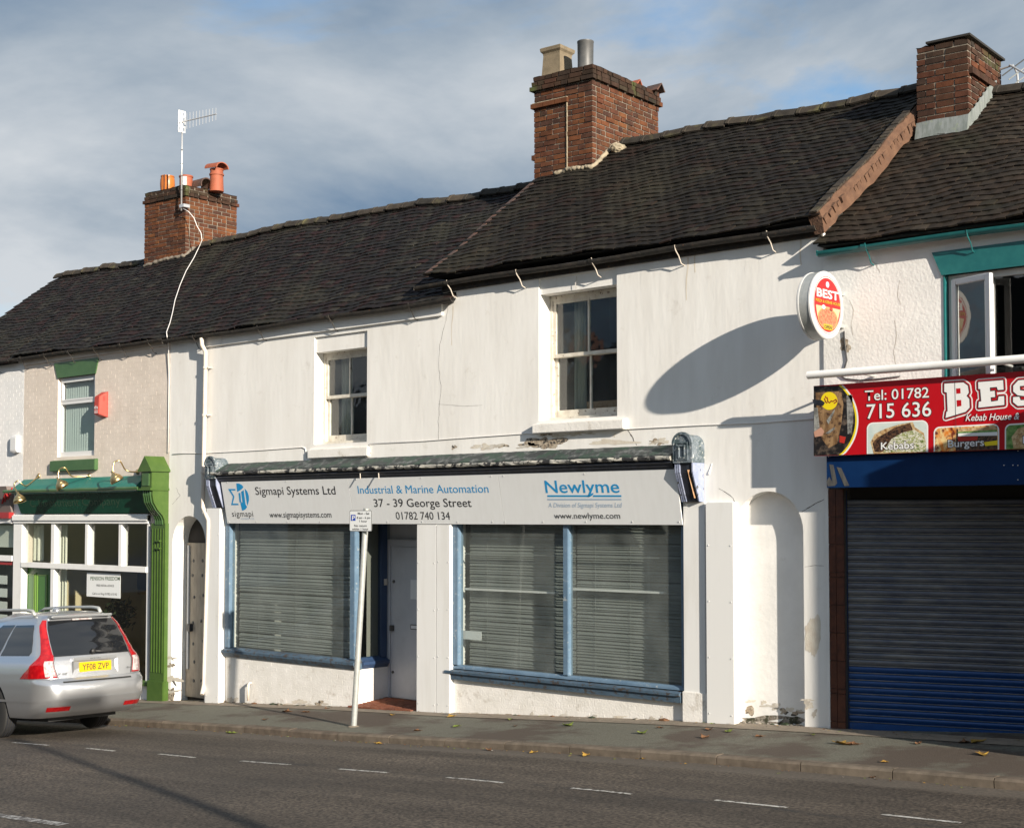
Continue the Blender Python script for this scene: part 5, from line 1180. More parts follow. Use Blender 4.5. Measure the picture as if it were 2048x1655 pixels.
swan((78, 951), [(78, 951, -.02), (55, 970, -.28), (46, 969, -.40), (36, 961, -.48), (28, 970, -.54), (36, 988, -.56)], None, (.25, .15, -.95), 'brass swan neck lamp furthest left, over red and green fascia joint')
swan((179, 951), [(179, 951, -.02), (150, 953, -.25), (140, 949, -.34), (130, 935, -.45), (118, 940, -.52), (117, 960, -.54)], None, (.35, .4, -.85), 'middle brass swan neck lamp below the green window sill')
swan((276, 943), [(276, 943, -.02), (262, 943, -.22), (250, 938, -.32), (240, 922, -.42), (228, 925, -.5), (226, 947, -.53)], None, (.3, .4, -.85), 'brass swan neck lamp nearest the green console')
# alarm boxes
p = P(192, 812, -.02); al = empty('alarm_box', P(203, 835, 0), 'red alarm box with white letters beside the upstairs window', 'alarm box')
ax_, bx_ = P(197, 810, -.15).x-.15, P(216, 810, 0).x; zt_, zb_ = Z(206, 783, -.05), Z(206, 834, -.05)
bx0 = bx_-.20
MB().hexa([(bx0, -.005, zb_), (bx_, -.005, zb_), (bx_, .0, zb_), (bx0, .0, zb_), (bx0, -.005, zt_), (bx_, -.005, zt_), (bx_, 0, zt_), (bx0, 0, zt_)]).build('back_plate', mt['redbox'], al)
MB().hexa([(bx0+.02, -.16, zb_+.05), (bx_-.03, -.16, zb_+.05), (bx_, -.005, zb_), (bx0, -.005, zb_), (bx0+.02, -.15, zt_-.09), (bx_-.03, -.15, zt_-.09), (bx_, -.005, zt_), (bx0, -.005, zt_)]).build('cover', mt['redbox'], al, bevel=.008)
lettering(al, 'ds', mt['wprint'], (bx0+.035, -.162, zb_+.14), (bx_-.05, -.162, zb_+.14), (0, 0, 1), .06, (0, -1, 0), .001, bold=.01)
for k in range(3): MB().box(bx0+.04, bx_-.06, -.162, -.16, zb_+.065+k*.02, zb_+.073+k*.02).build('print_line', mt['wprint'], al)
for k in range(4): MB().hexa([(bx_-.012, -.09, zt_-.16+k*.022), (bx_-.008, -.05, zt_-.15+k*.022), (bx_-.006, -.05, zt_-.15+k*.022), (bx_-.010, -.09, zt_-.16+k*.022), (bx_-.012, -.09, zt_-.152+k*.022), (bx_-.008, -.05, zt_-.142+k*.022), (bx_-.006, -.05, zt_-.142+k*.022), (bx_-.010, -.09, zt_-.152+k*.022)]).build('vent_slot', mt['redpaint'], al)
p = P(34, 888, 0); wb = MB(); rgs = []
for y, s in ((0, 1), (-.05, 1), (-.075, .92), (-.085, .7)): rgs.append([(p.x+sx*.13*s, y, p.z+sz*.15*s) for sx, sz in ((-1, -1), (-.3, -1.1), (.3, -1.1), (1, -1), (1.0, 1), (.3, 1.08), (-.3, 1.08), (-1, 1))])
o = wb.loft(rgs).build('alarm_box', mt['upvc'], None, bevel=.006); tag(o, 'plain white alarm box on the white brick wall at far left', 'alarm box')

# ------------------------------------------------------------------ end house shopfront
rsf = empty('shopfront', (-25.6, 0, g(-25.6)), 'dark red shopfront with white window frames at left edge', 'shopfront')
e0, e1 = -27.4, X(28)
MB().prism_x([(0, Z(10, 972)), (-.16, Z(10, 972, -.1)), (-.05, Z(10, 1024)), (0, Z(10, 1024))], e0, e1).build('fascia', M('grey_brown_fascia', (.16, .13, .12), rough=.5), rsf)
for k in range(3):
    a, b = P(4+k*6, 1006-k*4, -.1), P(12+k*6, 984-k*4, -.14); MB().tube([a, b, b+Vector((.06, 0, -.08))], .018, 5).build('lettering', mt['redpaint'], rsf)
MB().box(e0, e1, -.1, .05, Z(10, 1036), Z(10, 1024)).build('cornice', mt['redpaint'], rsf); MB().box(e0, e1, -.04, .08, Z(10, 1046), Z(10, 1036)).build('head_rail', mt['white'], rsf)
za, zb_ = Z(10, 1121), Z(10, 1110)
MB().box(e0, e1, -.03, .08, za, zb_).build('transom', mt['white'], rsf); MB().box(e0, e1, .0, .06, za-.07, za-.01).build('blind_box', mt['redpaint'], rsf)
for a in (-25.9, -26.8): MB().box(a, a+.07, -.02, .08, -1, Z(10, 1046)).build('mullion', mt['white'], rsf)
MB().box(e0, e1, .03, .035, -.2, Z(10, 1046)).build('pane', mt['glass_c'], rsf); MB().box(e0, e1, .02, .1, -1.4, -.2).build('stall_riser', mt['redpaint'], rsf)
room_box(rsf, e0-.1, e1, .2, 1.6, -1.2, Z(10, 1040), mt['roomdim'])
o = MB().box(e0+.1, e1-.02, .10, .12, Z(10, 1094), Z(10, 1050)).build('roller_blind', mt['blindw']); tag(o, 'pale roller blind in the upper window of the red shopfront', 'blind')
for k in range(4):
    p = P(6, 1150+k*26, .05); o = MB().box(p.x-.28+(k % 2)*.1, p.x+.16, .045, .048, p.z-.16, p.z+.0).build('poster', mt['paper']); tag(o, f'{["topmost", "second", "third", "lowest"][k]} pale paper poster in the lower window of the red shopfront', 'poster', 'papers in the red shopfront window')

# ------------------------------------------------------------------ kebab house front
KX1 = XF-.05
ks = empty('fascia_sign', (X(1630, -.3), -.28, Z(1630, 911, -.3)), 'red fascia sign with white BEST lettering and food pictures', 'sign')
YK = -.30; kA = P(1628.5, 911.5, YK); kzt = Z(1628, 771.5, YK)
MB().box(kA.x, KX1, YK, YK+.06, kA.z, kzt).build('sign_board', mt['red'], ks)
MB().box(kA.x+.1, KX1, YK+.06, -.02, kA.z+.1, kA.z+.16).box(kA.x+.1, KX1, YK+.06, -.02, kzt-.2, kzt-.14).build('sign_bearer', mt['galv'], ks)
def kz_(zx, zy): return P(1620+zx/4.785, 740+zy/4.785, YK)
def kpoly(pts, m, off, name, clip=True):
    q = []
    for x, y in pts:
        p = kz_(x, y); q.append((p.x, min(max(p.z, kA.z+.003), kzt-.003) if clip else p.z))
    return plane_poly(name, mt[m] if isinstance(m, str) else m, ks, q, (0, YK, 0), (1, 0, 0), (0, 0, 1), (0, -1, 0), off)
def arcp(r, a0=-52, a1=52, n=26): return [(5+r*math.cos(R(a0+(a1-a0)*i/(n-1))), 480-r*math.sin(R(a0+(a1-a0)*i/(n-1)))*1.0) for i in range(n)]
ph_dark = M('photo_dark', (.012, .010, .010), (.12, .09, .07), 18, .48, .66, .35); ph_meat = M('photo_kebab_meat', (.15, .08, .035), (.32, .20, .10), 18, .38, .62, .35, stretch=(1, 1, .35), third=((.06, .03, .018), 24, .52, .62))
ph_salad = M('photo_salad', (.34, .36, .16), (.66, .64, .54), 34, .44, .54, .35, stretch=(1, 1, 2), third=((.10, .15, .03), 40, .54, .60)); ph_pale = M('photo_pale', (.50, .60, .58), (.62, .68, .64), 5, .4, .6, .35)
ph_bread = M('photo_bread', (.40, .24, .10), (.62, .47, .27), 26, .4, .6, .35, third=((.16, .07, .03), 30, .56, .64)); ph_fire = M('photo_flame', (.70, .22, .03), (.74, .56, .26), 20, .42, .58, .35, stretch=(1, 1, .5), third=((.16, .03, .015), 16, .52, .60))
ph_brown = M('photo_char', (.018, .010, .008), (.13, .065, .035), 45, .42, .58, .35); ph_green = M('photo_leaf', (.06, .16, .03), (.20, .34, .10), 20, .4, .6, .35); ph_steel = M('photo_steel', (.12, .12, .115), (.32, .32, .30), 25, .4, .6, .3); ph_skin = M('photo_skin', (.50, .27, .19), rough=.4); ph_tom = M('photo_tomato', (.45, .03, .02), rough=.3)
left = [(35, 152)]; right_ = [(48, 818)]
kpoly([(36, 818), (36, 154)]+arcp(432, 50, -50), ph_dark, .002, 'photo')
kpoly(arcp(446, 49, -49)+arcp(430, -51, 51), 'yellow', .003, 'ring'); kpoly(arcp(460, 47, -47)+arcp(446, -49, 49), 'wprint', .003, 'ring')
kpoly([(55, 215), (300, 200), (322, 330), (300, 520), (262, 700), (180, 745), (110, 650), (70, 480)], ph_meat, .003, 'photo')
kpoly([(350, 240), (405, 235), (418, 420), (400, 600), (362, 610)], ph_steel, .003, 'photo'); kpoly([(40, 360), (75, 360), (95, 560), (40, 590)], ph_steel, .0035, 'photo')
kpoly([(38, 590), (108, 545), (138, 585), (120, 628), (48, 640)], ph_skin, .004, 'photo'); kpoly([(150, 602), (232, 545), (243, 560), (180, 612)], ph_steel, .004, 'photo'); kpoly([(160, 480), (240, 370), (235, 400), (180, 520)], ph_steel, .0045, 'photo')
kpoly([(285, 625), (345, 640), (330, 700), (285, 690)], ph_tom, .004, 'photo')
kpoly([(24, 280), (110, 285), (145, 310), (130, 340), (40, 330)], 'black', .0055, 'photo', False)
kpoly(circ(185, 294, 80, 86), 'yellow', .0042, 'halal_disc')
for st in ([(140, 270), (150, 300), (165, 315)], [(168, 262), (172, 300), (190, 312), (205, 295)], [(150, 250), (158, 268)], [(205, 295), (222, 300), (250, 280), (258, 300), (232, 318)]):
    mb = MB(); q = [kz_(x, y)+Vector((0, -.0048, 0)) for x, y in st]
    for a, b in zip(q, q[1:]):
        t = (b-a).normalized(); n_ = Vector((-t.z, 0, t.x))*.006; mb.quad(a-n_-t*.003, b-n_+t*.003, b+n_+t*.003, a+n_-t*.003)
    mb.build('arabic_script', mt['redpaint'], ks)
def ktext(body, x0, y0, x1, y1, cap, bold=.0, ol=.03, shear=0., m='wprint', yo=.003):
    a, b = kz_(x0, y0), kz_(x1, y1); cp = (kz_(x0, y0-cap)-a).length
    if ol:
        k = .012; lettering(ks, body, mt['outline'], a-Vector((k*.5, 0, .003)), b+Vector((k*.5, 0, -.003)), (0, 0, 1), cp+.008, (0, -1, 0), yo, bold=bold+ol, shear=shear)
    lettering(ks, body, mt[m], a, b, (0, 0, 1), cp, (0, -1, 0), yo+.0012, bold=bold, shear=shear)
ktext('Tel: 01782', 528, 292, 1140, 260, 100, .006, .02); ktext('715 636', 545, 464, 1162, 438, 143, .006, .02)
def offset_poly(pts, d):
    n = len(pts); res = []; ar = sum(pts[i][0]*pts[(i+1) % n][1]-pts[(i+1) % n][0]*pts[i][1] for i in range(n)); s = 1 if ar > 0 else -1
    for i in range(n):
        p0, p1, p2 = Vector(pts[i-1]), Vector(pts[i]), Vector(pts[(i+1) % n]); a = (p1-p0).normalized(); b = (p2-p1).normalized()
        n1_ = Vector((a.y, -a.x))*s; n2_ = Vector((b.y, -b.x))*s; m_ = (n1_+n2_); m_ = m_/max(.4, m_.length_squared/2) if m_.length > 1e-6 else n1_
        res.append(tuple(p1+m_*d))
    return res
LET = {'B': [(1288, 130), (1470, 118), (1512, 148), (1522, 215), (1500, 246), (1526, 276), (1530, 358), (1492, 398), (1300, 456), (1308, 400), (1320, 392), (1312, 214), (1288, 208)],
       'E': [(1612, 115), (1850, 96), (1855, 186), (1800, 190), (1790, 160), (1722, 166), (1726, 202), (1770, 198), (1774, 256), (1730, 260), (1735, 302), (1800, 292), (1808, 252), (1860, 248), (1862, 332), (1614, 358), (1618, 302), (1642, 298), (1632, 180), (1614, 180)],
       'S': [(1948, 148), (1995, 98), (2110, 88), (2155, 120), (2155, 178), (2098, 180), (2090, 146), (2010, 152), (2012, 192), (2110, 205), (2155, 245), (2155, 300), (2105, 335), (1990, 342), (1946, 305), (1946, 258), (2005, 254), (2018, 288), (2090, 284), (2090, 252), (1990, 240), (1948, 205)],
       'T': [(2210, 78), (2460, 60), (2464, 150), (2410, 154), (2400, 120), (2368, 122), (2380, 330), (2420, 336), (2420, 400), (2270, 372), (2270, 315), (2300, 318), (2292, 128), (2262, 130), (2258, 165), (2212, 168)]}
def stroke(pts, d, m, off):
    mb = MB(); n = len(pts); i_ = 0
    for i in range(n):
        a, b = kz_(*pts[i]), kz_(*pts[(i+1) % n]); t = (b-a); t.normalize(); r = d/4.785/205; nn = Vector((-t.z, 0, t.x))*r
        o1 = Vector((0, -off-.00002*i_, 0)); i_ += 1; mb.quad(a-nn+o1, b-nn+o1, b+nn+o1, a+nn+o1)
        o2 = Vector((0, -off-.00002*i_, 0)); i_ += 1; mb.quad(*[a+Vector((math.cos(R(q))*r, 0, math.sin(R(q))*r))+o2 for q in range(0, 360, 45)])
    mb.build('letter_border', mt[m], ks)
for k, pts in LET.items():
    stroke(pts, 32, 'wprint', .0020); stroke(pts, 20, 'red', .0032); stroke(pts, 10, 'outline', .0044); kpoly(pts, 'wprint', .0056, 'letter')
for pts in ([(1400, 176), (1442, 172), (1444, 222), (1403, 226)], [(1405, 288), (1450, 284), (1452, 342), (1409, 350)]): kpoly(pts, 'red', .0062, 'letter_counter')
ktext('Kebab House &', 1492, 486, 2008, 470, 66, .004, .012, .3, yo=.0062); ktext('Pizza', 2060, 468, 2300, 462, 66, .004, .012, .3)
def rrect(x0, y0, x1, y1, sl, r): 
    pts = [(x0, y1)]+[(x0+r-r*math.cos(R(a)), y0+r-r*math.sin(R(a))+sl*0) for a in range(0, 91, 15)]+[(x1-r+r*math.sin(R(a)), y0+sl+r-r*math.cos(R(a))) for a in range(0, 91, 15)]+[(x1, y1)]
    return pts
for i, (x0, y0, x1, y1, sl) in enumerate(((545, 500, 1132, 815, -22), (1185, 540, 1812, 790, -28), (1865, 512, 2480, 770, -28))):
    kpoly(rrect(x0, y0, x1, y1, sl, 60), 'wprint', .002, 'photo_border'); kpoly(rrect(x0+13, y0+13, x1-13, y1, sl, 50), (ph_pale, ph_fire, ph_green)[i], .0026, 'photo')
kpoly([(580, 690), (620, 610), (720, 560), (850, 520), (985, 495), (1005, 545), (1090, 600), (1112, 700), (1110, 785), (610, 800)], ph_bread, .0030, 'photo'); kpoly([(600, 700), (640, 650), (820, 545), (960, 505), (985, 570), (900, 640), (840, 700), (680, 785), (620, 780)], ph_brown, .0034, 'photo'); kpoly([(700, 785), (780, 660), (880, 600), (1000, 570), (1085, 620), (1110, 700), (1105, 780)], ph_salad, .0038, 'photo')
kpoly([(1405, 560), (1790, 535), (1795, 770), (1395, 780)], ph_brown, .0030, 'photo'); kpoly([(1415, 560), (1785, 535), (1790, 570), (1420, 590)], ph_bread, .0034, 'photo'); kpoly([(1415, 590), (1790, 568), (1790, 600), (1600, 615), (1420, 612)], ph_green, .0036, 'photo'); kpoly([(1420, 605), (1795, 590), (1795, 625), (1420, 632)], 'wprint', .0038, 'photo'); kpoly([(1415, 640), (1610, 632), (1600, 672), (1420, 680)], ph_tom, .0038, 'photo'); kpoly([(1660, 690), (1795, 670), (1795, 715), (1680, 725)], 'yellow', .0038, 'photo')
kpoly([(1930, 640), (1990, 560), (2060, 540), (2200, 560), (2200, 740), (1950, 748)], ph_bread, .0034, 'photo')
ktext('Kebabs', 682, 760, 996, 748, 72, .01, .03, yo=.0048); ktext('Burgers', 1324, 738, 1668, 722, 72, .01, .03, yo=.0048); ktext('Pizza', 2040, 700, 2280, 690, 72, .01, .03, yo=.0048)
kpoly([(1386, 100), (1390, 100), (1408, 780), (1404, 780)], 'outline', .0068, 'panel_joint')
# navy fascia, splayed roller shutter, glazed brown tiles
yb = -.24; bx0 = X(1654, yb); bzt, bzb = kA.z-.004, Z(1700, 974, yb)
nf = MB().box(bx0, KX1, yb, -.02, bzb, bzt).build('shutter_box', mt['bluebox']); tag(nf, 'navy blue shutter box under the red sign with scuffed corner', 'shutter box')
for pts in ([(185, 900), (225, 905), (262, 1080), (240, 1105), (215, 1070)], [(255, 925), (300, 935), (378, 1105), (330, 1108)], [(160, 1060), (185, 1020), (240, 1105), (170, 1112)]):
    q = [P(1620+x/4.785, 740+y/4.785, yb) for x, y in pts]; plane_poly('scuff', mt['scuff'], nf, [(p.x, p.z) for p in q], (0, yb, 0), (1, 0, 0), (0, 0, 1), (0, -1, 0), .002)
for u, v in ((1657, 913), (2036, 901), (2036, 930), (2036, 959), (2008, 930), (2026, 930)): screw(nf, P(u, v, yb), (0, -1, 0), .006, 'wprint')
B('shutter_soffit', mt['deck'], house4, bx0, KX1, -.02, .9, bzb+.05, bzb+.09)
sl = P(1700, 1463, .08); srp = P(2048, 1481, .6); sdir = Vector((srp.x-sl.x, srp.y-sl.y, 0)).normalized(); slen = 2.6; ang = math.atan2(sdir.y, sdir.x); sz0 = (sl.z+srp.z)/2+.01; sz1 = 2.60
shu = empty('roller_shutter', (sl.x, .08, sz0), 'closed blue grey roller shutter under the navy box', 'shutter')
Ms = Matrix.Translation((sl.x, .08, 0)) @ Matrix.Rotation(ang, 4, 'Z'); ns = 32; ph_ = (sz1-sz0-.09)/ns
sprof = [(.0, 0), (-.010, .003), (-.012, .010), (.006, .015), (-.006, .024), (-.016, .04), (-.018, .052), (-.012, ph_-.008), (.0, ph_-.002), (.012, ph_-.002), (.012, 0)]
def slat_mesh(m):
    mb = MB().prism_x(sprof, .0, slen); mb.mi = [1 if i in (0, 1) else 0 for i in range(len(mb.f))]; o = mb.build('slat', [m, mt['slatlip']]); me = o.data; bpy.data.objects.remove(o)
    return me
sm1, sm2 = slat_mesh(mt['shutter']), slat_mesh(mt['shutter_b']); nblue = 8
iv = wm(shu).inverted()
for k in range(ns):
    o = bpy.data.objects.new('slat', sm2 if k < nblue else sm1); C.objects.link(o); o.parent = shu; o.matrix_parent_inverse = iv; o.matrix_basis = Ms @ Matrix.Translation((0, random.uniform(-.001, .001), sz0+.09+k*ph_))
bb = MB().box(0, slen, -.02, .012, sz0-.02, sz0+.088); bb.v = [tuple(Ms @ Vector(p)) for p in bb.v]; bb.build('bottom_bar', mt['shutter_b'], shu)
gd_ = MB().box(-.075, -.004, -.035, .03, sz0-.06, sz1+.1); gd_.v = [tuple(Ms @ Vector(p)) for p in gd_.v]; gd_.build('guide_rail', mt['bluebox'], shu, bevel=.004)
sb_ = MB().box(-.1, slen, .05, .08, sz0-.3, sz1+.3); sb_.v = [tuple(Ms @ Vector(p)) for p in sb_.v]; sb_.build('backing', mt['deck'], shu)
tp0, tp1 = X(1656), X(1688); tpil = MB().box(tp0, tp1, .004, .3, g(tp0)-.1, bzb+.02).build('tiled_pilaster', mt['grout'], house4)
tw = (tp1-tp0)/2; z = g(tp0)-.04; tm = []
hh = [.13, .29, .05, .29, .29, .29, .29, .05, .29, .29, .29, .29]
for h in hh:
    if z+h > bzb: h = bzb-z
    for k in range(2): tm.append(TRS(tp0+tw*(k+.5), -.002, z+h/2, tw-.005, .02, h-.005))
    z += h
    if z >= bzb-.01: break
pieces(tpil, 'wall_tile', tm, [unit_box('wall_tile', mt['brown'], .01, 3)], mt['brown'])
# white awning tube and its arms
a, b = P(1616, 752, -.40), P(2048, 715, -.40); zr_ = (a.z+b.z)/2
aw_ = empty('awning_tube', (a.x, -.4, a.z), 'long white tube on arms above the red takeaway sign', 'tube')
auto_smooth(MB().tube([(a.x, -.40, zr_), (KX1, -.40, zr_)], .041, 16).build('tube', mt['white'], aw_), 50)
for x in (a.x+.55, a.x+2.0): MB().tube([(x, -.40, zr_), (x, -.02, zr_-.02)], .014, 8).build('arm', mt['galv'], aw_)
# oval projecting sign
xs_ = PX(1697, 612, P(1697, 612, -.02).x).x; th_ = .17
yo, yi = PX(1621, 607, xs_).y, PX(1687.5, 618, xs_).y; yc = (yo+yi)/2; ryy = (yi-yo)/2
ztt, zbb = PX(1650, 541, xs_).z, PX(1660, 679, xs_).z; zc = (ztt+zbb)/2; rzz = (ztt-zbb)/2
ov = empty('projecting_sign', (xs_, -.02, zc), 'oval illuminated BEST pizza sign projecting from wall on two brackets', 'sign')
def oval(x, s): return [(x, yc+ryy*s*math.cos(R(a)), zc+rzz*s*math.sin(R(a))) for a in range(0, 360, 6)]
auto_smooth(MB().loft([oval(xs_-th_+.02, .985), oval(xs_-.025, .985)]).build('sign_drum', mt['galv'], ov), 50)
for q, s in ((xs_-th_, -1), (xs_-.02, 1)):
    x0 = xs_ if s > 0 else xs_-th_
    auto_smooth(MB().loft([oval(x0-s*.03, 1.0), oval(x0-s*.012, 1.0), oval(x0, .97), oval(x0, .93)]).build('sign_rim', mt['ovalwhite'], ov), 30)
def OP(zx, zy, o=0.): 
    p = PX(1580+zx/9.735, 530+zy/9.735, xs_+o); return p
def opoly(pts, m, off, name='print'):
    q = [OP(x, y) for x, y in pts]; return plane_poly(name, mt[m] if isinstance(m, str) else m, ov, [(p.y, p.z) for p in q], (xs_, 0, 0), (0, 1, 0), (0, 0, 1), (1, 0, 0), off)
def oring(s0, s1, m, off):
    o = MB(); a_, b_ = oval(xs_+off, s0), oval(xs_+off, s1); n = len(a_); o.add(a_+b_, [(i, (i+1) % n, n+(i+1) % n, n+i) for i in range(n)]); o.build('print_ring', mt[m], ov)
def ovp(s, a0, a1, n=30): return [(yc+ryy*s*math.cos(R(a0+(a1-a0)*i/(n-1))), zc+rzz*s*math.sin(R(a0+(a1-a0)*i/(n-1)))) for i in range(n)]
def olocal(pts, m, off, name='print'): return plane_poly(name, mt[m] if isinstance(m, str) else m, ov, pts, (xs_, 0, 0), (0, 1, 0), (0, 0, 1), (1, 0, 0), off)
oring(.84, .825, 'ovalred', .002); 
olocal(ovp(.79, 0, 354, 60), 'ovalred', .002)
olocal([(yc-ryy*.70, zc-.02), (yc+ryy*.76, zc-.02), (yc+ryy*.62, zc-rzz*.38), (yc-ryy*.62, zc-rzz*.38)], M('cream_print', (.48, .38, .22), rough=.4), .003)
ph_pizza = M('photo_pizza', (.30, .07, .035), (.38, .20, .10), 40, .4, .6, .35, third=((.09, .07, .02), 60, .60, .66))
olocal([(yc+ryy*.60*math.cos(R(a)), zc-rzz*.40+rzz*.33*math.sin(R(a))) for a in range(0, 360, 10)], M('pizza_crust_print', (.42, .22, .08), rough=.4), .004); olocal([(yc+ryy*.54*math.cos(R(a)), zc-rzz*.40+rzz*.29*math.sin(R(a))) for a in range(0, 360, 10)], ph_pizza, .005)
olocal([(yc+ryy*.10*math.cos(R(a))-ryy*.25, zc-rzz*.08+rzz*.06*math.sin(R(a))) for a in range(0, 360, 20)], 'wprint', .005); olocal([(yc+ryy*.10*math.cos(R(a))+ryy*.2, zc-rzz*.10+rzz*.06*math.sin(R(a))) for a in range(0, 360, 20)], ph_tom, .005)
olocal([(yc+ryy*.10*math.cos(R(a))-.0, zc+rzz*.60+rzz*.09*math.sin(R(a))) for a in range(0, 360, 20)], 'ltblue', .004, 'emblem')
def otext(body, m, y0, y1, z, cap, off, bold): lettering(ov, body, m, (xs_, y0, z), (xs_, y1, z), (0, 0, 1), cap, (1, 0, 0), off, bold=bold)
otext('BEST', mt['ovalwhite'], yc-ryy*.66, yc+ryy*.66, zc+rzz*.20, rzz*.25, .006, .03)
otext('PIZZA & KEBAB HOUSE', mt['ovalyel'], yc-ryy*.72, yc+ryy*.76, zc+rzz*.045, rzz*.085, .006, .02)
olocal([(yc-ryy*.26, zc-rzz*.73), (yc+ryy*.26, zc-rzz*.73), (yc+ryy*.26, zc-rzz*.57), (yc-ryy*.26, zc-rzz*.57)], 'ovalyel', .006); otext('OPEN', mt['ink'], yc-ryy*.22, yc+ryy*.22, zc-rzz*.70, rzz*.10, .007, .02)
for dz in (.17, -.17): MB().box(xs_-.10, xs_-.05, yi-.10, -.02, zc+dz-.018, zc+dz+.018).build('bracket', mt['galv'], ov)
# ------------------------------------------------------------------ parking sign on a leaning post
pb = pavehit(707, 1452); pt_ = P(733, 1016, pb.y)
ps = empty('parking_sign', pb, 'grey leaning post with white parking hours plate at kerb', 'sign')
auto_smooth(MB().tube([pb-Vector((0, 0, .05)), pt_], .037, 16).build('post', mt['galv'], ps), 50)
MB().lathe(pb, [(.075, -.02), (.07, .006), (.045, .014)], 16).build('base_collar', mt['pave_strip'], ps)
yp = pb.y-.05; q0, q1 = P(699.5, 1062, yp), P(744, 1020, yp); cxp, czp = (q0.x+q1.x)/2, (q0.z+q1.z)/2; wp, hp = abs(q1.x-q0.x)/2, abs(q1.z-q0.z)/2
def rr(cx, cz, hw, hh, r): return [(cx+sx*(hw-r)+r*math.cos(R(a)), cz+sz*(hh-r)+r*math.sin(R(a))) for sx, sz, a0 in ((1, 1, 0), (-1, 1, 90), (-1, -1, 180), (1, -1, 270)) for a in range(a0, a0+91, 30)]
pla = MB().prism_y(rr(cxp, czp, wp, hp, .02), yp-.003, yp).build('plate', mt['galv'], ps)
plane_poly('plate_border', mt['ink'], pla, rr(cxp, czp, wp, hp, .02), (0, yp-.003, 0), (1, 0, 0), (0, 0, 1), (0, -1, 0), .001); plane_poly('plate_face', mt['paper'], pla, rr(cxp, czp, wp-.007, hp-.007, .015), (0, yp-.003, 0), (1, 0, 0), (0, 0, 1), (0, -1, 0), .002)
for body, u0, u1, v, cap in (('Mon - Sat', 715.8, 739, 1028.3, 4.6), ('8 am - 6 pm', 714, 740.8, 1036.8, 4.6), ('1 hour', 719, 734.5, 1043.6, 4.4), ('No return', 708.8, 733.8, 1052.8, 4.6), ('within 1 hour', 704.5, 737, 1059.5, 4.6)):
    ftext(pla, body, mt['ink'], u0, v, u1, v, cap, yp-.0045, bold=.008)
a, b = P(702.3, 1040.8, yp), P(711.8, 1028.8, yp); plane_poly('parking_symbol', mt['pblue'], pla, [(a.x, a.z), (b.x, a.z), (b.x, b.z), (a.x, b.z)], (0, yp-.003, 0), (1, 0, 0), (0, 0, 1), (0, -1, 0), .003)
ftext(pla, 'P', mt['wprint'], 704.2, 1039, 710.2, 1039, 8.6, yp-.0065, bold=.02)
MB().box(cxp-.05, cxp+.05, yp, yp+.025, czp+.05, czp+.075).box(cxp-.05, cxp+.05, yp, yp+.025, czp-.075, czp-.05).build('clip', mt['galv'], ps)

# ------------------------------------------------------------------ aerials and the loose cable on the left stack
AX = empty('television_aerial', Mx1 @ Vector((-.02, -.06, z1-.4)), 'tall white television aerial strapped to the left chimney', 'aerial')
p0 = P(364, 421, 2.4); p1 = P(363, 238, 2.4); x0 = (p0.x+p1.x)/2
MB().tube([(x0, 2.4, p0.z), (x0, 2.4, p1.z+.05)], .017, 10).build('mast', mt['alu'], AX, True)
for v in (300, 327, 352, 380): MB().lathe((x0, 2.4, Z(364, v, 2.4)), [(.019, -.008), (.019, .008)], 10).build('mast_tape', mt['cabled'], AX)
zc_ = Z(363, 246, 2.4)
bdir = Vector((1, .12, 0)).normalized(); A0 = Vector((x0+.05, 2.37, zc_)); bl_ = (P(432, 237, 2.5).x-x0)
MB().tube([A0-bdir*.12, A0+bdir*bl_], .011, 6).build('boom', mt['alu'], AX)
for k in range(10):
    t = .12+(bl_-.14)*k/9; c = A0+bdir*t; h = .155-.004*k; MB().tube([c-Vector((0, 0, h)), c+Vector((0, 0, h))], .006, 6).build('element', mt['alu'], AX)
for s in (-1, 1):
    mb = MB(); c = A0-bdir*.02+Vector((0, s*.042, 0))
    for k in range(5): mb.box(c.x-.006, c.x+.006, c.y-.036, c.y+.036, c.z-.20+k*.097, c.z-.17+k*.097)
    for e_ in (-.026, .026): mb.box(c.x-.005, c.x+.005, c.y+e_-.010, c.y+e_+.010, c.z-.2, c.z+.22)
    mb.build('reflector', mt['white'], AX)
B('clamp', mt['alu'], AX, x0-.04, x0+.10, 2.38, 2.52, p0.z+.06, p0.z+.12)
cp_ = [P(368, 416, 2.42)]+[rooff(pt1, X(u, y, v), y)+Vector((0, -.02, .02)) for u, v, y in [(402, 470, 2.6), (395, 505, 2.2), (376, 540, 1.7), (360, 575, 1.2), (350, 610, .7), (343, 640, .3), (334, 666, -.12)]]
q = [P(366, 417, 2.40), P(377, 423, 2.42), P(388, 436, 2.45), P(394, 452, 2.46), P(402, 466, 2.46), P(404, 480, 2.42)]
def onroof(u, v, pt):
    lo, hi = -.3, 3.0
    for _ in range(40):
        m = (lo+hi)/2; p = P(u, v, m); f = (m-YE)/(YR-YE); s = pt(p.x, f).z+.045
        if p.z > s: lo = m
        else: hi = m
    return P(u, v, (lo+hi)/2)
q += [onroof(u, v, pt1 if u < 338 else pt2) for u, v in [(399, 492), (388, 515), (372, 542), (360, 570), (350, 600), (345, 625), (340, 645), (333, 664)]]
q += [P(334, 672, -.19), P(337, 684, -.05), P(338, 760, -.012), P(336, 905, -.012)]
cable('aerial_cable', q, .0075, 'cable', 'loose white aerial cable trailing from left chimney down the roof')
A2 = empty('television_aerial', Mx3 @ Vector((.05, d3, z3-.4)), 'grey television aerial beside the right chimney at picture edge', 'aerial')
c = PX(1999, 137, (Mx3 @ Vector((.02, d3, 0))).x); base = Mx3 @ Vector((.0, d3*.95, 0)); base.z = c.z
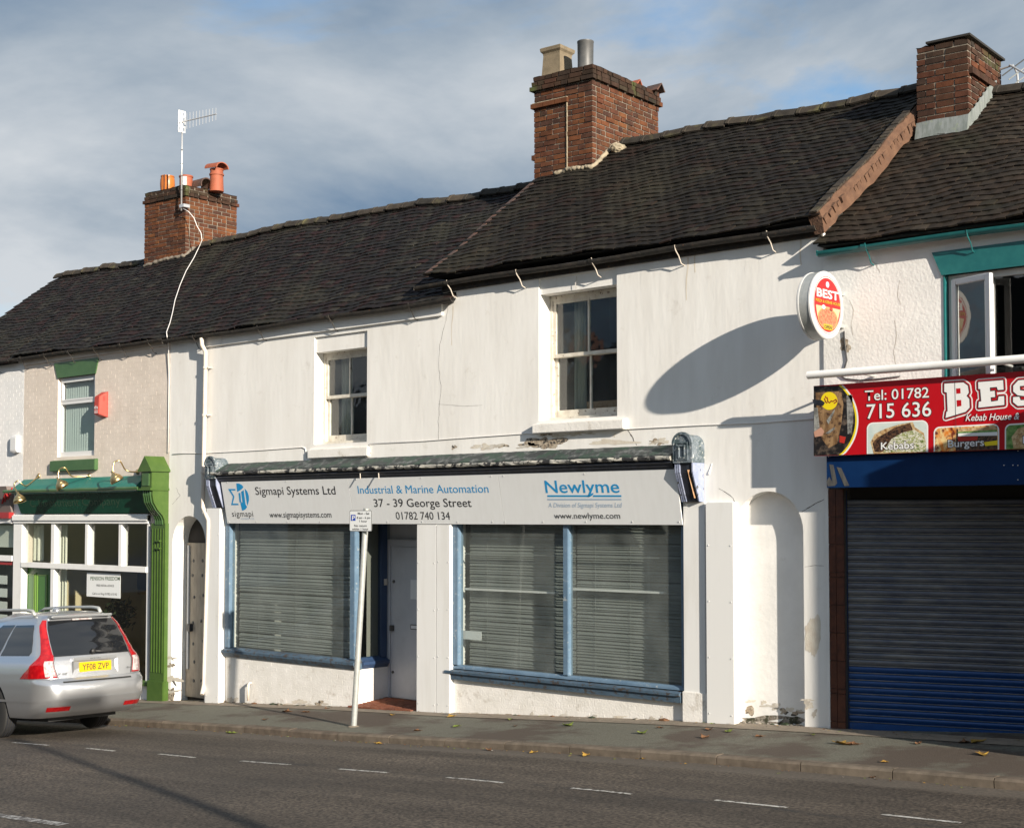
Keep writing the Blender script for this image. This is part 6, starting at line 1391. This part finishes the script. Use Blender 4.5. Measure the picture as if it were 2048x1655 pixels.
MB().tube([base, base+Vector((.16, 0, .02)), base+Vector((.22, -.02, -.10)), base+Vector((.24, -.02, -.5))], .012, 8).build('mast', mt['alu'], A2)
bd_ = Vector((.8, -.35, -.62)).normalized(); s0 = base+Vector((.12, 0, .03)); MB().tube([s0, s0+bd_*.9], .012, 8).build('boom', mt['alu'], A2)
for k in range(6):
    cc = s0+bd_*(.08+.13*k); e_ = bd_.cross(Vector((0, 0, 1))).normalized(); e2 = Vector((.55, .25, .42)).normalized(); MB().tube([cc-e2*.16, cc+e2*.16], .008, 6).build('element', mt['galv'] if k else mt['steelgrey'], A2)
# cables and tangle by the oval sign
cable('sign_cable', [P(u, v, -.03) for u, v in [(1688, 662), (1690, 690), (1694, 720), (1688, 740), (1675, 745), (1690, 757), (1720, 760), (1760, 757), (1800, 752)]], .007, 'cabled', 'dark tangled cable hanging from oval sign to red fascia')

# ------------------------------------------------------------------ the parked estate car
CARX = X(285, -2.25, 1330)+.43; CARY = KY-.30-.885; LN = 4.5
car = empty('estate_car', (CARX-LN/2, CARY, rz(CARX-2, CARY)), 'silver estate car parked at the kerb facing away', 'car')
gz0, gz1 = rz(CARX-.95, CARY), rz(CARX-3.6, CARY); pit = math.atan2(gz0-gz1, 2.65)
MC = Matrix.Translation((CARX, CARY, gz0+.95*math.sin(pit))) @ Matrix.Rotation(math.pi-R(2.5), 4, 'Z') @ Matrix.Rotation(pit, 4, 'Y') @ Matrix.Diagonal((1.08, .88, 1.12, 1))
# local: x forward from the rear bumper, y to the car's left, z up
def itp(tab, z):
    if z <= tab[0][0]: return tab[0][1]
    for (a, b), (c, d) in zip(tab, tab[1:]):
        if z <= c:
            t = (z-a)/(c-a); t = t*t*(3-2*t)*.35+t*.65; return b+(d-b)*t
    return tab[-1][1]
XR = [(.20, .34), (.27, .20), (.32, .10), (.40, .035), (.48, .005), (.56, .0), (.63, .01), (.67, .05), (.70, .10), (.80, .125), (.92, .15), (.98, .19), (1.10, .265), (1.25, .365), (1.36, .445), (1.40, .47), (1.43, .60)]
WH = [(.20, .78), (.27, .84), (.35, .868), (.5, .884), (.65, .885), (.78, .88), (.86, .868), (.91, .835), (.96, .79), (1.1, .735), (1.25, .675), (1.36, .615), (1.40, .565), (1.43, .50)]
XFR = [(.20, 4.30), (.3, 4.42), (.5, 4.48), (.65, 4.42), (.74, 4.25), (.84, 3.85), (.92, 3.35), (.97, 3.10), (1.1, 2.85), (1.25, 2.55), (1.36, 2.25), (1.40, 2.10), (1.43, 1.9)]
RC = [(.20, .30), (.5, .34), (.7, .30), (.9, .22), (1.1, .17), (1.3, .14), (1.43, .15)]
BOW = [(.2, .06), (.6, .07), (.7, .05), (1.0, .045), (1.43, .05)]
def half(z, n1=9, n2=10, n3=22):
    """plan outline at height z from rear centre round to front centre (y>=0)"""
    xr, w_, xf, r, bw = itp(XR, z), itp(WH, z), itp(XFR, z), itp(RC, z), itp(BOW, z); pts = []
    r = min(r, w_*.6)
    for i in range(n1): t = i/n1; y = (w_-r)*t; pts.append((xr+bw*(t*t)*.6, y))
    x0 = xr+bw*.6
    for i in range(n2+1): a = math.pi/2*i/n2; pts.append((x0+r-r*math.cos(a), w_-r+r*math.sin(a)))
    xs0, xs1 = x0+r, max(xf-.55, x0+r+.3)
    for i in range(1, n3): t = i/n3; pts.append((xs0+(xs1-xs0)*t, w_-.035*max(0, t-.7)/.3*1.0+.006*math.sin(t*math.pi)))
    for i in range(11): a = math.pi/2*i/10; pts.append((xs1+(xf-xs1)*math.sin(a), (w_-.035)*math.cos(a)**.75 if i < 10 else 0.))
    return pts
def surf(z, j):
    p = half(z)[j]; return p
ZS = [.255, .27, .29, .32, .38, .44, .50, .56, .62, .645, .66, .68, .70, .74, .78, .82, .86, .89, .92, .95, .98, 1.04, 1.10, 1.17, 1.24, 1.30, 1.35, 1.385, 1.41, 1.43]
mb = MB(); rings = []
for z in ZS:
    h_ = half(z); rings.append([(x, y, z) for x, y in h_]+[(x, -y, z) for x, y in h_[-2:0:-1]])
crown = [[(x*.94+.07*1.6, y*.8, 1.448) for x, y, z in rings[-1]], [(x*.7+.35*1.6, y*.4, 1.462) for x, y, z in rings[-1]]]
mb.loft(rings+crown)
body = mb.build('body', mt['paint'], None)
# wheel arch pockets
for wx in (1.32, 3.80):
    for sy in (-1, 1):
        cy = MB().lathe((wx, sy*.70, .315), [(.365, -.25), (.365, .25)], 40, (0, 1, 0)).build('cut', mt['plastic'], None)
        md = body.modifiers.new('b', 'BOOLEAN'); md.operation = 'DIFFERENCE'; md.object = cy; md.solver = 'EXACT'
dg = bpy.context.evaluated_depsgraph_get(); dg.update(); me = bpy.data.meshes.new_from_object(body.evaluated_get(dg))
for o in [o for o in C.objects if o.name.startswith('cut')]: bpy.data.objects.remove(o)
bpy.data.objects.remove(body)
me.name = 'body'; me.materials.clear(); me.materials.append(mt['paint']); me.materials.append(mt['plastic'])
for p in me.polygons:
    c = p.center
    if any(abs(math.hypot(c.x-wx, c.z-.315)) < .363 for wx in (1.32, 3.80)) and abs(c.y) > .4 and abs(c.y) < .87 and c.z < .68 : p.material_index = 1
for v in me.vertices: v.co = MC @ v.co
bo = link('body', me, car); auto_smooth(bo, 32)
def cpatch(name, m, zs, jr, off, side=1, parent=car, th=.0, jf=None):
    """panel lying on the body skin: zs heights, jr(z)->(j0,j1) outline parameters (may be fractional), off outward lift"""
    def pt(z, j):
        h_ = half(z); s = 1
        if j < 0: j = -j; s = -1
        k = min(int(j), len(h_)-2); t = j-k; x = h_[k][0]+(h_[k+1][0]-h_[k][0])*t; y = h_[k][1]+(h_[k+1][1]-h_[k][1])*t; return Vector((x, s*y*side, z))
    mb = MB(); n = 24; vs = []
    for z in zs:
        a, b = jr(z)
        for i in range(n+1):
            j = a+(b-a)*i/n; p = pt(z, j); e = .12; tj = pt(z, j+e)-pt(z, j-e); tz = pt(z+.01, j)-pt(z-.01, j); nn = tj.cross(tz)
            if nn.length > 0: nn.normalize()
            if nn.dot(p-Vector((2.2, 0, z-.05))) < 0: nn = -nn
            vs.append(MC @ (p+nn*off))
    mb.add(vs, [(i*(n+1)+k, i*(n+1)+k+1, (i+1)*(n+1)+k+1, (i+1)*(n+1)+k) for i in range(len(zs)-1) for k in range(n)])
    o = mb.build(name, m, parent, True); return o
def lin(a, b, n): return [a+(b-a)*i/n for i in range(n+1)]
def seg(tab, z):
    for (a, b), (c, d) in zip(tab, tab[1:]):
        if z <= c: return b+(d-b)*(z-a)/(c-a) if c > a else b
    return tab[-1][1]
# j index: 0..9 rear flat, 9..19 corner, 19.. side
JT = [(.93, 9.6), (1.0, 9.8), (1.2, 10.6), (1.345, 11.0)]
gl = cpatch('rear_window', mt['carglass'], lin(.945, 1.352, 14), lambda z: (-seg(JT, z), seg(JT, z)), .005)
TL0 = [(.70, 9.4), (.93, 9.4), (.96, 10.0), (1.0, 10.3), (1.2, 11.1), (1.36, 11.6)]; TL1 = [(.70, 20.2), (.77, 19.6), (.85, 18.6), (.92, 16.2), (.98, 15.0), (1.15, 15.0), (1.30, 15.6), (1.36, 14.0)]
for sd_ in (1, -1):
    tl = cpatch('tail_lamp', mt['lampred'], lin(.71, 1.36, 22), lambda z: (seg(TL0, z), seg(TL1, z)), .010, sd_)
    cpatch('lamp_top_lens', mt['lamptop'], lin(1.15, 1.335, 8), lambda z: (seg(TL0, z)+.8, seg(TL1, z)-1.2), .013, sd_, tl)
    cpatch('reversing_lens', mt['lampwhite'], lin(.725, .90, 6), lambda z: (seg(TL0, z)+.2, seg(TL0, z)+3.4), .013, sd_, tl)
    cpatch('side_window', mt['carglass'], lin(.965, 1.315, 8), lambda z: (19.6+(.5 if z < 1.0 else 0), 27.5), .004, sd_)
    cpatch('side_window', mt['carglass'], lin(.965, 1.32, 8), lambda z: (28.1, 34.0), .004, sd_)
    cpatch('side_window', mt['carglass'], lin(.965, 1.30, 8), lambda z: (34.6, 39.0-(z-.96)*3), .004, sd_)
    cpatch('bumper_reflector', mt['lampred'], lin(.335, .385, 2), lambda z: (7.2, 13.4), .006, sd_)
    cpatch('sill_crease', mt['paint'], lin(.44, .47, 2), lambda z: (0, 40), .006, sd_)
cpatch('windscreen', mt['carglass'], lin(1.0, 1.37, 8), lambda z: (43.5, 51.0), .004, 1); cpatch('windscreen', mt['carglass'], lin(1.0, 1.37, 8), lambda z: (43.5, 51.0), .004, -1)
cpatch('bumper_step', mt['plastic'], lin(.648, .664, 1), lambda z: (-8.6, 8.6), .004)
# shut lines
cpatch('tailgate_gap', mt['plastic'], lin(.70, .94, 4), lambda z: (9.0, 9.2), .006); cpatch('tailgate_gap', mt['plastic'], lin(.70, .94, 4), lambda z: (-9.2, -9.0), .006)
# number plate recess, handle strip, plate
def cbox(name, m, par, x0, x1, y0, y1, z0, z1, bevel=0):
    b_ = MB().box(x0, x1, y0, y1, z0, z1); b_.v = [tuple(MC @ Vector(p)) for p in b_.v]; return b_.build(name, m, par, bevel=bevel)
mb = MB(); fr_ = [(-.36, .735), (.36, .735), (.36, .895), (-.36, .895)]; 
cbox('handle_strip', mt['paint'], car, .118, .17, -.36, .36, .885, .925, .008)
o = MB(); xr7 = .118
outer = [(xr7+.0, y, z) for y, z in ((-.37, .72), (.37, .72), (.37, .885), (-.37, .885))]; inner = [(xr7+.012, y, z) for y, z in ((-.33, .745), (.33, .745), (.33, .875), (-.33, .875))]
o.add([tuple(MC @ Vector(p)) for p in outer+inner], [(0, 1, 5, 4), (1, 2, 6, 5), (2, 3, 7, 6), (3, 0, 4, 7), (4, 5, 6, 7)]); o.build('plate_recess', mt['paint'], car)
pl_ = cbox('number_plate', mt['plate'], car, .112, .126, -.26, .26, .755, .866, .004)
# the plate faces the rear (local -x); text runs left to right seen from behind: local -y is right
def cpt(x, y, z): return MC @ Vector((x, y, z))
nr = MC.to_3x3() @ Vector((-1, 0, 0)); upc = MC.to_3x3() @ Vector((0, 0, 1))
lettering(pl_, 'YF08 ZVP', mt['ink'], cpt(.112, .215, .775), cpt(.112, -.215, .775), upc, .080, nr, .003, bold=.004)
lettering(car, 'VOLVO', mt['chrome'], cpt(.1185, .085, .897), cpt(.1185, -.085, .897), upc, .016, nr, .003, bold=.01)
lettering(car, 'V 50', mt['chrome'], cpt(.128, .60, .74), cpt(.128, .46, .74), upc, .026, nr, .012, bold=.01); lettering(car, 'D5', mt['chrome'], cpt(.128, -.52, .76), cpt(.128, -.60, .76), upc, .02, nr, .014, bold=.01)
w_ = MB().tube([cpt(.165, -.02, .985), cpt(.17, -.2, .972), cpt(.19, -.45, .968)], [.014, .009, .006], 8); w_.build('wiper', mt['plastic'], car, True)
MB().lathe(cpt(.175, .0, .985), [(.035, 0), (.03, .03), (.01, .035)], 12, nr).build('wiper_hub', mt['plastic'], car, True)
cbox('spoiler', mt['paint'], car, .40, .52, -.50, .50, 1.385, 1.412, .01); cbox('brake_lamp', mt['lampwhite'], car, .415, .43, -.16, .16, 1.352, 1.368)
for sy in (-1, 1):
    pts = [(.75, sy*.54, 1.425), (.80, sy*.545, 1.475), (.95, sy*.55, 1.492), (1.6, sy*.55, 1.505), (2.2, sy*.54, 1.495), (2.35, sy*.535, 1.445)]
    MB().tube([cpt(*p) for p in pts], [.026, .024, .02, .018, .02, .026], 8).build('roof_rail', mt['galv'], car, True)
MB().loft([[cpt(x, y, 1.455+h) for x, y in ((1.08-a, 0-b), (1.08, -b*1.2), (1.08+a, 0), (1.08, b*1.2))] for a, b, h in ((.09, .035, 0), (.07, .02, .04), (.02, .006, .065))]).build('aerial_fin', mt['paint'], car, True)
def wheel(wx, sy):
    c = Vector((wx, sy*.77, .315))
    r_ = [(.20, -.10), (.28, -.105), (.305, -.09), (.315, -.06), (.315, .06), (.305, .09), (.28, .105), (.20, .10)]
    mb = MB().lathe(c, r_, 36, (0, 1, 0)); mb.v = [tuple(MC @ Vector(p)) for p in mb.v]; wh = auto_smooth(mb.build('wheel', mt['tyre'], car), 30)
    mb = MB().lathe(c+Vector((0, sy*.07, 0)), [(.215, -.02), (.215, .02), (.20, .022), (.19, .0), (.05, .012), (.045, .02), (.01, .022)], 30, (0, sy, 0)); mb.v = [tuple(MC @ Vector(p)) for p in mb.v]; auto_smooth(mb.build('rim', mt['rim'], wh), 30)
    for k in range(4):
        mb = MB().lathe(c+Vector((0, -.06+.04*k, 0)), [(.3165, -.006), (.3165, .006)], 36, (0, 1, 0)); mb.v = [tuple(MC @ Vector(p)) for p in mb.v]; mb.build('tread_groove', mt['black'], wh)
for wx in (1.32, 3.80):
    for sy in (-1, 1): wheel(wx, sy)
cbox('underbody', mt['plastic'], car, .45, 4.1, -.55, .55, .20, .27)
mb = MB().tube([cpt(.5, .35, .225), cpt(.9, .35, .22)], .03, 8); mb.build('exhaust', mt['scuff'], car)

# ------------------------------------------------------------------ street lamp across the road (its shadow falls across the carriageway)
sp_ = roadhit(325, 1581); hs = Vector((SUN.x, SUN.y, 0)).normalized(); lb = sp_+hs*14.2; lz = rz(lb.x, -9)+.10
lamp = empty('street_lamp', (lb.x, lb.y, lz), 'tapered steel street lamp column on the opposite pavement', 'street lamp')
MB().tube([(lb.x, lb.y, lz-.05), (lb.x, lb.y, lz+1.2), (lb.x, lb.y, lz+1.25), (lb.x, lb.y, lz+5.6)], [.11, .11, .085, .06], 16).build('column', mt['galv'], lamp, True)
MB().tube([(lb.x, lb.y, lz+5.5), (lb.x, lb.y+.15, lz+5.72), (lb.x, lb.y+.6, lz+5.78)], .03, 8).build('bracket_arm', mt['galv'], lamp); MB().box(lb.x-.1, lb.x+.1, lb.y+.5, lb.y+1.05, lz+5.72, lz+5.82).build('lantern', mt['scuff'], lamp, bevel=.02)

# ------------------------------------------------------------------ fallen leaves and litter
def leaf(u, v, m, s, on_road=False, lab=None, cat='leaf'):
    p = roadhit(u, v) if on_road else pavehit(u, v); rd = random.Random(int(u*7+v)); a = rd.uniform(0, 6.28); mb = MB(); pts = []
    base = rz(p.x, p.y) if on_road else gp(p.x, min(p.y, 0)); 
    sh = [(-1, 0), (-.5, .45), (-.1, .5), (.15, .85), (.4, .4), (1, .1), (1.5, .02), (1, -.1), (.4, -.4), (.1, -.75), (-.1, -.45), (-.6, -.4)]
    for x, y in sh: pts.append((p.x+s*(x*math.cos(a)-y*math.sin(a)), p.y+s*(x*math.sin(a)+y*math.cos(a)), base+.008+s*(abs(y)*rd.uniform(.1, .7)+max(0, x-.8)*.3)))
    pts.append((p.x, p.y, base+.006)); n = len(sh); mb.add(pts, [(i, (i+1) % n, n) for i in range(n)])
    low = [(x, y, z-.003) for x, y, z in pts]; mb.add(low, [((i+1) % n, i, n) for i in range(n)])
    o = mb.build('fallen_leaf', mt[m]); 
    where = 'below the left shop window' if u < 640 else 'by the parking post' if u < 760 else 'in front of the recessed door' if u < 880 else 'below the left half of the wide window' if u < 1132 else 'below the right half of the wide window' if u < 1365 else 'in front of the white pilaster panels' if u < 1470 else 'in front of the arched niche' if u < 1615 else 'before the left end of the shutter' if u < 1780 else 'before the middle of the shutter' if u < 1940 else 'before the right end of the shutter'
    size = 'large' if s > .075 else 'small' if s < .055 else 'mid sized'
    nm = {'leafy': 'yellow', 'leafb': 'brown', 'leafg': 'green'}[m]
    tag(o, lab or f'{size} {nm} fallen leaf on the {"road" if on_road else "pavement"} {where}', 'leaf', f'{nm} leaves on the {"road" if on_road else "pavement"}')
for u, v, m, s in [(902, 1433, 'leafy', .07), (913, 1453, 'leafg', .06), (1135, 1451, 'leafg', .09), (1020, 1439, 'leafg', .05), (1283, 1466, 'leafg', .08), (1410, 1475, 'leafb', .07), (1418, 1459, 'leafb', .06), (1456, 1463, 'leafg', .06), (1685, 1488, 'leafy', .09), (1705, 1489, 'leafb', .07), (1836, 1487, 'leafb', .05), (1955, 1484, 'leafy', .09), (1928, 1485, 'leafb', .06), (1965, 1509, 'leafy', .08), (1770, 1524, 'leafy', .04), (1625, 1470, 'leafg', .04), (530, 1439, 'leafb', .06), (573, 1423, 'leafb', .07), (612, 1424, 'leafb', .06), (785, 1430, 'leafy', .05), (835, 1461, 'leafb', .05), (1030, 1452, 'leafb', .04), (1519, 1473, 'leafb', .05), (1428, 1448, 'leafg', .06), (655, 1417, 'leafb', .05), (1320, 1455, 'leafb', .04)]: leaf(u, v, m, s)
for u, v, m, s in [(462, 1466, 'leafg', .07), (757, 1487, 'leafy', .05), (978, 1500, 'leafb', .05), (1066, 1505, 'leafy', .05), (1172, 1511, 'leafy', .06), (300, 1451, 'leafb', .05), (1288, 1513, 'leafy', .03), (1748, 1554, 'leafb', .04)]: leaf(u, v, m, s, True)
p = pavehit(1136, 1434); o = MB().loft([[(p.x-.05, p.y-.02, p.z), (p.x+.05, p.y-.03, p.z), (p.x+.06, p.y+.03, p.z), (p.x-.04, p.y+.04, p.z)], [(p.x-.04, p.y-.01, p.z+.05), (p.x+.03, p.y-.01, p.z+.03), (p.x+.04, p.y+.02, p.z+.045), (p.x-.03, p.y+.03, p.z+.03)]]).build('crumpled_wrapper', mt['litterr']); tag(o, 'crumpled orange wrapper at the foot of the wide window wall', 'wrapper')

# ------------------------------------------------------------------ what stands outside the frame: an unseen shop added to shade the shutter and the terrace across the street
ns_ = empty('added_shade_shop', (0, -1, g(0)), 'unseen single storey flat roofed shop added beyond the kebab house to shade its shutter', 'shop')
nx_ = -2.9; ny_ = -(nx_+7.75)/3.15
B('wall', mt['brick_flat'], ns_, nx_, 4, ny_, 2, g(nx_)-.4, 4.15, bevel=0); B('roof', mt['lead'], ns_, nx_-.0, 4.1, ny_-.0, 2, 4.155, 4.21)
B('shop_window', mt['carglass'], ns_, nx_+.6, 3.5, ny_-.02, ny_-.004, 1.0, 2.9)
for k in range(8):
    x0 = -46+k*6.5; hz = g(x0+3)
    h = empty('opposite_house', (x0+3.2, -24, hz), f'brick terraced house across the street, {["first","second","third","fourth","fifth","sixth","seventh","eighth"][k]} from the left end', 'house', 'terraced houses across the street')
    B('wall', mt['brick_flat'], h, x0, x0+6.45, -31, -24, hz-1.2, hz+5.6)
    MB().loft([[(x0-.02, -31.3, hz+5.6), (x0-.02, -23.7, hz+5.6), (x0-.02, -27.5, hz+9.8)], [(x0+6.47, -31.3, hz+5.6), (x0+6.47, -23.7, hz+5.6), (x0+6.47, -27.5, hz+9.8)]]).build('roof', mt['deck'], h)
    B('chimney', mt['brick_flat'], h, x0+5.4, x0+6.2, -28, -27, hz+8.6, hz+10.9)
    for a, b, c_, d_ in ((.7, 1.8, 3.4, 4.9), (4.0, 5.1, 3.4, 4.9), (3.2, 5.3, .7, 2.4)):
        w_ = B('window', mt['upvc'], h, x0+a-.08, x0+b+.08, -24.02, -23.97, hz+c_-.08, hz+d_+.08); B('pane', mt['carglass'], w_, x0+a, x0+b, -23.965, -23.95, hz+c_, hz+d_)
    B('door', mt['doorg'], h, x0+1.0, x0+1.95, -24.02, -23.95, hz-.1, hz+2.1)

# fine leaf litter drifted along the gutter and the wall foot
mb = MB(); rd = random.Random(77)
for k in range(520):
    x = rd.uniform(-24, -3.5)
    if rd.random() < .55: y = KY-.02-abs(rd.gauss(0, .07)); z = rz(x, y)
    else: y = -.02-abs(rd.gauss(0, .10)); z = gp(x, y)+.016
    s_ = rd.uniform(.006, .022); a = rd.uniform(0, 6.28); dx, dy = math.cos(a)*s_, math.sin(a)*s_; h = rd.uniform(.004, .014)
    mb.quad((x-dx, y-dy, z+.004), (x+dy*.6, y-dx*.6, z+h), (x+dx, y+dy, z+.005), (x-dy*.6, y+dx*.6, z+h*.7)); mb.mi[-1] = rd.choice((0, 0, 1, 2, 2, 3))
lt = mb.build('leaf_litter', [mt['leafb'], mt['leafy'], mt['rub'], mt['leafg']]); tag(lt, 'fine brown leaf litter drifted along the gutter and wall foot', 'litter', kind='stuff')
